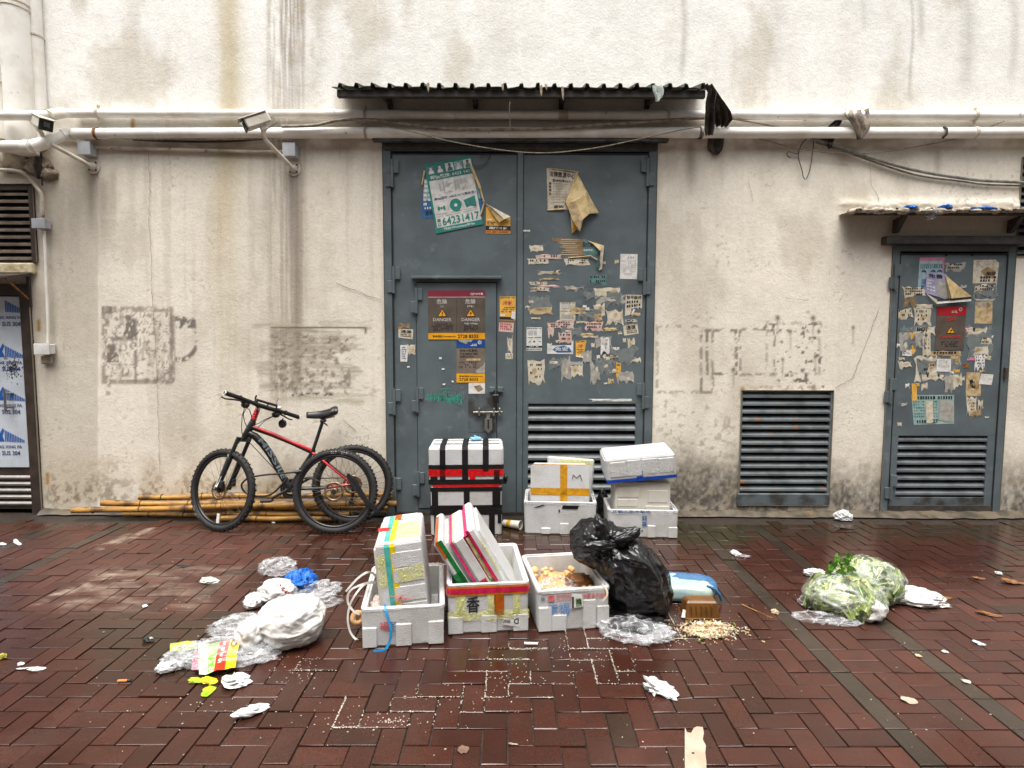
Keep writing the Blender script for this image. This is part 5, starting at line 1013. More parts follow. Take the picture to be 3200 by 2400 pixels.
for s in ((470, 1000, 700, 1120, 201), (640, 820, 900, 960, 202), (880, 1180, 1250, 1400, 203), (150, 690, 400, 900, 204), (780, 1290, 1010, 1520, 205), (700, 640, 900, 760, 206), (340, 1300, 560, 1440, 207), (900, 620, 1090, 830, 208)): scrap(DM, d3, *s[:4], GHOST, s[4], .5, None, 2, .0042, 12)
for s in S1: scrap(DM, d3, s[0], s[1], s[2], s[3], s[4], s[5], *(s[6:7] or (.3,)), *(s[7:8] or (None,)), *(s[8:9] or (2,)), *(s[9:10] or (.0045,)))
for s in [(148, 532, 262, 592, PMB, 71, .5), (245, 752, 326, 866, PO, 72, .4), (1280, 660, 1332, 870, PO, 73, .7), (1262, 845, 1335, 902, PO, 74, .15, .7, 2), (1345, 395, 1366, 500, PW, 75, .6), (570, 885, 598, 908, PW, 76, .3, None, 2, .018), (600, 998, 628, 1014, PW, 77, .3, None, 2, .018), (608, 1158, 636, 1176, PW, 78, .3, None, 2, .018), (702, 1130, 724, 1146, PW, 79, .3, None, 2, .018), (240, 976, 266, 994, PW, 80, .3)]:
    scrap(DM, d4, s[0], s[1], s[2], s[3], s[4], s[5], s[6], *(s[7:8] or (None,)), *(s[8:9] or (2,)), *(s[9:10] or (.0045,)))
scrap(DM, cr(1000, 1250, .5425), 1560, -6, 1800, 8, PW, 81, .3); scrap(DM, a2, 1170, 955, 1210, 965, PW, 82, .3)
# --- side door
q = lambda *p: [d5(*x) for x in p]
t = thing('danger_sign', 'brown DANGER sign with bright red top on the narrow right-hand door', 'warning sign'); f = wall_map(q((522, 548), (775, 545), (752, 922), (502, 925)), .008)
a = MB(); a.prism([f(0, 0), f(1, 0), f(1, 1), f(0, 1)], (0, .003, 0), SGB); srect(a, f, 0, 0, 1, .20, SGR, 1); asp = f.h / f.w; ring(.80, .07, .035, .055, SGT, 2, 16); bars(a, f, .50, .10, .70, .16, 2, SGT, 2, 2, 1, 4, .6)
stext(a, f, '危險', .50, .235, .095, SGRD, 2, w=.36, center=True); tri(a, f, .50, .54, .17, asp); spoly(a, f, [(.53, .50), (.47, .555), (.50, .555), (.48, .60), (.56, .535), (.52, .537)], SGK, 4); stext(a, f, 'DANGER', .50, .66, .065, SGRD, 2, w=.76, center=True); bars(a, f, .2, .80, .80, .95, 3, SGK, 3, 2, .6, 9, .4); a.build('sign_plate', t)
def dr(a, f):
    srect(a, f, 0, 0, 1, .09, PMG, 1); bars(a, f, .05, .11, .95, .19, 2, PPK, 3, 1, .9, 12, .5); bars(a, f, .05, .20, .95, .36, 1, PDT, 4, 1, .95, 12, .9); srect(a, f, .94, .0, 1, .45, PMG, 2)
    for u0 in (.08, .46, .72): spoly(a, f, [(u0, .46), (u0 + .05, .40), (u0 + .13, .38), (u0 + .2, .41), (u0 + .22, .47), (u0 + .1, .43)], PNV, 2)
    stext(a, f, '活', .12, .66, .16, PBL, 2, w=.22); stext(a, f, '蛇', .12, .83, .15, PBL, 2, w=.22)
sticker(d5, [(372, 125), (585, 122), (568, 400), (352, 404)], 'pale pink-edged poster with three drawn heads at the top of the narrow door', dr, PLB, .005, None, 'poster', 'poster')
t = thing('poster', 'lavender poster with its corner folded over the DANGER sign on the narrow door', 'poster'); f = wall_map(q((430, 250), (600, 265), (650, 500), (420, 430)), .010)
a = MB(); srect(a, f, 0, 0, 1, 1, PLV, 0); stext(a, f, '免費', .08, .05, .18, PBK, 2, w=.72); bars(a, f, .05, .32, .4, .9, 4, PW, 3, 1, .9, 3, .4); srect(a, f, .45, .30, .95, .95, PG, 1); stext(a, f, '冷', .55, .34, .18, PW, 2); a.build('sheet', t)
a = MB(); flap(a, [(*d5(590, 270), .012), (*d5(700, 365), .055), (*d5(822, 460), .03), (*d5(650, 478), .05)], PFL); flap(a, [(*d5(590, 270), .012), (*d5(650, 478), .05), (*d5(625, 480), .02), (*d5(612, 390), .014)], PT); flap(a, [(*d5(425, 432), .010), (*d5(520, 490), .03), (*d5(520, 524), .035), (*d5(470, 480), .018)], PO); flap(a, [(*d5(520, 490), .03), (*d5(818, 478), .035), (*d5(815, 500), .035), (*d5(520, 524), .035)], PW); flap(a, [(*d5(522, 486), .032), (*d5(820, 462), .034), (*d5(818, 482), .036), (*d5(522, 500), .036)], PBK); a.build('folded_corner', t)
def dr(a, f): bars(a, f, .1, .06, .95, .45, 6, PG, 3, 1, .8, 4, .35); spoly(a, f, [(.3, .5), (.55, .3), (.9, .5), (.85, .8), (.5, .7)], PMB, 1); stext(a, f, '裝修', .52, .50, .16, PBK, 2, w=.4); bars(a, f, .3, .70, .95, .97, 2, PBK, 5, 2, .9, 6, .7); spoly(a, f, [(1, 0), (.85, 0), (1, .14)], STEEL, 2)
sticker(d5, [(838, 145), (1060, 142), (1038, 345), (828, 348)], 'brown-stained poster at the top right corner of the narrow door', dr, PO, .005, None, 'poster', 'poster')
def dr(a, f): bars(a, f, .1, .05, .9, .30, 1, PG, 3, 1, 1, 2, .8); spoly(a, f, [(.6, .1), (.75, .05), (.9, .2), (.72, .3), (.78, .45)], PMB, 2)
sticker(d5, [(852, 500), (1000, 498), (998, 696), (843, 694)], 'peach-coloured faded sticker right of the narrow door DANGER sign', dr, PT)
def dr(a, f): bars(a, f, .15, .08, .92, .70, 8, PG, 4, 1, .8, 5, .35)
sticker(d5, [(520, 998), (642, 1000), (640, 1112), (512, 1108)], 'small crisp white note with its foot cut in strips on the narrow door', dr, PW, .009)
def dr(a, f): bars(a, f, .2, .1, .95, .6, 3, PG, 4, 1, .8, 6, .35)
sticker(d5, [(905, 1128), (1008, 1135), (992, 1225), (880, 1216)], 'tilted small white card by the latch side of the narrow door', dr, PW, .006)
def dr(a, f):
    bars(a, f, .02, .04, .98, .15, 1, PBK, 2, 2, .9, 16, .9); bars(a, f, .03, .2, .3, .8, 6, PDT, 4, 1, .9, 5, .5); bars(a, f, .5, .2, .6, .8, 6, PDT, 5, 1, .9, 3, .5); srect(a, f, .32, .20, .49, .95, PO, 2); spoly(a, f, [(.64, .18), (.98, .2), (.98, .86), (.9, .95), (.62, .85)], PG, 2); stext(a, f, '27', .46, .82, .13, PBK, 3, w=.14); bars(a, f, .08, .84, .32, .96, 1, PBK, 7, 2, 1, 4, .9)
sticker(d5, [(298, 1312), (668, 1310), (668, 1560), (320, 1570)], 'large torn teal poster remnant above the louvre of the narrow door', dr, P('pale_teal', (120, 152, 148), (150, 172, 164)), .0055, None, 'poster', 'poster')
def dr(a, f): spoly(a, f, [(.2, .5), (.35, .3), (.6, .4), (.8, .7), (.4, .65)], PMB, 1); bars(a, f, .15, .5, .9, .7, 1, PMB, 5, 1, .8, 6, .8); spoly(a, f, [(.2, .35), (.4, .28), (.5, .42), (.3, .5)], PBK, 2)
sticker(d5, [(775, 1115), (895, 1118), (900, 1320), (768, 1320)], 'brown-smeared tan sticker below the DANGER sign on the narrow door', dr, PT)
for s in ((190, 700, 470, 980, 211), (330, 960, 740, 1210, 212), (760, 700, 1020, 1020, 213), (830, 340, 1050, 500, 214)): scrap(DS, d5, *s[:4], GHOST, s[4], .5, None, 2, .0042, 12)
for s in [(595, 168, 765, 245, PG, 101, .45, .5, 2), (225, 375, 420, 470, PO, 102, .5, .8, 3), (235, 460, 345, 550, PMB, 103, .8), (830, 352, 1030, 430, PO, 104, .65, .8, 2), (840, 478, 1025, 500, PG, 105, .6), (720, 360, 780, 400, PG, 106, .6), (176, 562, 312, 665, PO, 107, .5, .4, 2), (325, 560, 465, 710, PO, 108, .3, .4, 3), (345, 528, 482, 566, PO, 109, .3), (305, 720, 500, 800, PO, 110, .5, .5, 1), (195, 770, 305, 975, PG, 111, .35), (288, 772, 332, 960, PYE, 112, .25, .4, 4), (330, 770, 405, 910, PG, 113, .35), (398, 760, 462, 970, PO, 114, .12, .5, 4), (222, 925, 302, 975, PW, 115, .2, .6, 2), (465, 932, 720, 980, PT, 116, .35, .9, 1), (640, 975, 722, 1060, PT, 117, .5), (330, 985, 520, 1185, PO, 118, .3, .2, 4), (390, 1120, 590, 1195, PO, 119, .6, .3, 1), (190, 985, 240, 1012, PO, 120, .5), (186, 1018, 300, 1090, PO, 121, .5), (768, 722, 975, 805, PO, 122, .6, .4, 1), (770, 735, 830, 775, PMG, 123, .4), (880, 805, 1010, 890, PO, 124, .6, .5, 2), (815, 885, 970, 985, PO, 125, .5), (780, 985, 850, 1018, PMG, 126, .4), (848, 962, 938, 1105, PW, 127, .4, .5, 4), (900, 980, 990, 1010, PO, 128, .6), (745, 1040, 795, 1082, RUST, 129, .4), (585, 1130, 665, 1292, PG, 130, .4), (650, 1120, 735, 1270, PO, 131, .6), (660, 1088, 716, 1120, YE if False else PYE, 132, .4, .4, 2), (305, 1210, 372, 1240, PYE, 133, .4, .4, 1), (305, 1230, 345, 1365, PYE, 134, .3), (385, 1205, 440, 1275, PO, 135, .6), (245, 1212, 285, 1255, PW, 136, .6), (778, 1332, 862, 1480, PO, 137, .3, .3, 4), (805, 1440, 905, 1520, PMB, 138, .6), (872, 1340, 920, 1450, PO, 139, .6), (935, 1498, 970, 1512, PO, 140, .3), (178, 1550, 218, 1585, PO, 141, .5), (205, 1380, 260, 1410, PG, 142, .8), (160, 870, 215, 905, PW, 143, .6), (735, 1150, 760, 1195, PO, 144, .5), (470, 1100, 520, 1132, PW, 145, .5), (620, 1100, 672, 1136, PW, 146, .5), (890, 1095, 935, 1118, PT, 147, .5), (590, 95, 610, 112, PBK, 148, .4), (815, 92, 835, 112, PBK, 149, .4), (955, 975, 990, 995, PO, 150, .5)]:
    scrap(DS, d5, s[0], s[1], s[2], s[3], s[4], s[5], s[6], *(s[7:8] or (None,)), *(s[8:9] or (2,)))
# ------------------------------------------------------------------ bamboo poles and the bicycle
def bamboo(x0, y0, x1, y1, d0, d1, r, label, seed):
    rr = random.Random(seed); p = W(x0, y0, d0); q = W(x1, y1, d1); L = (q - p).length
    if p.z < r: p.z = r
    if q.z < r: q.z = r
    t = thing('bamboo_pole', label, 'bamboo pole', 'bamboo poles stacked along the wall')
    a = MB(); n = 14; a.tube([p.lerp(q, i / n) + Vector((0, 0, .004 * math.sin(i * .9 + seed))) for i in range(n + 1)], [r * (1 - .12 * i / n) for i in range(n + 1)], BAMB, 14); a.build('culm', t)
    s = rr.uniform(.15, .35)
    while s < L - .05:
        c = p.lerp(q, s / L); a = MB(); a.ring(c, (q - p), r * (1 - .12 * s / L), [(-.002, -.006), (.003, -.003), (.004, .0), (.003, .003), (-.002, .006)], NODE, 16); a.build('node_ring', t); s += rr.uniform(.28, .42)
bamboo(226, 1596, 1150, 1572, .19, .17, .026, 'bamboo pole reaching furthest left along the foot of the wall', 1)
bamboo(318, 1573, 1240, 1574, .12, .12, .026, 'second bamboo pole, starting left of the front wheel and ending by the door', 2)
bamboo(436, 1554, 1225, 1546, .055, .055, .025, 'topmost bamboo pole against the wall behind the bicycle', 3)
bamboo(560, 1590, 1215, 1588, .07, .07, .024, 'middle bamboo pole tucked behind the other poles', 4)
bamboo(735, 1607, 1092, 1604, .155, .155, .025, 'short bamboo pole on the ground between the bicycle wheels', 5)
bamboo(690, 1624, 1085, 1621, .215, .215, .024, 'front bamboo pole lying lowest under the bicycle', 6)
bamboo(390, 1612, 1020, 1614, .09, .09, .020, 'grimy bamboo pole on the ground at the back of the stack', 7)
# bicycle plane: through both ground contacts, leaning back to the wall
CF = Vector((-2.37, 4.60, 0)); CR = Vector((-1.335, 4.80, 0))
fw = (CF - CR).normalized(); LEAN = rad(9)
side = Vector((fw.y, -fw.x, 0)) * -1
if side.y > 0: side = -side            # rider's left, towards the camera
up = (Vector((0, 0, 1)) * math.cos(LEAN) - side * math.sin(LEAN)).normalized(); nrm = side * math.cos(LEAN) + Vector((0, 0, 1)) * math.sin(LEAN)
def BP(px, py, off=0.0): return PL(px, py, CR + nrm * off, nrm)
BK = thing('bicycle', 'black mountain bike with red top tube and grey lettering leaning on the wall', 'bicycle')
def wheel(par, c, axis, R, seed, tread, nsp=28, rotor=True, rot_side=1, text=None, sub=True, vr=None):
    ax = Vector(axis).normalized(); r = random.Random(seed)
    a = MB(); rm = R - .052
    a.ring(c, ax, rm, [(.004, -.012), (.010, -.013), (.004, .013), (-.012, .010), (-.016, 0), (-.012, -.010)], RIM, 56); rim = a.build('rim', par)
    a = MB(); m = []
    for k in range(12): th = 2 * math.pi * k / 12; m.append((-.024 + .026 * math.cos(th), .025 * math.sin(th)))
    a.ring(c, ax, R - .003, m, TYRE, 64)
    ref = Vector((0, 0, 1)); u = (ref - ax * ref.dot(ax)).normalized(); w_ = ax.cross(u)
    for k in range(tread):
        th = 2 * math.pi * k / tread; e = u * math.cos(th) + w_ * math.sin(th); tg = ax.cross(e)
        Mx = Matrix((ax, tg, e)).transposed()
        for s, o in ((-.016, 0), (.016, .5), (0, .25)): 
            th2 = th + 2 * math.pi * o / tread; e = u * math.cos(th2) + w_ * math.sin(th2); tg = ax.cross(e); Mx = Matrix((ax, tg, e)).transposed()
            a.cbox(Vector(c) + e * (R - (.001 if s == 0 else .008)) + ax * s, (.010, .013, .012), TYRE, .002, Mx)
    if text:
        th0, s = text
        for i, chx in enumerate(s):
            vs, fs, gw = glyphs(chx); th = th0 - i * .055; e = u * math.cos(th) + w_ * math.sin(th); tg = w_ * math.cos(th) - u * math.sin(th)
            a.add([Vector(c) + e * (R - .036 + y * .018) - tg * (x * .016) + ax * .0235 for x, y in vs], fs, WHD)
    a.build('tyre', par)
    a = MB()
    for k in range(nsp):
        th = 2 * math.pi * (k + .25 * r.random() * .2) / nsp; e = u * math.cos(th) + w_ * math.sin(th); s = 1 if k % 2 else -1
        th2 = th + (.75 if (k // 2) % 2 else -.75); h_ = u * math.cos(th2) + w_ * math.sin(th2)
        a.tube([Vector(c) + h_ * .024 + ax * s * .028, Vector(c) + e * (rm - .01)], .0013, SPOKE, 4, False)
    a.build('spokes', par)
    a = MB(); a.tube([Vector(c) - ax * .042, Vector(c) - ax * .03, Vector(c) + ax * .03, Vector(c) + ax * .042], [.014, .022, .022, .014], PLBK, 14); a.build('hub', par)
    if rotor:
        a = MB(); q = Vector(c) + ax * .036 * rot_side; a.ring(q, ax, .068, [(-.008, -.001), (.010, -.001), (.010, .001), (-.008, .001)], ROTOR, 40)
        for k in range(6):
            th = k * math.pi / 3; e = u * math.cos(th) + w_ * math.sin(th); f = u * math.cos(th + .6) + w_ * math.sin(th + .6)
            a.ribbon([q + e * .016, q + (e + f) * .022, q + f * .062], .009, ROTOR, ax)
        a.ring(q, ax, .02, [(-.006, -.001), (.006, -.001), (.006, .001), (-.006, .001)], ROTOR, 20)
        a.build('brake_rotor', par)
def part_empty(name, par): o = bpy.data.objects.new(name, None); COL.objects.link(o); o.parent = par; return o
RW = .332
# rear wheel in the bike plane
rc = CR + up * RW
wr = part_empty('rear_wheel', BK); wheel(wr, rc, nrm, RW, 3, 46, 32, True, 1)
# front wheel turned towards the wall
AL = rad(20); hd = Vector((-math.cos(AL), math.sin(AL), 0)); lf_ = Vector((-math.sin(AL), -math.cos(AL), 0)); fn_ = (lf_ * math.cos(rad(10)) + Vector((0, 0, 1)) * math.sin(rad(10))).normalized()
fup = fn_.cross(hd); fup = fup if fup.z > 0 else -fup
fc = CF + fup * RW
wf = part_empty('front_wheel', BK); wheel(wf, fc, fn_, RW, 5, 46, 28, True, 1, (2.45, 'FURIOUS'))
a = MB(); q = fc + (fup * -.23 + hd * .01); a.cbox(q + fn_ * .004, (.012, .028, .075), CHRM, .006, Matrix((fn_, hd, fup)).transposed()); a.build('spoke_reflector', wf)
# frame
ht = BP(789, 1322); hb = BP(767, 1363); st = BP(977, 1412); bb = BP(905, 1528); tt0 = BP(790, 1336); 
a = MB(); a.tube([hb - (ht - hb) * .12, hb, ht, ht + (ht - hb) * .15], [.026, .030, .028, .024], FRB, 14)
dt = [BP(775, 1352), BP(797, 1363), BP(822, 1388), BP(845, 1420), BP(872, 1468), bb]; a.tube(dt, [.026, .030, .031, .030, .029, .027], FRB, 14)
a.tube([bb, BP(930, 1486), st, st + (st - bb) * .03], [.022, .018, .017, .018], FRB, 12); a.tube([bb - nrm * .045, bb + nrm * .045], .026, FRB, 14)
drp = rc
for s in (1, -1): a.tube([bb + nrm * s * .03 + (rc - bb) * .06, bb.lerp(rc, .45) + nrm * s * .045 - up * .012, rc + nrm * s * .058], [.013, .012, .010], FRB, 8)
for s in (1, -1): a.tube([bb.lerp(rc, .62) + nrm * s * .052 - up * .008, rc + nrm * s * .0585 - (rc - bb) * .06], .0118, FRR, 8)
FRM = a.build('frame', BK)
a = MB(); a.tube([tt0, BP(850, 1358), BP(920, 1388), st - (st - bb) * .02], [.022, .019, .017, .017], FRB, 12); a.tube([tt0 + nrm * .004 + up * .006, BP(850, 1356, .004), BP(920, 1385, .004), st + up * .008 + nrm * .004, st + up * .004 + (rc - st) * .05], [.0165, .0165, .015, .0145, .012], FRR, 12)
for s in (1, -1): a.tube([st + nrm * s * .012 - up * .01, st.lerp(rc, .3) + nrm * s * .038, st.lerp(rc, .85) + nrm * s * .056, rc + nrm * s * .058], [.011, .0095, .009, .009], FRR if s == 1 else FRB, 8)
a.build('top_tube', BK)
a = MB()
f_ = plane_map(BP(836, 1374, .032), BP(900, 1494, .030), BP(884, 1503, .028), BP(815, 1383, .028), .0006)
Dl = [BP(812, 1372, .034), BP(842, 1410, .033), BP(872, 1462, .032), BP(888, 1494, .031)]
vs, fs, gw = glyphs('MISSILE')
def bez(s):
    s = min(max(s, 0), 1) * 3; i = min(int(s), 2); return Dl[i].lerp(Dl[i + 1], s - i), (Dl[i + 1] - Dl[i]).normalized()
out = []
for x, y in vs: c_, tg = bez(x / gw); sd_ = nrm.cross(tg).normalized(); sd_ = sd_ if sd_.z > 0 else -sd_; out.append(c_ + sd_ * (y - .5) * .040)
a.add(out, fs, FRG); a.build('frame_lettering', FRM)
# fork: crown, two legs, arch
a = MB(); lt, rt_ = BP(734, 1378), BP(778, 1378)
f_l = fc + fn_ * .062; f_r = fc - fn_ * .062; crn = hb - (ht - hb) * .25
tl = crn + fn_ * .062; tr = crn - fn_ * .062
a.tube([tl, crn, tr], .020, FRB, 10)
for p_, q_ in ((tl, f_l), (tr, f_r)): a.tube([p_ + (p_ - q_) * .04, p_.lerp(q_, .42)], .0165, FRB, 12); a.tube([p_.lerp(q_, .36), p_.lerp(q_, .40), q_], [.019, .024, .019], FRB, 12)
m1, m2 = tl.lerp(f_l, .42), tr.lerp(f_r, .42); mid = (m1 + m2) / 2 + hd * .03 + fup * .055
a.tube([m1, m1 + fup * .045 + hd * .015, mid, m2 + fup * .045 + hd * .015, m2], .011, FRB, 8)
FK = a.build('fork', BK)
a = MB(); q0, q1 = tl.lerp(f_l, .72) + fn_ * .0195, tl.lerp(f_l, .93) + fn_ * .0195; a.ribbon([q0, q1], .022, WHD, fn_); a.build('fork_decal', FK)
a = MB(); a.cbox(tr.lerp(f_r, .86) + hd * -.025, (.03, .03, .06), PLBK, .006, Matrix((fn_, hd, fup)).transposed()); a.cbox(tl.lerp(f_l, .88) - hd * .03, (.03, .035, .06), PLBK, .006, Matrix((fn_, hd, fup)).transposed()); a.build('brake_caliper', BK)
# stem, bars
a = MB(); sb, s2 = BP(792, 1312), BP(806, 1277); a.tube([ht, sb], .024, FRB, 12); a.tube([sb, sb.lerp(s2, .5), s2], [.023, .021, .021], FRR, 12); 
for i in range(4): a.ring(sb.lerp(s2, .15 + .2 * i), s2 - sb, .021, [(.0, -.004), (.004, 0), (0, .004)], FRR, 16)
bc = D(808, 1268, 4.62); a.tube([s2, bc], .021, FRB, 10); a.build('stem', BK)
bl = D(700, 1227, 4.36); br = D(934, 1304, 4.88)
bax = (br - bl).normalized(); bfl = Vector((0, 0, 1)) - bax * bax.z; bfl.normalize(); bfw = bax.cross(bfl); bfw = bfw if bfw.x < 0 else -bfw
a = MB(); a.tube([bl, bl.lerp(br, .25), bl.lerp(br, .42) + bfl * -.008, bl.lerp(br, .58) + bfl * -.008, bl.lerp(br, .75), br], [.013, .014, .018, .018, .014, .013], FRB, 12); HB = a.build('handlebar', BK)
for s, e, f1_ in ((bl, 0, .19), (br, 1, .81)):
    a = MB(); g0 = bl.lerp(br, .012 if e == 0 else .988); g1 = bl.lerp(br, f1_); a.tube([g0, g0.lerp(g1, .1), g1], [.019, .0175, .0165], PLBK, 14); a.tube([g1, bl.lerp(br, f1_ + (.015 if e == 0 else -.015))], .021, PLBK, 14); G_ = a.build('grip', HB)
    a = MB(); a.tube([bl.lerp(br, .0 if e == 0 else .992), bl.lerp(br, .012 if e == 0 else 1.004)], .019, CHRM, 14); a.build('grip_cap', G_)
    c_ = bl.lerp(br, .27 if e == 0 else .735); dirn = (bl - br).normalized() * (1 if e == 0 else -1)
    a = MB(); a.cbox(c_ + bfw * .015 - bfl * .012, (.05, .04, .035), PLBK, .008, Matrix((bax, bfw, bfl)).transposed()); a.tube([c_ + bfw * .04 - bfl * .01, c_ + bfw * .06 + dirn * .05 - bfl * .018, c_ + bfw * .05 + dirn * .13 - bfl * .035, c_ + bfw * .055 + dirn * .165 - bfl * .03], [.008, .007, .006, .005], PLBK, 8); a.build('brake_lever', HB)
    a = MB(); a.blob(c_ - bfl * .035 + bfw * .02 - dirn * .02, (.032, .028, .026), PLBK, 3 + e, .1, 2, 16, 12, zmin=None); a.build('shifter', HB)
a = MB(); a.cbox(bl.lerp(br, .395) + bfl * .012, (.02, .03, .04), PLBK, .005, Matrix((bax, bfw, bfl)).transposed()); a.build('bar_clamp', HB)
a = MB(); q = bl.lerp(br, .70) + bfl * .022; a.blob(q, (.018, .018, .015), CHRM, 2, 0, 1, 16, 12, zmin=None); a.build('bell', HB)
a = MB(); m0, m1 = D(797, 1248, 4.60), D(866, 1268, 4.70); a.tube([m0, m1], .010, FRB, 10); a.tube([m0 + bfl * .035, m0], .007, FRB, 8); a.tube([D(840, 1258, 4.66), D(832, 1278, 4.67)], .006, FRB, 8); a.tube([m1, D(862, 1280, 4.70)], .006, FRB, 8); a.tube([D(860, 1270, 4.7), D(866, 1254, 4.7), D(870, 1245, 4.7)], .002, FRB, 6); a.build('accessory_mount', BK)
a = MB(); q = D(883, 1324, 4.78); a.disc(q, (-.3, -1, .1), .034, .016, PLBK, 24); a.ring(q + Vector((0, -.009, 0)), (-.3, -1, .1), .030, [(-.004, 0), (.004, 0), (.004, .004), (-.004, .004)], RIM, 24); a.tube([D(884, 1306, 4.78), q], .005, PLBK, 6); a.build('mirror', BK)
# cables of the bike
a = MB()
def bcab(pts, r=.0032): a.tube([D(x, y, yy) for x, y, yy in pts], r, PLBK, 6)
bcab([(765, 1270, 4.55), (780, 1281, 4.55), (786, 1300, 4.58), (786, 1312, 4.6)]); bcab([(765, 1272, 4.54), (757, 1300, 4.52), (755, 1330, 4.53), (756, 1352, 4.56), (762, 1368, 4.58)]); bcab([(770, 1274, 4.54), (760, 1296, 4.52), (764, 1318, 4.55), (772, 1334, 4.6)])
bcab([(856, 1299, 4.72), (830, 1310, 4.66), (810, 1322, 4.62), (796, 1328, 4.62)]); bcab([(852, 1302, 4.72), (826, 1316, 4.62), (806, 1336, 4.6)])
bcab([(765, 1372, 4.58), (785, 1388, 4.59), (815, 1420, 4.62), (845, 1452, 4.64), (870, 1480, 4.68)]); bcab([(738, 1392, 4.55), (752, 1378, 4.56), (764, 1366, 4.58)])
a.build('control_cables', BK)
# seat
a = MB(); sp0, sp1 = st, BP(1010, 1312); a.tube([sp0, sp1], .0145, FRB, 12); a.tube([st + (sp1 - st) * .02, st + (sp1 - st) * .08], .021, FRB, 12); a.tube([BP(1013, 1322, .02), BP(1024, 1330, .02)], .006, FRB, 8); SPO = a.build('seat_post', BK)
a = MB(); sn, se = BP(958, 1299), BP(1055, 1290); n_ = 12; vs = []; fs = []
for i in range(n_ + 1):
    f = i / n_; c_ = sn.lerp(se, f) + up * (.012 * math.sin(f * 3.1) * -1 + .012 * f * f + (.006 if f > .8 else 0)); wd = .018 + .062 * sst(.30, .92, np.float64(f)) * (1 - .55 * sst(.9, 1.0, np.float64(f))); hh = .030 + .022 * f; hh *= (1 - .6 * max(0, f - .9) * 10 * .5)
    for k in range(12): th = 2 * math.pi * k / 12; vs.append(c_ + nrm * math.cos(th) * wd + up * (math.sin(th) * hh * (1 if math.sin(th) > 0 else .7) - .012 * math.cos(th) ** 2))
for i in range(n_):
    for k in range(12): k2 = (k + 1) % 12; fs.append((i * 12 + k, i * 12 + k2, (i + 1) * 12 + k2, (i + 1) * 12 + k))
fs += [tuple(range(12)), tuple(range(n_ * 12 + 11, n_ * 12 - 1, -1))]
a.add(vs, fs, SADD, True); SDL = a.build('saddle', BK)
a = MB()
for s in (1, -1): a.tube([sn.lerp(se, .25) - up * .022 + nrm * .012 * s, sn.lerp(se, .5) - up * .042 + nrm * .02 * s, sn.lerp(se, .9) - up * .03 + nrm * .02 * s], .0035, PLBK, 6)
a.cbox(sp1 - up * .008, (.045, .045, .022), PLBK, .006); a.build('saddle_rail', SDL)
# drivetrain
a = MB(); q = bb - nrm * .055; a.ring(q, nrm, .078, [(-.012, -.002), (.006, -.002), (.006, .002), (-.012, .002)], RIM, 40); a.ring(q - nrm * .008, nrm, .060, [(-.012, -.002), (.006, -.002), (.006, .002), (-.012, .002)], RIM, 36); a.disc(q, nrm, .035, .01, RIM); a.build('chainring', BK)
for s, dx, dz in ((1, -.150, -.075), (-1, .150, .075)):
    a = MB(); e_ = bb + nrm * s * .075; tip = e_ + fw * -dx * -1 * -1 + up * dz if False else e_ + fw * (-dx) + up * dz; a.tube([e_, tip], [.014, .010], FRB, 8); CK = a.build('crank', BK)
    a = MB(); a.cbox(tip + nrm * s * .05, (.09, .085, .022), PLBK, .006, Matrix((fw, nrm, up)).transposed()); a.build('pedal', CK)
a = MB(); q = rc - nrm * .045
for k, R_ in enumerate((.052, .045, .038, .031, .025)): a.ring(q - nrm * (.012 - k * .005) * -1, nrm, R_, [(-.008, -.001), (.002, -.001), (.002, .001), (-.008, .001)], ROTOR, 30)
a.build('cassette', BK)
a = MB(); a.tube([bb - nrm * .056 + up * .078, rc - nrm * .05 + up * .05], .0045, RIM, 6); a.tube([bb - nrm * .056 - up * .078, rc - nrm * .05 - up * .13], .0045, RIM, 6); a.build('chain', BK)
a = MB(); q = rc - nrm * .06 - up * .07; a.tube([rc - nrm * .06, q, q - up * .09 + fw * .02], [.012, .016, .010], PLBK, 8); a.disc(q - up * .09 + fw * .02, nrm, .022, .01, PLBK, 16); a.build('derailleur', BK)
# kick-stand arm, cable lock, loose mudguard
a = MB(); pts = [(655, 1512, 4.60)]; LP = [z4(1565, 1150), z4(1480, 1158), z4(1400, 1165), z4(1330, 1178), z4(1295, 1200), z4(1285, 1225), z4(1310, 1262), z4(1380, 1278), z4(1440, 1268), z4(1490, 1225), z4(1530, 1180)]
q_ = [D(x, y, 4.58) for x, y in LP]; out = []
for i in range(len(q_) - 1):
    p0, p1, p2, p3 = q_[max(i - 1, 0)], q_[i], q_[i + 1], q_[min(i + 2, len(q_) - 1)]
    for k in range(5): f = k / 5; out.append(.5 * ((2 * p1) + (p2 - p0) * f + (2 * p0 - 5 * p1 + 4 * p2 - p3) * f * f + (3 * p1 - p0 - 3 * p2 + p3) * f ** 3))
a.tube(out + [q_[-1]], .0075, PLBK, 10); a.tube([q_[0], q_[0] + Vector((.06, .02, .005))], .013, PLBK, 10); single(a, 'cable_lock', 'looped black cable lock through the bicycle frame', 'bike lock')
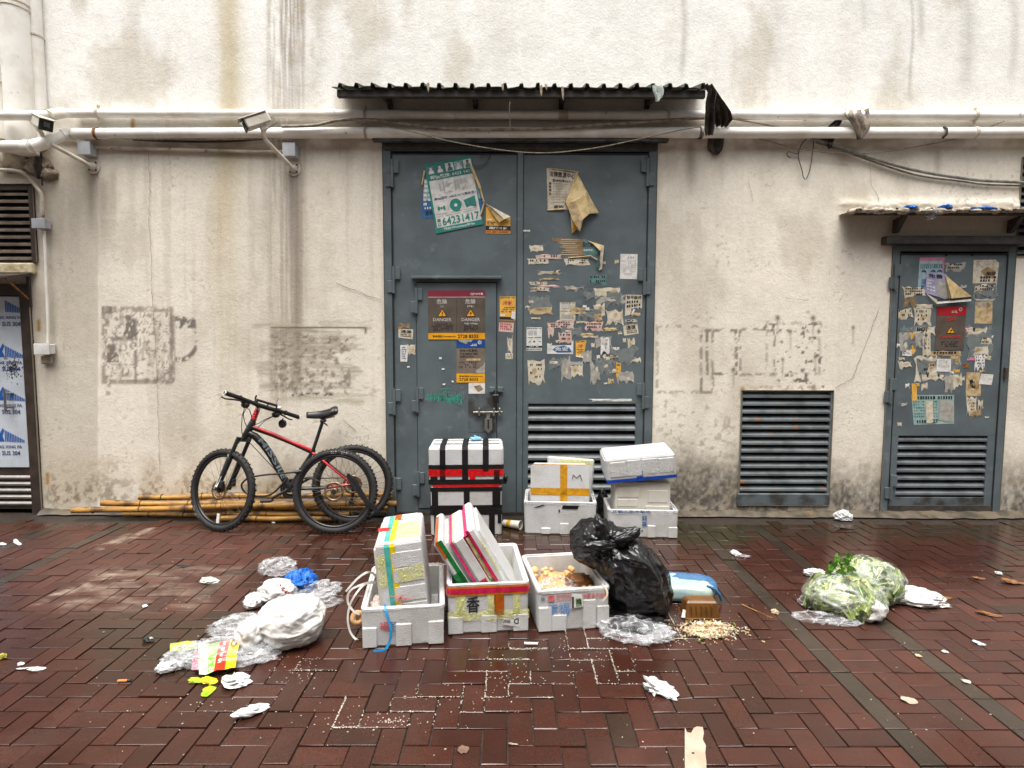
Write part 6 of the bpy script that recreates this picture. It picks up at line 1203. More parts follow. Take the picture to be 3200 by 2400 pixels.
# loose wheel in front of the rear wheel
LW = thing('bicycle_wheel', 'loose knobbly bicycle wheel without a bike, leaning against the rear wheel', 'bicycle wheel')
lc = D(*c2(921, 889), 4.66); ln = Vector((.03, -1, .16)).normalized(); lup = Vector((0, .16, 1)).normalized()
cb = G(1043, 1670); lc = cb + Vector((0, .06, .334)); wheel(LW, lc, ln, .338, 9, 64, 30, True, 1, (.12, 'CST  BFT'))
a = MB(); pz = [c2(1130, 620), c2(1190, 690), c2(1260, 800), c2(1330, 900), c2(1420, 1030), c2(1520, 1130), c2(1630, 1225)]
wd_ = [.012, .05, .05, .042, .036, .028, .010]; pp = [D(x, y, 4.53) for i, (x, y) in enumerate(pz)]
a.ribbon(pp, wd_, PLBK, Vector((0, -1, .1))); a.ribbon([p + Vector((0, .012, .004)) for p in pp], wd_, PLBK, Vector((0, -1, .1)))
for s in (-1, 1): a.tube([p + Vector((.012 * s, .006, .010 * s)) for p in pp], [w_ * .16 for w_ in wd_], PLBK, 6)
single(a, 'mudguard', 'narrow black plastic mudguard propped across the loose wheel', 'mudguard')
# ------------------------------------------------------------------ foam boxes
class Fr:
    """local frame of a box: origin = front left bottom corner, X along the front, Y back, Z up"""
    def __init__(s, o, rz=0.0, R=None): s.o = Vector(o); s.R = R or Matrix.Rotation(rz, 3, 'Z')
    def __call__(s, x, y, z): return s.o + s.R @ Vector((x, y, z))
def rloop(w, d, r, z, ins=0.0, k=4):
    out = []; r = max(r - ins * .6, .004)
    for (cx, cy, a0) in ((w - ins - r, ins + r, -90), (w - ins - r, d - ins - r, 0), (ins + r, d - ins - r, 90), (ins + r, ins + r, 180)):
        for i in range(k + 1): a = rad(a0 + 90 * i / k); out.append((cx + r * math.cos(a), cy + r * math.sin(a), z))
    return out
def loops(mb, fr, ls, mat, cap0=True, cap1=True, jitter=0, seed=0):
    r = random.Random(seed); n = len(ls[0]); vs = []
    for l in ls:
        for p in l: vs.append(fr(p[0] + r.uniform(-jitter, jitter), p[1] + r.uniform(-jitter, jitter), p[2] + r.uniform(-jitter, jitter)))
    fs = [(i * n + k, i * n + (k + 1) % n, (i + 1) * n + (k + 1) % n, (i + 1) * n + k) for i in range(len(ls) - 1) for k in range(n)]
    if cap0: fs.append(tuple(range(n))[::-1])
    if cap1: fs.append(tuple((len(ls) - 1) * n + k for k in range(n)))
    mb.add(vs, fs, mat)
def fbox(mb, fr, x0, x1, y0, y1, z0, z1, mat, ch=.003):
    mb.cbox(fr((x0 + x1) / 2, (y0 + y1) / 2, (z0 + z1) / 2), (x1 - x0, y1 - y0, z1 - z0), mat, ch, fr.R)
def open_box(mb, fr, w, d, h, mat=None, t=.027, ribs=None, seed=0, inmat=None, taper=.008):
    mat = mat or FOAM
    ls = [rloop(w, d, .028, 0, .014), rloop(w, d, .028, .010, taper), rloop(w, d, .028, h * .5, taper * .5), rloop(w, d, .028, h - .022, .002), rloop(w, d, .028, h - .020, 0), rloop(w, d, .028, h - .005, 0), rloop(w, d, .028, h, .006), rloop(w, d, .026, h, t * .55), rloop(w, d, .026, h - .008, t * .6), rloop(w, d, .024, h - .009, t), rloop(w, d, .022, .03, t + .012)]
    loops(mb, fr, ls, mat, True, True, .0016, seed)
    for (x0, x1, z1) in (ribs or ()): fbox(mb, fr, w * x0, w * x1, -.004, .02, .004, h * z1, mat, .004); 
def closed_box(mb, fr, w, d, h, lid, mat=None, seed=0):
    mat = mat or FOAM
    ls = [rloop(w, d, .03, 0, .012), rloop(w, d, .03, .010, .004), rloop(w, d, .03, h - lid - .004, 0), rloop(w, d, .03, h - lid, .005), rloop(w, d, .03, h - lid + .004, 0), rloop(w, d, .03, h - .022, 0), rloop(w, d, .03, h - .006, .008), rloop(w, d, .03, h, .026)]
    loops(mb, fr, ls, mat, True, True, .0014, seed)
def tp(par, fr, quads, mat, name='tape'):
    """strips of tape: list of local quads or (x0,x1,z0,z1) on the front face"""
    a = MB()
    for q in quads:
        if len(q) == 4 and not isinstance(q[0], tuple): x0, x1, z0, z1 = q; q = [(x0, -.0022, z0), (x1, -.0022, z0), (x1, -.0022, z1), (x0, -.0022, z1)]
        a.add([fr(*p) for p in q], [tuple(range(len(q)))], mat)
    a.build(name, par)
def band_over(par, fr, w, d, h, x0, x1, z0, mat, zt=.0022, rr=.02):
    """strip up the front and over the lid"""
    a = MB(); prof = [(-.0022, z0), (-.0022, h - .024), (.006, h - .004), (.028, h + zt), (d - .028, h + zt)]
    vs = []; fs = []
    for y, z in prof: vs += [fr(x0, y, z), fr(x1, y, z)]
    for i in range(len(prof) - 1): b = 2 * i; fs.append((b, b + 1, b + 3, b + 2))
    a.add(vs, fs, mat); a.build('tape', par)
def ftext(a, fr, s, x, z, h, mat, w=None, rot=0, mirror=False, y=-.0030):
    vs, fs, gw = glyphs(s); wm = gw * h if w is None else w; k = wm / max(gw, 1e-6); ca, sa = math.cos(rad(rot)), math.sin(rad(rot))
    a.add([fr(x + (px_ * k - wm / 2) * ca - (py_ - .5) * h * sa, y, z + (px_ * k - wm / 2) * sa + (py_ - .5) * h * ca) for px_, py_ in vs], fs, mat)
def front_frame(bl, br):
    A, B = G(*bl), G(*br); v = B - A; return Fr(A, math.atan2(v.y, v.x)), v.length
# ---- front left box
fr, w_ = front_frame((1128, 2029), (1391, 2012.5)); h_ = .208; d_ = .57; F1 = fr
t = thing('foam_box', 'open white foam box at front left, holding a tall taped box and rubbish', 'foam box', 'foam boxes on the pavement')
a = MB(); open_box(a, fr, w_, d_, h_, ribs=((.02, .19, .52), (.41, .60, .58), (.80, .985, .60)), seed=1); a.build('box_body', t)
a = MB(); ftext(a, fr, '福', .115, .115, .045, INKR); [fbox(a, fr, .135, .135 + l, -.0028, -.0022, .128 - .011 * i, .132 - .011 * i, INKN, 0) for i, l in enumerate((.04, .03, .042, .03, .038))]; ftext(a, fr, '十七', .21, .15, .024, PW, w=.04); a.build('stamp', t)
# tall taped box standing in it
fr2 = Fr(fr(.115, .05, .033), math.atan2((fr.R @ Vector((1, 0, 0))).y, (fr.R @ Vector((1, 0, 0))).x)); fr2.R = fr2.R @ Matrix.Rotation(rad(-5.5), 3, 'Y')
W2, D2, H2 = .232, .47, .485
t = thing('foam_box', 'tall foam box with teal and yellow tape standing upright in the front left box', 'foam box', 'foam boxes on the pavement')
a = MB(); ls = [rloop(W2, D2, .018, 0, .006), rloop(W2, D2, .018, .012, 0), rloop(W2, D2, .018, H2 - .02, 0), rloop(W2, D2, .018, H2 - .005, .006), rloop(W2, D2, .018, H2, .016)]; loops(a, fr2, ls, FOAM, True, True, .0012, 3)
for z0, z1 in ((.10, .16), (.17, .25), (.27, .345), (.35, .43)): fbox(a, fr2, .075, W2 - .004, -.003, .01, z0, z1, FOAM, .003)
fbox(a, fr2, -.010, .004, .01, D2 - .01, .02, H2 - .03, FOAMY, .005); a.build('box_body', t)
band_over(t, fr2, W2, D2, H2, .044, .070, .0, TTEAL); band_over(t, fr2, W2, D2, H2, .072, .098, .0, TYEL, .0032)
tp(t, fr2, [[(.006, -.0028, .02), (.12, -.0028, .012), (W2, -.0028, .02), (W2, -.0028, .10), (.1, -.0028, .095), (.006, -.0028, .11)], [(.002, -.0030, .25), (.043, -.0030, .26), (.043, -.0030, .43), (.002, -.0030, .42)], [(.10, -.0048, .27), (W2, -.0048, .28), (W2, -.0048, .36), (.10, -.0048, .345)]], WRAPY, 'tape')
tp(t, fr2, [[(.10, .03, H2 + .002), (W2 - .01, .03, H2 + .002), (W2 - .01, .30, H2 + .002), (.10, .30, H2 + .002)]], WRAPY, 'tape')
tp(t, fr2, [[(-.004, .20, H2 + .003), (.060, .18, H2 + .0045), (.060, .235, H2 + .0045), (-.004, .25, H2 + .003)]], TRED); tp(t, fr2, [[(.11, .36, H2 + .003), (.20, .36, H2 + .003), (.20, .45, H2 + .003), (.11, .45, H2 + .003)]], PW, 'address_label')
tp(t, fr2, [[(.075, .36, H2 + .0042), (.112, .36, H2 + .0042), (.112, .45, H2 + .0042), (.075, .45, H2 + .0042)]], TBRN)
tp(t, fr2, [[(.09, -.004, .345 + .05 * i), (.205, -.004, .375 + .02 * i), (.205, -.004, .380 + .02 * i), (.09, -.004, .351 + .05 * i)] for i in range(2)], WRAPC, 'loose_wrap')
a = MB(); r = random.Random(3)
for i in range(9): c = fr2(.10, -.006, .20); e = fr2(.10 + r.uniform(-.06, .05), -.012, .20 + r.uniform(-.06, .03)); a.tube([c, c.lerp(e, .5) + Vector((0, -.008, 0)), e], .0016, INKR, 5)
a.build('tie_string', t)
# rubbish in the left box
a = MB(); a.blob(F1(.085, .17, .09), (.07, .12, .085), film('pink_bag_film', (.80, .66, .58), (.35, .85), 15), 5, .4, 2.4, 36, 24, zmin=None); single(a, 'plastic_bag', 'pinkish crumpled plastic bag stuffed in the front left foam box', 'plastic bag')
def strap(pts, wd, mat, name, label, cat='strap', group=None, nr=Vector((.3, -1, .4))):
    q_ = pts; out = []
    for i in range(len(q_) - 1):
        p0, p1, p2, p3 = q_[max(i - 1, 0)], q_[i], q_[i + 1], q_[min(i + 2, len(q_) - 1)]
        for k in range(6): f = k / 6; out.append(.5 * ((2 * p1) + (p2 - p0) * f + (2 * p0 - 5 * p1 + 4 * p2 - p3) * f * f + (3 * p1 - p0 - 3 * p2 + p3) * f ** 3))
    a = MB(); a.ribbon(out + [q_[-1]], wd, mat, nr); a.ribbon([p + nr.normalized() * -.001 for p in out + [q_[-1]]], wd, mat, nr); return single(a, name, label, cat, group)
DD = lambda x, y, yy: D(*c5(x, y), yy)
strap([DD(320, 890, 3.10), DD(250, 895, 3.02), DD(150, 925, 2.96), DD(60, 970, 2.95), DD(22, 1040, 2.95), DD(30, 1120, 2.95), DD(80, 1190, 2.95), DD(145, 1228, 2.96)], .011, STRW, 'packing_strap', 'white packing strap making the inner loop beside the front left box', group='white packing straps')
strap([DD(310, 900, 3.12), DD(200, 915, 2.98), DD(110, 1010, 2.92), DD(45, 1130, 2.91), DD(22, 1270, 2.90), DD(45, 1400, 2.90), DD(100, 1480, 2.90), DD(160, 1510, 2.89)], .010, STRW, 'packing_strap', 'white packing strap making the longest loop down to the pavement at left', group='white packing straps')
strap([DD(330, 850, 3.12), DD(280, 800, 3.05), DD(220, 792, 2.98), DD(130, 850, 2.96), DD(50, 935, 2.95), DD(2, 990, 2.95)], .011, STRW, 'packing_strap', 'white packing strap sticking out to the upper left of the front left box', group='white packing straps')
strap([DD(470, 800, 3.2), DD(390, 755, 3.15), DD(318, 742, 3.12)], .010, M('dark_red_strap', C(96, 44, 40), .4), 'packing_strap', 'dark red strap end inside the front left box')
strap([DD(300, 900, 3.1), DD(320, 800, 3.12), DD(360, 745, 3.15)], .008, M('brown_strap', C(86, 66, 60), .4), 'packing_strap', 'brown strap end standing up in the front left box')
P0 = F1(.123, .020, h_ + .004); strap([F1(.118, .05, h_ - .03), F1(.120, .022, h_ + .004), F1(.125, -.010, h_ - .012), F1(.145, -.020, .13), F1(.150, -.022, .08), F1(.142, -.020, .04), F1(.125, -.026, .010), F1(.095, -.032, .005), F1(.065, -.034, .006)], .012, STRB, 'packing_strap', 'blue strap hooked over the front rim of the front left box', nr=Vector((.1, -1, .15)))
a = MB(); q = D(*c5(125, 1262), 2.98); a.ring(q, (.6, -1, .2), .026, [(-.012, -.012), (.012, -.012), (.012, .012), (-.012, .012)], GARLIC, 20); single(a, 'tape_roll', 'small tan tape ring beside the front left foam box', 'tape roll')
# ---- front middle box
fr, w_ = front_frame((1398, 1985.6), (1654.4, 1972)); h_ = .272; d_ = .60; F2 = fr
t = thing('foam_box', 'open foam box with pink and orange taped rim at front middle, full of lids', 'foam box', 'foam boxes on the pavement')
a = MB(); open_box(a, fr, w_, d_, h_, ribs=((.01, .19, .36), (.41, .60, .37), (.80, .985, .36)), seed=2); a.build('box_body', t)
def rim_tape(par, fr, w, d, z0, z1, mat, o, name='tape', part=1.0):
    a = MB(); l0 = rloop(w + 2 * o, d + 2 * o, .03, z0); l1 = rloop(w + 2 * o, d + 2 * o, .03, z1)
    f2 = Fr(fr(-o, -o, 0)); f2.R = fr.R; n = len(l0); vs = [f2(*p) for p in l0 + l1]; a.add(vs, [(k, (k + 1) % n, (k + 1) % n + n, k + n) for k in range(n)], mat); a.build(name, par)
rim_tape(t, fr, w_, d_, h_ - .062, h_ - .012, TORG, .0035); rim_tape(t, fr, w_, d_, h_ - .050, h_ - .022, TRPK, .0055)
tp(t, fr, [(.045, .095, .075, h_ - .062), (.21, .255, .06, h_ - .062), (.345, .385, .09, h_ - .062), (.002, w_ - .002, .075, .125)], WRAPY); tp(t, fr, [(.245, .298, .095, h_ - .040)], TBRN)
a = MB(); ftext(a, fr, '香', .135, .160, .088, INK, w=.07); a.build('marker_writing', t)
tp(t, fr, [[(.288, -.0062, .048), (.378, -.0062, .028), (.385, -.0062, .062), (.295, -.0062, .082)]], PW, 'address_label')
a = MB(); ftext(a, fr, 'D', .362, .062, .030, INK, w=.026, rot=180, y=-.0075); ftext(a, fr, '洪記', .312, .064, .022, INK, w=.042, rot=180, y=-.0075); a.build('marker_writing', t)
a = MB(); r = random.Random(8)
for (x0, x1, z0, z1) in ((.05, .09, .08, .20), (.22, .25, .10, .20), (.36, .37, .09, .20), (.20, .26, .07, .09)):
    for i in range(7): a.ribbon([fr(r.uniform(x0, x1), -.0065, z0 + r.uniform(0, .02)), fr(r.uniform(x0, x1), -.009, (z0 + z1) / 2), fr(r.uniform(x0, x1), -.0065, z1 - r.uniform(0, .03))], .004, TYEL if False else WRAPY)
a.build('crinkled_tape', t)
# lids leaning inside: edges face the front
def lid(o, th, L, D_, lean, label, mats=(), seed=0, mat=None):
    f = Fr(o); f.R = F2.R @ Matrix.Rotation(rad(-lean), 3, 'Y'); t = thing('foam_lid', label, 'foam lid', 'foam lids leaning in the middle box')
    a = MB(); fbox(a, f, 0, th, 0, D_, 0, L, mat or FOAM, .012); fbox(a, f, th - .004, th + .016, .04, D_ - .04, .04, L - .04, mat or FOAM, .006); a.build('lid_body', t)
    for (x0, x1, z0, z1, m, top) in mats:
        b = MB(); b.add([f(x0, -.002, z0), f(x1, -.002, z0), f(x1, -.002, z1), f(x0, -.002, z1)], [(0, 1, 2, 3)], m)
        if top: b.add([f(x0, -.002, L + .002), f(x1, -.002, L + .002), f(x1, D_ * top, L + .002), f(x0, D_ * top, L + .002)], [(0, 1, 2, 3)], m)
        b.build('tape', t)
    return t
lid(F2(.185, .055, .040), .052, .50, .50, 31, 'leftmost leaning foam lid, edged with dark green tape', ((.026, .050, .10, .50, TGRN, .0), (.0, .052, .235, .30, TGRN, 0), (.012, .030, .40, .5005, TBRN, .9)), 1)
lid(F2(.262, .06, .035), .045, .50, .50, 30, 'pink and yellow edged lid pressed between the green-taped lid and the plain lid', ((.004, .020, .25, .50, TPNK, .98), (.022, .040, .2, .50, WRAPY, .98)), 2)
lid(F2(.292, .045, .035), .068, .52, .50, 30.5, 'plain thick white foam lid in the middle of the leaning lids', ((.01, .05, .22, .26, TRPK, 0),), 3)
lid(F2(.345, .05, .035), .036, .535, .50, 30, 'leaning foam lid wrapped in dark and bright pink tape', ((.0, .034, .26, .535, TMAR, 0), (.0, .036, .46, .536, TPNK, .98)), 4)
lid(F2(.362, .048, .035), .042, .53, .50, 29.5, 'leaning foam lid covered with yellowish film and a green tape patch', ((.0, .040, .20, .535, WRAPY, 0), (.0, .040, .235, .275, TGRN, 0)), 5, FOAMY)
lid(F2(.388, .042, .035), .050, .58, .50, 30, 'rightmost and tallest leaning foam lid with a bright pink taped edge', ((-.001, .016, .26, .58, TRPK, .0), (-.001, .010, .40, .582, TPNK, .98), (.04, .052, .30, .50, WRAPY, 0)), 6)
# ---- front right box
fr, w_ = front_frame((1678.5, 1978), (1906, 1961.5)); h_ = .228; d_ = .53; F3 = fr
t = thing('foam_box', 'open foam box at front right with red printing, full of onions and rubbish', 'foam box', 'foam boxes on the pavement')
a = MB(); open_box(a, fr, w_, d_, h_, ribs=((.02, .20, .60), (.20, .40, .40), (.62, .80, .72), (.82, .985, .55)), seed=4); a.build('box_body', t)
a = MB(); ftext(a, fr, '场', .028, h_ - .045, .022, INKN, w=.022); fbox(a, fr, .058, .092, -.003, -.0022, h_ - .060, h_ - .028, INKR, 0); ftext(a, fr, '18026018777', .145, h_ - .052, .013, INKR, w=.085); [fbox(a, fr, .105 + .010 * i, .112 + .010 * i, -.003, -.0022, h_ - .037, h_ - .027, INKR, 0) for i in range(8)]
ftext(a, fr, '宁夏全农优品', .315, h_ - .042, .028, INKR, w=.14); a.build('stamp', t)
a = MB(); ftext(a, fr, '幸福', .115, .125, .062, INKB, w=.12); a.build('marker_writing', t)
tp(t, fr, [[(.178, -.0065, .125), (.250, -.0065, .130), (.240, -.0065, h_ - .03), (.186, -.0065, h_ - .02)]], PW, 'address_label'); tp(t, fr, [[(.208, -.0085, .135), (.240, -.0085, .137), (.235, -.0085, h_ - .05), (.206, -.0085, h_ - .05)]], P('label_green', (120, 150, 110)), 'address_label')
a = MB()
for i in range(9): fbox(a, fr, .185, .196, -.0085, -.0075, .128 + .007 * i, .132 + .007 * i, PBK, 0)
ftext(a, fr, '鸡', .222, .160, .03, PBK, y=-.0098); a.build('barcode_text', t)
rim_tape(t, fr, w_, d_, h_ - .012, h_ - .003, WRAPC, .004)
a = MB(); ftop = [fr(x, y, z) for x, y, z in ((.03, .03, .10), (w_ - .03, .03, .10), (w_ - .03, d_ - .03, .125), (.03, d_ - .03, .125))]
a.blob(fr(w_ / 2, d_ / 2, .095), (w_ / 2 - .058, d_ / 2 - .065, .055), GARLIC, 11, .14, 4, 48, 24, zmin=None, squash=3.2); a.blob(fr(.16, .19, .14), (.105, .12, .050), CLEAR, 12, .4, 2.6, 36, 20, zmin=None); single(a, 'rubbish_heap', 'heap of peelings and clear film filling the front right foam box', 'rubbish')
a = MB(); a.blob(fr(.15, .115, .13), (.070, .055, .045), film('tan_film', (.80, .62, .42), (.45, .9), 16), 13, .45, 2.5, 32, 20, zmin=None); single(a, 'plastic_bag', 'tan plastic bag of peelings at the front of the front right foam box', 'plastic bag')
r = random.Random(21); proto = None
for i, (x, y, z) in enumerate([(.06, .40, .175), (.06, .36, .16)] + [(r.uniform(.10, .30), r.uniform(.30, .47), r.uniform(.140, .160)) for _ in range(20)] + [(.30, .16, .155), (.33, .13, .15), (.315, .20, .16), (.34, .18, .15), (.29, .12, .15)]):
    rr = r.uniform(.013, .019) if i else .027
    if proto is None or i == 1:
        a = MB(); a.blob((0, 0, 0), (1, 1, .92), GARLIC, 31 + i, .10, 2, 20, 14, zmin=None, ridge=False); a.v = [tuple(fr(x, y, z) + Vector(v) * rr) for v in a.v]
        o = single(a, 'onion', 'largest round onion at the back left of the front right foam box' if i == 0 else 'small peeled onion lying loose in the front right foam box', 'onion', 'peeled onions in the front right box'); proto = o if i else None
        if i == 0: proto = None
        base_c = fr(x, y, z); base_r = rr
    else:
        o = proto.copy(); o.data = proto.data.copy(); COL.objects.link(o); s = rr / base_r; Cc = fr(x, y, z); o.data.transform(Matrix.Translation(Cc) @ Matrix.Scale(s, 4) @ Matrix.Translation(-base_c))
a = MB(); a.blob(fr(.285, .24, .165), (.065, .05, .03), BRPAPER, 17, .35, 2.4, 28, 16, zmin=None, squash=3); single(a, 'brown_paper', 'crumpled brown paper on the onions in the front right foam box', 'paper')
strap([fr(.26, .10, .14), fr(.32, .04, .20), fr(.36, .004, h_ + .006), fr(.375, -.02, h_ - .03), fr(.345, -.03, h_ - .065)], .010, STRW if False else M('cream_strap', C(206, 190, 164), .5), 'packing_strap', 'cream strap hanging over the right rim of the front right box')
# ---- back row: black-taped stack
A_ = G(1343, 1676); B_ = G(1571.6, 1673); v = B_ - A_; rz = math.atan2(v.y, v.x); WW = v.length; o = Vector(A_); DDp = .40
def taped(z, h, w, dx, label, seed, lid_):
    f = Fr(o + Matrix.Rotation(rz, 3, 'Z') @ Vector((dx, 0, z)), rz); t = thing('foam_box', label, 'foam box', 'black-taped foam boxes'); a = MB(); closed_box(a, f, w, DDp, h, lid_, None, seed); a.build('box_body', t); return f, t
f, t = taped(0, .212, WW - .01, .005, 'bottom foam box of the black-taped stack by the wicket door', 1, .02)
tp(t, f, [(.0, WW - .01, .17, .212), (WW * .80, WW * .88, .0, .17), (WW * .92, WW * .97, .10, .17), (WW * .40, WW * .47, .0, .17), (.03, .08, .02, .17)], TBK)
f, t = taped(.2125, .200, WW - .012, .006, 'middle foam box of the black-taped stack, boxed in by thick black tape', 2, .03)
tp(t, f, [(.0, WW - .012, .145, .178), (.0, WW - .012, .0, .035), (.012, .062, .035, .145), (WW * .455, WW * .535, .035, .145), (WW * .845, WW * .955, .02, .145)], TBK); tp(t, f, [(.02, WW - .03, .181, .199)], TRED); rim_tape(t, f, WW - .012, DDp, .150, .172, TBK, .0015)
ZT = .4135
f, t = taped(ZT, .298, WW + .012, -.006, 'top foam box of the black-taped stack, with a red band and black straps', 3, .145)
W3 = WW + .012
tp(t, f, [(.0, W3, .066, .121)], TRED); tp(t, f, [(W3 * .545, W3 * .62, .040, .066)], TRED); tp(t, f, [(.0, W3, .0, .040), (.0, W3, .122, .152), (.015, .07, .03, .065), (W3 * .87, W3 * .945, .03, .112), (W3 * .72, W3 * .80, .10, .13)], TBK); rim_tape(t, f, W3, DDp, .120, .154, TBK, .0016); rim_tape(t, f, W3, DDp, .0, .036, TBK, .0016)
for x0, x1 in ((.15, .225), (.445, .525), (.72, .80)): band_over(t, f, W3, DDp, .298, W3 * x0, W3 * x1, .03 if x0 < .7 else .14, TBK, .003)
tp(t, f, [[(.03, .115, .3012), (W3 - .03, .115, .3012), (W3 - .03, .135, .3012), (.03, .135, .3012)], [(.03, .275, .3012), (W3 - .03, .275, .3012), (W3 - .03, .288, .3012), (.03, .288, .3012)]], TBK)
a = MB(); a.blob(f(W3 + .012, .05, .03), (.02, .02, .03), TBK, 4, .6, 3, 14, 10, zmin=None); a.build('tape', t)
a = MB(); c = f(W3 * .62, .27, .318); a.cbox(c, (.09, .05, .022), LBLUE, .008, f.R @ Matrix.Rotation(rad(14), 3, 'Z')); a.cbox(c + Vector((.01, 0, .012)), (.05, .03, .012), LBLUE, .005, f.R @ Matrix.Rotation(rad(24), 3, 'Y')); single(a, 'plastic_clip', 'pale blue plastic clip lying on top of the black-taped stack', 'clip')
# ---- middle back: big box with the M box in it
fr, w_ = front_frame((1636.5, 1669), (1864, 1674)); h_ = .268
t = thing('foam_box', 'open white foam box behind the black bin bag, carrying the box marked M', 'foam box', 'foam boxes on the pavement')
a = MB(); open_box(a, fr, w_, .40, h_, ribs=((.24, .37, .2), (.50, .62, .35), (.74, .84, .3)), seed=6); a.build('box_body', t); tp(t, fr, [[(.07, -.0022, .215), (.15, -.0022, .242), (.18, -.0022, .242), (.11, -.0022, .218)], [(.30, -.0022, .212), (.425, -.0022, .212), (.44, -.0022, .240), (.31, -.0022, .242)], [(.275, -.0022, .185), (.285, -.0022, .185), (.288, -.0022, .205), (.275, -.0022, .205)]], TBK); rim_tape(t, fr, w_, .40, h_ - .028, h_ - .004, WRAPC, .003)
fm = Fr(fr(.052, .045, .215), math.atan2((fr.R @ Vector((1, 0, 0))).y, (fr.R @ Vector((1, 0, 0))).x)); fm.R = fm.R @ Matrix.Rotation(rad(-3), 3, 'X')
t = thing('foam_box', 'foam box crossed with amber tape and marked M, sitting in a bigger box', 'foam box', 'foam boxes on the pavement')
WM, HM = .468, .335
a = MB(); ls = [rloop(WM, HM, .03, 0, .0), rloop(WM, HM, .03, .03, .0), rloop(WM, HM, .03, .034, .008), rloop(WM, HM, .03, .20, .014)]
fmr = Fr(fm(0, 0, 0)); fmr.R = fm.R @ Matrix(((1, 0, 0), (0, 0, 1), (0, 1, 0))); loops(a, fmr, ls, FOAM, True, True, .0008, 7); a.build('box_body', t)
tp(t, fm, [(.0, WM, .095, .150), (WM * .505, WM * .625, .0, HM)], TAMB); tp(t, fm, [(.01, WM - .01, .010, .028)], TRED); tp(t, fm, [[(.02, .0, HM + .002), (WM - .02, .0, HM + .002), (WM - .02, .03, HM + .002), (.02, .03, HM + .002)]], TAMB)
a = MB(); a.tube([fm(.335, -.004, .225), fm(.338, -.004, .262), fm(.365, -.004, .235), fm(.395, -.004, .262), (fm(.408, -.004, .215))], .0028, INK, 6); a.build('marker_writing', t)
t = thing('foam_lid', 'yellow-edged foam lid tilted behind the box marked M', 'foam lid'); fl = Fr(fm(.115, .215, .02), 0); fl.R = fm.R @ Matrix.Rotation(rad(3.5), 3, 'Y'); a = MB(); fbox(a, fl, 0, .39, 0, .05, 0, .352, FOAM, .016); a.build('lid_body', t); tp(t, fl, [[(.10, -.002, .30), (.38, -.002, .30), (.38, -.002, .345), (.10, -.002, .345)]], WRAPY)  # a loose foam box lid
# ---- right stack
q0, q1 = G(2120, 1683), G(2120 - 221, 1679); v = q0 - q1; rz = math.atan2(v.y, v.x); fr = Fr(q1, rz); w_ = v.length; h_ = .222
t = thing('foam_box', 'open white foam box with blue stamped characters, bottom of the right-hand stack', 'foam box', 'foam boxes on the pavement')
a = MB(); open_box(a, fr, w_, .37, h_, ribs=((.02, .12, .3), (.56, .68, .45), (.86, .985, .4)), seed=8); a.build('box_body', t)
a = MB(); ftext(a, fr, '艾靓水果净菜场', .18, h_ - .012, .024, INKN, w=.30, y=-.0045); ftext(a, fr, '果菜', .285, .135, .040, INKN, w=.095, rot=90); fbox(a, fr, .262, .272, -.003, -.0022, .05, .065, PBK, 0); a.build('stamp', t)
tp(t, fr, [[(.02, -.0035, h_ - .03), (.50, -.0035, h_ - .035), (.50, -.0035, h_ - .002), (.02, -.0035, h_ - .002)]], WRAPC, 'tape')
a = MB(); a.blob(fr(w_ - .065, .20, .21), (.045, .10, .035), CLEAR, 41, .5, 3, 24, 14, zmin=None); single(a, 'plastic_bag', 'clear crumpled film poking from the right corner of the blue-stamped box', 'plastic bag')
fr2 = Fr(fr(.058, .06, .036), rz); t = thing('foam_box', 'yellowed foam box standing on end, sandwiched in the middle of the right-hand stack', 'foam box', 'foam boxes on the pavement')
a = MB(); ls = [rloop(.44, .25, .012, 0, .0), rloop(.435, .25, .012, .385, 0), rloop(.435, .25, .012, .392, .006)]; loops(a, fr2, ls, FOAMY, True, True, .001, 9)
for (x0, x1, z0, z1) in ((.02, .19, .27, .35), (.26, .415, .23, .33), (.02, .18, .195, .255), (.24, .43, .06, .205)): fbox(a, fr2, x0, x1, -.004, .01, z0, z1, FOAMY, .004)
for y in (.05, .10, .15, .20): fbox(a, fr2, -.006, .004, y, y + .014, .03, .36, FOAMY, .003)
a.build('box_body', t)
ft = Fr(D(*c4(484, 752), 4.50), rz); ft.R = Matrix.Rotation(rz, 3, 'Z') @ Matrix.Rotation(rad(-6.0), 3, 'Y') @ Matrix.Rotation(rad(4), 3, 'X')
t = thing('foam_box', 'tilted white foam box with a blue tape band, top of the right-hand stack', 'foam box', 'foam boxes on the pavement')
a = MB(); closed_box(a, ft, .545, .36, .20, .178, None, 10)
for (x0, x1, z0, z1) in ((.035, .155, .045, .165), (.165, .275, .045, .170), (.285, .40, .05, .170), (.41, .53, .05, .165)): fbox(a, ft, x0, x1, -.0045, .01, z0, z1, FOAM, .004)
for i in range(6): fbox(a, ft, -.005, .006, .03 + .055 * i, .065 + .055 * i, .03, .18, FOAM, .004)
for (x0, x1) in ((.04, .26), (.28, .51)): fbox(a, ft, x0, x1, .05, .31, .195, .2035, FOAM, .004)
a.build('box_body', t)
tp(t, ft, [(.0, .545, .0, .026)], TBLU); rim_tape(t, ft, .545, .36, .004, .022, TBLU, .002); tp(t, ft, [(.235, .285, .02, .078)], TBLU); tp(t, ft, [[(.03, -.0055, .10), (.30, -.0055, .16), (.52, -.0055, .12), (.5, -.0055, .03), (.2, -.0055, .04)]], WRAPC)
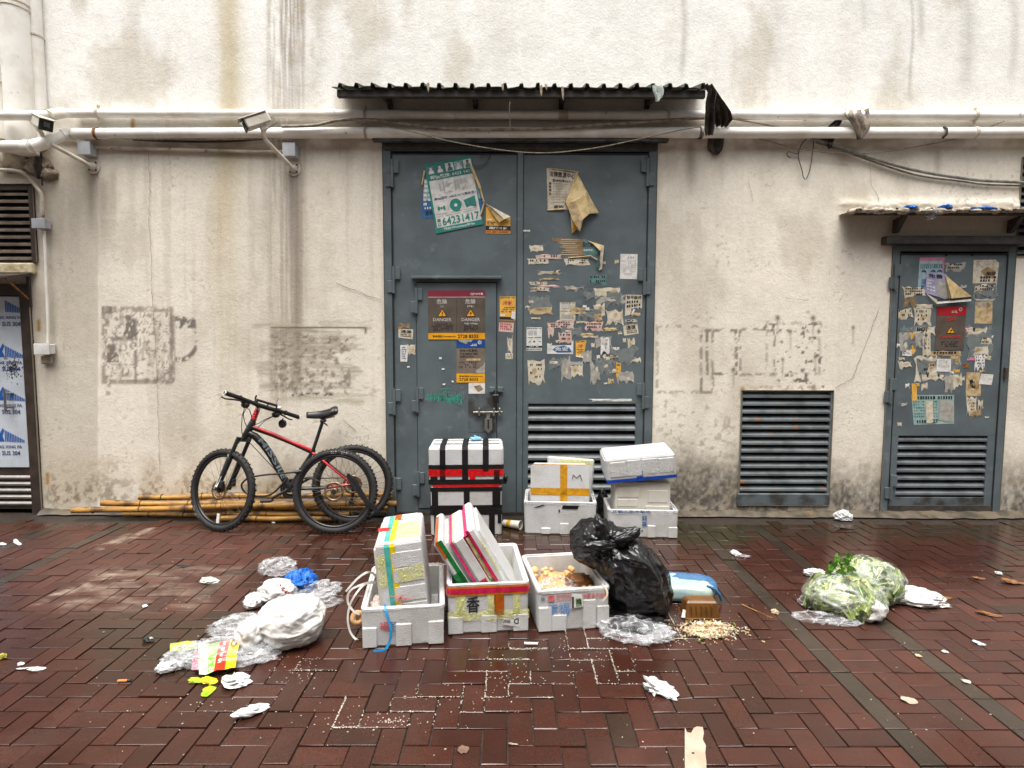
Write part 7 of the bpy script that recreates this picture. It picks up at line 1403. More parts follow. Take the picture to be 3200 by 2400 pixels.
# cup and black rags behind
t = thing('paper_cup', 'white and yellow paper cup lying on its side between the foam stacks', 'paper cup'); c0, c1_ = D(*c3(1085, 1095), 4.74), D(*c3(1275, 1140), 4.66); c0.z = .030; c1_.z = .037
a = MB(); dv = (c1_ - c0).normalized(); a.tube([c0, c1_], [.028, .036], CUP, 24, False, True); a.tube([c0, c1_], [.0265, .0345], CUP, 24, False, True); a.disc(c0 + dv * .003, dv, .027, .002, CUP, 24); a.build('cup_body', t)
a = MB(); a.ring(c1_, dv, .036, [(-.002, -.003), (.002, -.003), (.003, .0), (.002, .003), (-.002, .003)], CUP, 28); a.build('rim', t); a = MB(); a.tube([c0.lerp(c1_, .25), c0.lerp(c1_, .48)], [.0306, .0324], CUPY, 24, False, True); a.build('printed_band', t)
a = MB(); a.blob(D(1882, 1600, 4.93), (.05, .07, .18), BLACKBAG, 52, .25, 2, 26, 18, zmin=.003); single(a, 'bin_bag', 'small black bag wedged in the gap between the M stack and the right stack', 'bin bag')
a = MB(); a.blob(D(1276, 1575, 4.5), (.07, .06, .02), CLEAR2, 61, .4, 3, 24, 14, zmin=None); a.v = [tuple(Vector(v) * 1.0) for v in a.v]
# ------------------------------------------------------------------ bags
K = Vector(D(*c7(440, 335), 3.12)); 
def folds(center, n, A, R0, seed=0, axis=None):
    def fn(p, d):
        v = p - center; dist = v.length
        if axis is None: ang = math.atan2(v.z, v.x)
        else: ang = math.atan2(v.dot(axis[1]), v.dot(axis[0]))
        w = math.exp(-dist / R0); s = math.sin(n * ang + 2.2 * mn.noise((ang * 1.3 + seed, dist * 6, seed))) ; s = 1 - 2 * abs(s) ** .7
        return p + d * (A * w * s)
    return fn
t = thing('bin_bag', 'big glossy black bin bag, knotted and slumped against the front right foam box', 'bin bag')
body = lambda f: None
a = MB(); ff = folds(K, 6, .024, .20, 3)
def fn(p, d):
    zf = max(0, min(1, p.z / .42)); p = p + Vector((-.16 * zf ** 2.0, -.06 * zf ** 1.5, 0)); return ff(p, d)
a.blob((.735, 3.27, .215), (.190, .22, .255), BLACKBAG, 2, .10, 1.5, 110, 72, squash=2.5, fn=fn, oct=2); a.build('bag_body', t)
a = MB(); Lc = D(*c7(300, 330), 3.22); ff2 = folds(K, 6, .022, .15, 5); a.blob(Lc + Vector((0, .02, -.005)), (.150, .17, .125), BLACKBAG, 4, .10, 1.4, 90, 56, fn=lambda p, d: ff2(p, d), zmin=None, squash=2.2, oct=2); a.build('gathered_top', t)
a = MB(); e0 = D(*c7(470, 330), 3.09); e1 = D(*c7(620, 260), 3.10); e2 = D(*c7(690, 200), 3.12)
a.blob(e0.lerp(e1, .8), (.085, .03, .036), BLACKBAG, 6, .35, 2.0, 40, 26, oct=2, rot= Matrix.Rotation(rad(-26), 3, 'Y'), zmin=None); a.blob(K + Vector((0, -.02, 0)), (.030, .026, .026), BLACKBAG, 7, .5, 3, 26, 18, zmin=None)
a.blob(D(*c7(310, 370), 3.06), (.075, .035, .026), BLACKBAG, 9, .4, 2, 36, 20, zmin=None, oct=2); a.blob(D(*c7(350, 210), 3.11), (.03, .035, .085), BLACKBAG, 10, .35, 2, 32, 22, oct=2, rot=Matrix.Rotation(rad(-20), 3, 'Y'), zmin=None); a.build('knot', t)
a = MB(); bt = G(2034, 1976); a.blob(bt + Vector((-.08, .08, .02)), (.16, .09, .035), BLACKBAG, 12, .35, 2., 44, 22, oct=2, rot=Matrix.Rotation(rad(-14), 3, 'Z')); a.build('bag_tail', t)
# white carrier bag
t = thing('carrier_bag', 'large stuffed white carrier bag, the roundest bag on the left', 'carrier bag'); c = G(862, 2044); K2 = Vector((c.x - .13, c.y + .06, .10))
a = MB(); f2 = folds(K2, 5, .016, .14, 7); a.blob((c.x + .035, c.y + .13, .108), (.158, .150, .120), WHITEBAG, 21, .09, 1.4, 96, 60, squash=2.3, oct=2, fn=lambda p, d: f2(p, d)); a.build('bag_body', t)
a = MB(); q = D(*d1(1070, 850), c.y + .06); a.blob(q + Vector((0, .0, -.03)), (.075, .07, .085), WHITEBAG, 23, .28, 1.8, 50, 32, oct=2, rot=Matrix.Rotation(rad(30), 3, 'Y')); a.build('gathered_top', t)
# white bag with red print and the blue bag
t = thing('carrier_bag', 'small white carrier bag with red print behind the big white bag', 'carrier bag'); c = G(*d1(1290, 600)); a = MB(); a.blob((c.x + .0, c.y + .06, .055), (.105, .085, .072), WHITEBAG, 25, .2, 1.9, 64, 40, oct=2); a.blob((c.x - .11, c.y + .0, .03), (.05, .06, .04), WHITEBAG, 27, .35, 2, 40, 24, oct=2); a.build('bag_body', t)
a = MB(); r = random.Random(6)
for i in range(26):
    f = r.random(); p = D(*d1(1335 + 130 * f + r.uniform(-12, 12), 385 + 100 * f + r.uniform(-18, 18)), c.y - .020 + .07 * 0); p = p + Vector((0, .012, 0)); a.cbox(p, (r.uniform(.004, .010), .003, r.uniform(.004, .009)), INKR)
a.build('red_print', t)
c = G(*d1(1560, 480)); a = MB(); a.blob((c.x - .01, c.y + .07, .05), (.085, .085, .062), BLUEBAG, 28, .38, 2.2, 60, 38); a.blob((c.x - .09, c.y + .03, .035), (.06, .05, .04), BLUEBAG, 29, .4, 2.4, 40, 24); single(a, 'plastic_bag', 'bright blue crumpled plastic bag beside the red-printed white bag', 'plastic bag')
def clear(pxy, r, seed, label, rot=0, mat=CLEAR, amp=.5, group='crumpled clear plastic bags', dz=0, nm='plastic_bag'):
    c = G(*pxy); a = MB(); a.blob((c.x, c.y, r[2] * .7 + dz), r, mat, seed, amp * .75, 1.8, 72, 40, Matrix.Rotation(rad(rot), 3, 'Z'), oct=2); return single(a, nm, label, 'plastic bag', group)
clear(d1(1350, 235), (.115, .085, .05), 31, 'crumpled clear plastic bag furthest back in the left group', -6)
clear(d1(1760, 470), (.125, .10, .035), 33, 'clear plastic bag right of the blue bag, upper piece', 12); clear(d1(1740, 600), (.13, .06, .022), 35, 'flat clear plastic sleeve in front of the bag right of the blue bag', 14, CLEAR2)
clear(d1(900, 850), (.12, .085, .035), 37, 'clear plastic bag tucked behind the big white bag on its left', 22)
clear((1985, 1985), (.17, .10, .040), 39, 'clear plastic bag spread under the foot of the black bin bag', -14)
# printed snack bag
t = thing('snack_bag', 'clear snack bag with red, yellow and green printed panels at the far left', 'plastic bag'); c = G(690, 2068)
a = MB(); Rz = Matrix.Rotation(rad(6), 3, 'Z'); a.blob((c.x + .02, c.y + .05, .025), (.215, .105, .032), CLEAR, 41, .25, 1.8, 90, 40, Rz, squash=3); a.blob((c.x - .19, c.y + .02, .018), (.075, .09, .026), CLEAR, 42, .5, 2.4, 44, 26, Rz); a.build('bag_body', t)
def ghit(x, y, z): return G(x, y, z)
def onbag(pts, mat, z=.052, name='printed_panel', lift=0): 
    a = MB(); P_ = [ghit(*d1(x, y), z + lift) for x, y in pts]; n = 6; vs = []; fs = []
    for i in range(n + 1):
        for j in range(n + 1):
            u_, v_ = i / n, j / n; p = P_[0] * (1 - u_) * (1 - v_) + P_[1] * u_ * (1 - v_) + P_[2] * u_ * v_ + P_[3] * (1 - u_) * v_
            p.z += .010 * mn.noise((p.x * 22, p.y * 22, 3)) - .018 * (v_ - .5) ** 2 * 2 - (.012 if v_ > .8 else 0); vs.append(p)
    for i in range(n):
        for j in range(n): q = i * (n + 1) + j; fs.append((q, q + 1, q + n + 2, q + n + 1))
    a.add(vs, fs, mat, True); a.build(name, t); return P_
onbag([(720, 965), (825, 950), (765, 1240), (650, 1262)], M('panel_red', C(214, 54, 22), .3)); onbag([(828, 952), (938, 950), (880, 1225), (768, 1240)], M('panel_yellow', C(240, 198, 16), .3)); onbag([(600, 985), (715, 968), (648, 1262), (580, 1278)], M('panel_green', C(96, 172, 40), .35, C(190, 210, 160), 60)); onbag([(480, 1000), (600, 985), (580, 1278), (490, 1290)], M('panel_green_white', C(196, 216, 190), .35, C(140, 190, 130), 50)); onbag([(450, 1075), (512, 1068), (490, 1230), (405, 1245)], M('panel_pink', C(206, 150, 160), .35, C(180, 70, 90), 120)); 
a = MB(); fp = plane_map(*[G(*d1(x, y), .060) for x, y in ((748, 985), (800, 980), (740, 1225), (672, 1240))])
for i, ch in enumerate('果禮花生'): stext(a, fp, ch, .15, .03 + .24 * i, .19, PW, 2, w=.7)
a.build('printed_text', t)
a = MB(); fp = plane_map(*[G(*d1(x, y), .060) for x, y in ((838, 968), (915, 965), (900, 1045), (822, 1050))]); ring2 = [a.quad(fp(.5 + .34 * math.cos(x0), .5 + .40 * math.sin(x0), 2), fp(.5 + .42 * math.cos(x0), .5 + .48 * math.sin(x0), 2), fp(.5 + .42 * math.cos(x0 + .4), .5 + .48 * math.sin(x0 + .4), 2), fp(.5 + .34 * math.cos(x0 + .4), .5 + .40 * math.sin(x0 + .4), 2), PBK) for x0 in [k * .4 for k in range(16)]]; spoly(a, fp, [(.3, .4), (.7, .3), (.65, .7), (.4, .72)], PW, 2); a.build('printed_text', t)
onbag([(180, 985), (460, 962), (465, 1010), (175, 1050)], film('panel_lime_clear', (.62, .72, .10), (.3, .85), 16), .05)
a = MB(); c_ = G(*d1(130, 1295)); a.blob(c_ + Vector((0, 0, .012)), (.035, .03, .018), TISSUE, 43, .6, 3, 24, 16); single(a, 'paper_scrap', 'crumpled white paper in front of the snack bag at its left end', 'paper'); a = MB(); c_ = G(*d1(230, 1260)); a.blob(c_ + Vector((0, 0, .01)), (.045, .022, .012), TISSUE, 44, .5, 3, 24, 16); single(a, 'paper_scrap', 'folded white paper half under the snack bag', 'paper')
# bag of vegetable trimmings
t = thing('vegetable_bag', 'clear plastic bag full of pale green cabbage leaves on the right', 'bag of vegetables')
cA = G(2672, 1958) + Vector((.05, .19, 0)); cB = G(2745, 1905) + Vector((.03, .15, 0))
a = MB(); a.blob((cA.x, cA.y, .085), (.195, .17, .105), LEAFP, 51, .13, 1.9, 90, 56, oct=2, rot= Matrix.Rotation(rad(-16), 3, 'Z')); a.blob((cB.x - .01, cB.y, .105), (.185, .145, .130), LEAFP, 53, .12, 1.9, 90, 56, oct=2, rot= Matrix.Rotation(rad(-24), 3, 'Z')); a.build('vegetable_filling', t)
def leaves(cc, rr_, rot, n, seed):
    r = random.Random(seed)
    for i in range(n):
        d = Vector((r.gauss(0, 1), r.gauss(-.4, 1), abs(r.gauss(0, 1)) * .9)).normalized(); R_ = Matrix.Rotation(rad(rot), 3, 'Z')
        p = cc + R_ @ Vector((d.x * rr_[0], d.y * rr_[1], d.z * rr_[2])); nn = (R_ @ Vector((d.x / rr_[0], d.y / rr_[1], d.z / rr_[2]))).normalized()
        a_ = r.random() * 6.28; t0 = nn.orthogonal().normalized(); tg = (t0 * math.cos(a_) + nn.cross(t0) * math.sin(a_)); sd = nn.cross(tg); L = r.uniform(.06, .12); w_ = L * r.uniform(.28, .42); m = r.choice((LEAF1, LEAF1, LEAF2, LEAFP)); vs = []; lift = r.uniform(-.004, .010)
        for k in range(6):
            f = k / 5 - .5; ww = w_ * math.sin(math.pi * (.12 + .80 * (k / 5))) ** .7
            for q in (-1, -.5, 0, .5, 1): vs.append(p + tg * f * 2 * L + sd * q * ww + nn * (lift - 3.2 * (f * f * L * L * 4 + q * q * ww * ww) + .006 * math.sin(q * 7 + k * 1.7 + i)))
        a.add(vs, [(k * 5 + q, k * 5 + q + 1, k * 5 + q + 6, k * 5 + q + 5) for k in range(5) for q in range(4)], m, True)
        a.ribbon([vs[k * 5 + 2] + nn * .0025 for k in range(6)], [.010 - .0014 * k for k in range(6)], LEAF3, nn)
a = MB(); leaves(Vector((cA.x, cA.y, .085)), (.195, .17, .105), -16, 62, 4); leaves(Vector((cB.x - .01, cB.y, .105)), (.185, .145, .130), -24, 62, 5); a.build('cabbage_leaf', t)
a = MB(); a.blob((cA.x, cA.y, .087), (.206, .18, .112), VEGFILM, 51, .14, 1.9, 90, 56, oct=2, rot= Matrix.Rotation(rad(-16), 3, 'Z')); a.blob((cB.x - .01, cB.y, .108), (.196, .155, .137), VEGFILM, 53, .13, 1.9, 90, 56, oct=2, rot= Matrix.Rotation(rad(-24), 3, 'Z')); a.build('bag_film', t)
a = MB(); q = D(*c8(1060, 960), cA.y - .15); a.blob(G(*c8(1075, 1120)) + Vector((.015, .085, .066)), (.105, .10, .076), WHITEBAG, 55, .14, 1.8, 50, 32, oct=2); a.build('white_inner_bag', t)
a = MB(); r = random.Random(5); top = D(*c8(640, 330), cA.y + .08)
for i in range(80):
    p = top + Vector((r.gauss(0, .030), r.gauss(-.03, .02), r.gauss(0, .038))); an = r.random() * 6.28; s = r.uniform(.012, .030); u_ = Vector((math.cos(an), r.uniform(-.6, .2), math.sin(an))).normalized(); v_ = u_.cross(Vector((r.uniform(-.4, .4), 1, .2))).normalized()
    a.add([p - u_ * s, p - v_ * s * .5, p + u_ * s * .2 - v_ * s * .7, p + u_ * s, p + u_ * s * .2 + v_ * s * .6, p + v_ * s * .5], [(0, 1, 2, 3), (0, 3, 4, 5)], LEAFG if r.random() < .7 else LEAFP)
a.build('leaf_tuft', t)
c = G(*c8(1720, 850)); a = MB(); a.blob((c.x, c.y + .06, .03), (.15, .10, .042), WHITEBAG, 57, .28, 1.9, 64, 36, oct=2, rot=Matrix.Rotation(rad(-18), 3, 'Z')); a.blob((c.x + .10, c.y - .0, .012), (.06, .03, .016), WHITEBAG, 58, .5, 2.4, 30, 18, Matrix.Rotation(rad(-24), 3, 'Z')); single(a, 'plastic_bag', 'flat white plastic bag lying right of the vegetable bag', 'plastic bag')
c = G(*c8(330, 470)); a = MB(); a.blob((c.x, c.y + .02, .022), (.06, .03, .024), WHITEBAG, 59, .5, 2.4, 36, 22, Matrix.Rotation(rad(-20), 3, 'Z')); single(a, 'plastic_bag', 'little white twist of plastic left of the vegetable bag', 'plastic bag')
clear(c8(350, 1050), (.125, .055, .022), 61, 'clear plastic film lying left of the vegetable bag foot', -4, CLEAR2); clear(c8(680, 1110), (.08, .03, .018), 62, 'clear plastic fold at the front of the vegetable bag', -4, CLEAR); clear(c8(240, 850), (.06, .06, .03), 63, 'stiff clear plastic corner on the left side of the vegetable bag', -30, CLEAR2)
# containers behind the food scraps
t = thing('plastic_container', 'frosted plastic container with a deep blue rim, right of the black bin bag', 'container'); c = G(2160, 1893)
a = MB(); a.blob((c.x - .02, c.y + .13, .055), (.185, .12, .062), TRANSB, 71, .04, 1.2, 60, 34, Matrix.Rotation(rad(-6), 3, 'Z'), squash=3); a.build('container_body', t)
a = MB(); a.blob((c.x + .0, c.y + .152, .058), (.190, .108, .058), BLUED, 72, .04, 1.2, 60, 34, Matrix.Rotation(rad(-6), 3, 'Z'), squash=3); a.tube([(c.x + .10, c.y + .035, .105), (c.x + .15, c.y + .03, .085), (c.x + .178, c.y + .035, .05), (c.x + .19, c.y + .04, .012)], [.006, .010, .010, .006], BLUED, 8); a.build('rim', t)
def tub(pxl, pxr, h, d, mat, label, name='plastic_tub', tilt=0):
    A, B = G(*pxl), G(*pxr); v = B - A; f = Fr(A, math.atan2(v.y, v.x)); w = v.length; a = MB()
    loops(a, f, [rloop(w, d, .02, 0, -.0), rloop(w, d, .02, .006, 0), rloop(w, d, .02, .008, .006), rloop(w, d, .022, h - .01, .022), rloop(w, d, .022, h, .032)], mat, True, True, .0005)
    return f, w, a
f, w, a = tub((2136, 1937), (2258, 1938), .095, .13, BRTUB, '')
t = thing('plastic_tub', 'upturned brown plastic tub in front of the blue-rimmed container', 'tub'); 
for k in range(5): fbox(a, f, w * (.2 + .13 * k), w * (.2 + .13 * k) + .004, .004, .03, .02, .075, BRTUB, .001)
a.build('tub_body', t); tp(t, f, [[(-.012, .004, .012), (.008, -.001, .012), (.014, .010, .050), (.002, .020, .052)]], PW, 'price_sticker')
f, w, a = tub((2136, 1842), (2226, 1838), .055, .10, CLRTUB, ''); t = thing('plastic_tub', 'small clear plastic tub behind the blue-rimmed container', 'tub'); a.build('tub_body', t)
# spilled food
a = MB(); r = random.Random(31); c = G(2210, 1975)
for i in range(900):
    u_, v_ = r.gauss(0, .36), r.gauss(0, .36); p = Vector((c.x + u_ * .20 + .02, c.y + v_ * .11 + .01, 0)); hh = .035 * math.exp(-(u_ * u_ + v_ * v_) * 2.2); p.z = .004 + hh * r.random(); m = r.choice((FOODA, FOODA, FOODA, RICE, RICE, FOODB, FOODG, FOODA)); s = r.uniform(.005, .019); an = r.random() * 6.28
    a.cbox(p, (s, s * .35, s * .3), m, 0, Matrix.Rotation(an, 3, 'Z') @ Matrix.Rotation(r.uniform(-.6, .6), 3, 'Y'))
a.blob((c.x, c.y, .002), (.10, .055, .020), FOODA, 77, .5, 4, 40, 20)
for k in range(3): a.blob((c.x - .03 + .05 * k, c.y + .03, .03), (.02, .014, .008), (RICE, FOODB, RICE)[k], 78 + k, .4, 3, 16, 10)
single(a, 'food_scraps', 'heap of shredded food scraps spilled below the brown tub', 'food scraps', None, 'stuff')
# spilled rice: loose grains and grains caught in the joints
a = MB(); r = random.Random(41)
def grain(x, y, s=1.0):
    z = .0035; an = r.random() * 6.28; l = r.uniform(.003, .0058) * s; a.cbox((x, y, z), (l, l * .5, l * .45), RICE, 0, Matrix.Rotation(an, 3, 'Z'))
def dens(px_, py_):
    d = 0
    for (cx, cy, rx, ry, k) in ((1590, 2120, 85, 60, .65), (1760, 2060, 120, 60, .75), (1700, 2085, 60, 30, .6), (1220, 2240, 120, 34, .9), (960, 2262, 60, 18, .8), (1060, 2250, 70, 60, .55), (1400, 2160, 120, 80, .22), (900, 2200, 90, 70, .18), (2090, 1985, 60, 30, 1.2), (1830, 2000, 60, 60, .35), (930, 2110, 70, 50, .30), (600, 2230, 120, 40, .15), (1950, 2100, 120, 60, .12), (2120, 1920, 50, 40, .5)):
        d += k * math.exp(-((px_ - cx) / rx) ** 2 - ((py_ - cy) / ry) ** 2)
    return d
for (i, j, w_, d_, g_) in bricks:
    x0 = PHX + i * S; y0 = PY0 + j * S
    if not (-2.5 < x0 < 1.6 and 2.2 < y0 < 3.7): continue
    for (xa, ya, xb, yb_) in ((x0, y0, x0 + w_ * S, y0), (x0, y0, x0, y0 + d_ * S)):
        gx_, gy_ = proj(np.array([(xa + xb) / 2, (ya + yb_) / 2, 0])); dd = dens(float(gx_), float(gy_)); k = max(0, vn(xa * 7.3, ya * 7.3, 5) * 1.5 - .35)
        for q in range(int(dd * k * 95 * (w_ if ya == yb_ else d_))): f = r.random(); grain(xa + (xb - xa) * f + r.gauss(0, .0018), ya + (yb_ - ya) * f + r.gauss(0, .0025))
for (cx, cy, rx, ry, n) in ((930, 2110, 75, 45, 130), (1440, 2160, 200, 60, 90), (1080, 2250, 120, 40, 130), (1600, 2110, 90, 45, 110), (2100, 1985, 50, 30, 260), (2140, 1925, 60, 30, 130), (2200, 1990, 120, 40, 200), (1900, 2060, 200, 60, 90), (650, 2200, 300, 80, 80), (2350, 1900, 120, 60, 40), (1240, 2255, 60, 14, 160), (1760, 2055, 130, 50, 90), (600, 1900, 200, 80, 30)):
    for k in range(n // 3): p = G(r.gauss(cx, rx * .6), r.gauss(cy, ry * .6)); grain(p.x, p.y, r.uniform(.8, 1.3))
for k in range(150): p = G(r.uniform(100, 3100), r.uniform(1720, 2380)); grain(p.x, p.y, r.uniform(.6, 1.5))
single(a, 'spilled_rice', 'white rice grains scattered over the pavers and caught in their joints', 'rice', None, 'stuff')
# small litter
def bit(pxy, r_, mat, seed, label, name='paper_scrap', cat='litter', rot=0, amp=.5, group=None, squash=2.0):
    c = G(*pxy); a = MB(); a.blob((c.x, c.y, r_[2] * .6 + .001), r_, mat, seed, amp * 1.25, 1.9, 18, 11, Matrix.Rotation(rad(rot), 3, 'Z') @ Matrix.Rotation(.25, 3, 'Y'), squash=squash, smooth=False, oct=2); return single(a, name, label, cat, group)
l7 = cr(0, 1600, .7233); l8 = cr(1600, 1600, .7233)
bit((2636, 1625), (.062, .03, .042), TISSUE, 81, 'crumpled white tissue against the wall foot near the low vent', 'tissue', 'tissue', 0, .6)
bit((2640, 1652), (.06, .02, .01), RAG, 82, 'tangle of black cord on the wet pavers under the tissue', 'cord', 'cord')
bit((2312, 1737), (.06, .03, .010), CLEAR2, 83, 'flat clear wrapper on the pavers right of the bin bag', 'wrapper', 'wrapper', -8); bit((2300, 1733), (.032, .02, .014), TISSUE, 84, 'small folded white paper on the flat clear wrapper', 'paper_scrap', 'litter', -30)
bit(l8(635, 778), (.055, .035, .026), TISSUE, 85, 'crumpled white tissue ball on the dry pavers, lower middle', 'tissue', 'tissue', -18, .7); bit(l8(675, 800), (.03, .014, .010), TISSUE, 86, 'trailing end of white tissue beside the lower middle tissue ball', 'tissue', 'tissue', -40)
c = G(*l8(82, 575)); a = MB(); a.tube([c + Vector((-.034, 0, .009)), c + Vector((.034, -.004, .009))], .0075, FOAM, 10); single(a, 'foam_stick', 'short white foam stick in front of the boxes', 'foam stick')
a = MB(); q = [(2140, 2272), (2147, 2288), (2160, 2290), (2168, 2275), (2178, 2270), (2196, 2272), (2200, 2290), (2196, 2310), (2206, 2330), (2204, 2352), (2208, 2385), (2206, 2420), (2140, 2420), (2140, 2340)]; a.prism([G(x, y, .006) for x, y in q], (0, 0, -.002), PAPERL); a.cbox(G(2166, 2353, .0068), (.009, .007, .001), PBK); single(a, 'card_strip', 'torn pale card strip at the bottom edge of the photo', 'card')
bit(l7(905, 305), (.045, .03, .016), P('dirty_white', (196, 196, 186)), 87, 'dirty crumpled paper left of the clear bags, on the stained pavers', rot=10); bit(l7(75, 138), (.05, .012, .010), TISSUE, 88, 'white paper strip at the far left edge of the pavers', rot=-32); bit(l7(8, 142), (.03, .012, .008), TISSUE, 89, 'white paper bit right at the left edge of the photo')
bit(l7(158, 684), (.030, .013, .007), TISSUE, 90, 'larger white paper piece at the lower left', rot=20); bit(l7(95, 680), (.018, .005, .003), TISSUE, 91, 'thin white sliver at the lower left', rot=20); bit(l7(90, 662), (.012, .010, .007), TISSUE, 92, 'small white crumb at the lower left'); bit(l7(626, 410), (.012, .012, .006), TISSUE, 93, 'white crumb between the clear bags and the stained pavers'); bit(l7(10, 633), (.016, .014, .012), M('yellow_green_bit', C(150, 140, 50), .5), 94, 'yellowish green vegetable bit at the left edge', 'vegetable_bit', 'vegetable bit')
bit(l7(1020, 742), (.045, .035, .018), TISSUE, 95, 'crumpled white paper below the big white bag', rot=12, amp=.7); bit(l7(1090, 870), (.065, .022, .016), TISSUE, 96, 'long crumpled white wrapper at the bottom left of the photo', 'wrapper', 'wrapper', 48, .5); bit(l7(700, 690), (.02, .012, .006), TISSUE, 97, 'tiny paper bit left of the snack bag') if False else None
for i, (p, rr_, m, ro, lb) in enumerate(((l7(855, 733), (.034, .016, .006), LIMEPL, 10, 'lime green wrapper scrap, left of the three'), (l7(905, 735), (.030, .020, .007), M('wrapper_yellow', C(222, 200, 30), .3), -10, 'yellow wrapper scrap, middle of the three'), (l7(900, 778), (.020, .030, .005), LIMEPL, 0, 'lime green wrapper scrap, nearest of the three'))): bit(p, rr_, m, 100 + i, lb, 'wrapper', 'wrapper', ro, .4, 'lime and yellow wrapper scraps', 2.6)
a = MB(); c = G(*l7(537, 736)); a.tube([c + Vector((-.028, -.001, .007)), c + Vector((.012, .003, .007))], .0065, M('lighter_orange', C(222, 120, 40), .3), 10); a.tube([c + Vector((.012, .003, .007)), c + Vector((.028, .004, .007))], .0062, PLBK, 10); single(a, 'cigarette_lighter', 'orange lighter with a black end on the pavers at left', 'lighter')
bit(l7(640, 560), (.026, .012, .010), PBK, 106, 'black scrap with a white tip left of the snack bag'); bit(l7(652, 557), (.010, .008, .011), TISSUE, 107, 'white tip beside the black scrap'); bit(l7(800, 237), (.045, .012, .006), PLBK, 108, 'black plastic sliver on the edge of the stained pavers', 'plastic_scrap', 'litter', 28)
for i, (p, rr_, ro, lb) in enumerate(((l8(2160, 308), (.06, .022, .012), -4, 'dry brown leaf nearest the right edge'), (l8(2018, 290), (.035, .014, .006), 0, 'small dry brown leaf left of the edge leaf'), (l8(1850, 372), (.055, .020, .006), -6, 'brown leaf right of the white plastic bag'), (l8(2060, 445), (.055, .018, .006), -14, 'brown curled leaf furthest right below the white bag'), (l8(1715, 818), (.028, .020, .004), -10, 'pale star-shaped leaf on the pavers at lower right'))): bit(p, rr_, LEAFBR if i < 4 else PAPERL, 110 + i, lb, 'dry_leaf', 'leaf', ro, .45)
bit(l8(2104, 270), (.022, .012, .010), TISSUE, 116, 'white scrap with a red spot far right'); bit(l8(2094, 268), (.008, .006, .008), PRD, 117, 'red speck beside the white scrap far right'); bit(l8(2016, 570), (.022, .014, .005), P('pale_blue_paper', (190, 204, 214)), 118, 'pale bluish paper piece on the right pavers', rot=-30); bit(l8(1870, 607), (.016, .008, .005), TISSUE, 119, 'white crumb left of the bluish paper piece'); bit(l8(1757, 625), (.014, .010, .005), FOODA, 120, 'cream crumb on the dark paver band', 'food_bit', 'food bit'); bit(l8(1136, 438), (.018, .016, .012), FOODA, 121, 'cream lump of food on the pavers left of the vegetable bag', 'food_bit', 'food bit'); bit(l8(1962, 735), (.016, .013, .003), RICE, 122, 'flat pale spot of chewing gum at lower right', 'chewing_gum', 'chewing gum')
a = MB(); p0, p1 = G(*l8(993, 402)), G(*l8(1122, 460)); a.tube([p0 + Vector((0, 0, .004)), p1 + Vector((0, 0, .004))], .0028, BAMB, 6); single(a, 'chopstick', 'thin bamboo skewer lying on the pavers right of the brown tub', 'skewer')
bit((1448, 2345), (.018, .017, .003), M('gum_grey', C(110, 84, 70), .7), 123, 'round grey gum spot near the bottom of the photo', 'chewing_gum', 'chewing gum'); bit((1604, 2328), (.016, .003, .003), PAPERL, 124, 'tiny pale splinter in a joint near the bottom')
bit((700, 1645), (.016, .012, .008), TISSUE, 125, 'small white scrap by the bamboo poles left of the front wheel'); bit((855, 1636), (.013, .008, .007), TISSUE, 126, 'small white scrap on the ground between the bicycle wheels')
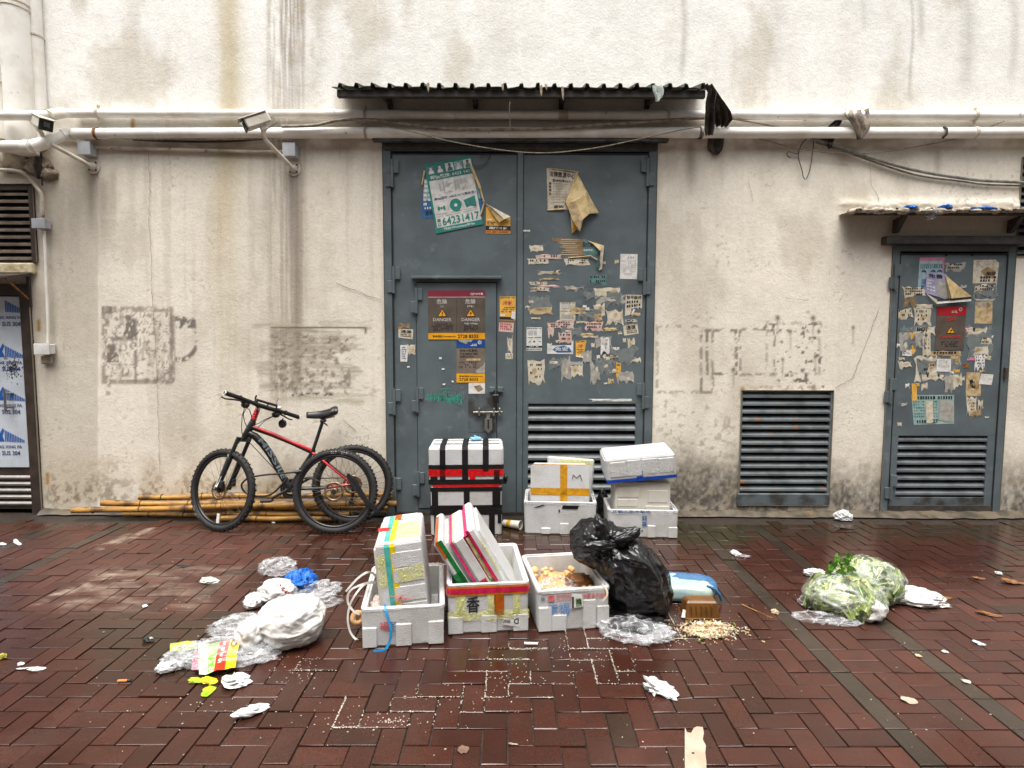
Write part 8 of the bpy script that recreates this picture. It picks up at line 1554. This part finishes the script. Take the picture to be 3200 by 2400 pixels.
# unseen building added behind the camera to shut off the low sky
OPP = thing('building', 'plain grey unseen building added behind the camera to block the low sky', 'building')
CONC = M('grey_render', (.34, .33, .31), .85, (.27, .26, .245), 1.2, 6, bump=.3, bs=30)
a = MB(); a.box(-32, 32, -6.4, -5.2, -.02, 9.5, CONC); a.build('wall', OPP)
a = MB(); a.box(-32.2, 32.2, -6.6, -5.05, 9.5, 9.8, CONC, .02); a.build('roof_parapet', OPP)
for i in range(9):
    for k in range(3): a = MB(); x = -24 + 6 * i; a.box(x - .8, x + .8, -5.198, -5.17, 2.6 + 3 * k, 4.2 + 3 * k, RUSTDK); a.build('window', OPP)
# ------------------------------------------------------------------ light, camera
settle_origins()
w = bpy.data.worlds.new('World'); scene.world = w; w.use_nodes = True; nt = w.node_tree; nt.nodes.clear()
sky = nt.nodes.new('ShaderNodeTexSky'); sky.sky_type = 'NISHITA'; sky.sun_disc = False
SUN_EL, SUN_ROT = 74.0, 180.0 + 12
sky.sun_elevation = rad(SUN_EL); sky.sun_rotation = rad(SUN_ROT); sky.air_density = 1.0; sky.dust_density = 6.0; sky.ozone_density = 1.0
hs = nt.nodes.new('ShaderNodeHueSaturation'); hs.inputs['Saturation'].default_value = .25
bg = nt.nodes.new('ShaderNodeBackground'); bg.inputs['Strength'].default_value = .11
wo = nt.nodes.new('ShaderNodeOutputWorld')
nt.links.new(sky.outputs[0], hs.inputs['Color']); nt.links.new(hs.outputs[0], bg.inputs[0]); nt.links.new(bg.outputs[0], wo.inputs[0])
sl = bpy.data.lights.new('sun_lamp', 'SUN'); sl.energy = 1.4; sl.angle = rad(50); sl.color = (1, .96, .90)
so = bpy.data.objects.new('sun_lamp', sl); COL.objects.link(so)
az = rad(SUN_ROT); dvec = Vector((math.sin(az) * math.cos(rad(SUN_EL)), math.cos(az) * math.cos(rad(SUN_EL)), math.sin(rad(SUN_EL))))
so.rotation_euler = dvec.to_track_quat('Z', 'Y').to_euler(); so.location = dvec * 12
cd = bpy.data.cameras.new('camera'); cd.sensor_width = 36; cd.lens = 36 * F / 3200; cd.clip_end = 300; cd.clip_start = .05
co = bpy.data.objects.new('camera', cd); COL.objects.link(co); co.matrix_world = Matrix.Translation(EYE) @ R3.to_4x4(); scene.camera = co
scene.view_settings.view_transform = 'Standard'; scene.view_settings.look = 'None'; scene.view_settings.gamma = 1; scene.view_settings.exposure = 1.45
scene.render.engine = 'CYCLES'; scene.cycles.use_denoising = True; scene.cycles.max_bounces = 8; scene.cycles.transparent_max_bounces = 16
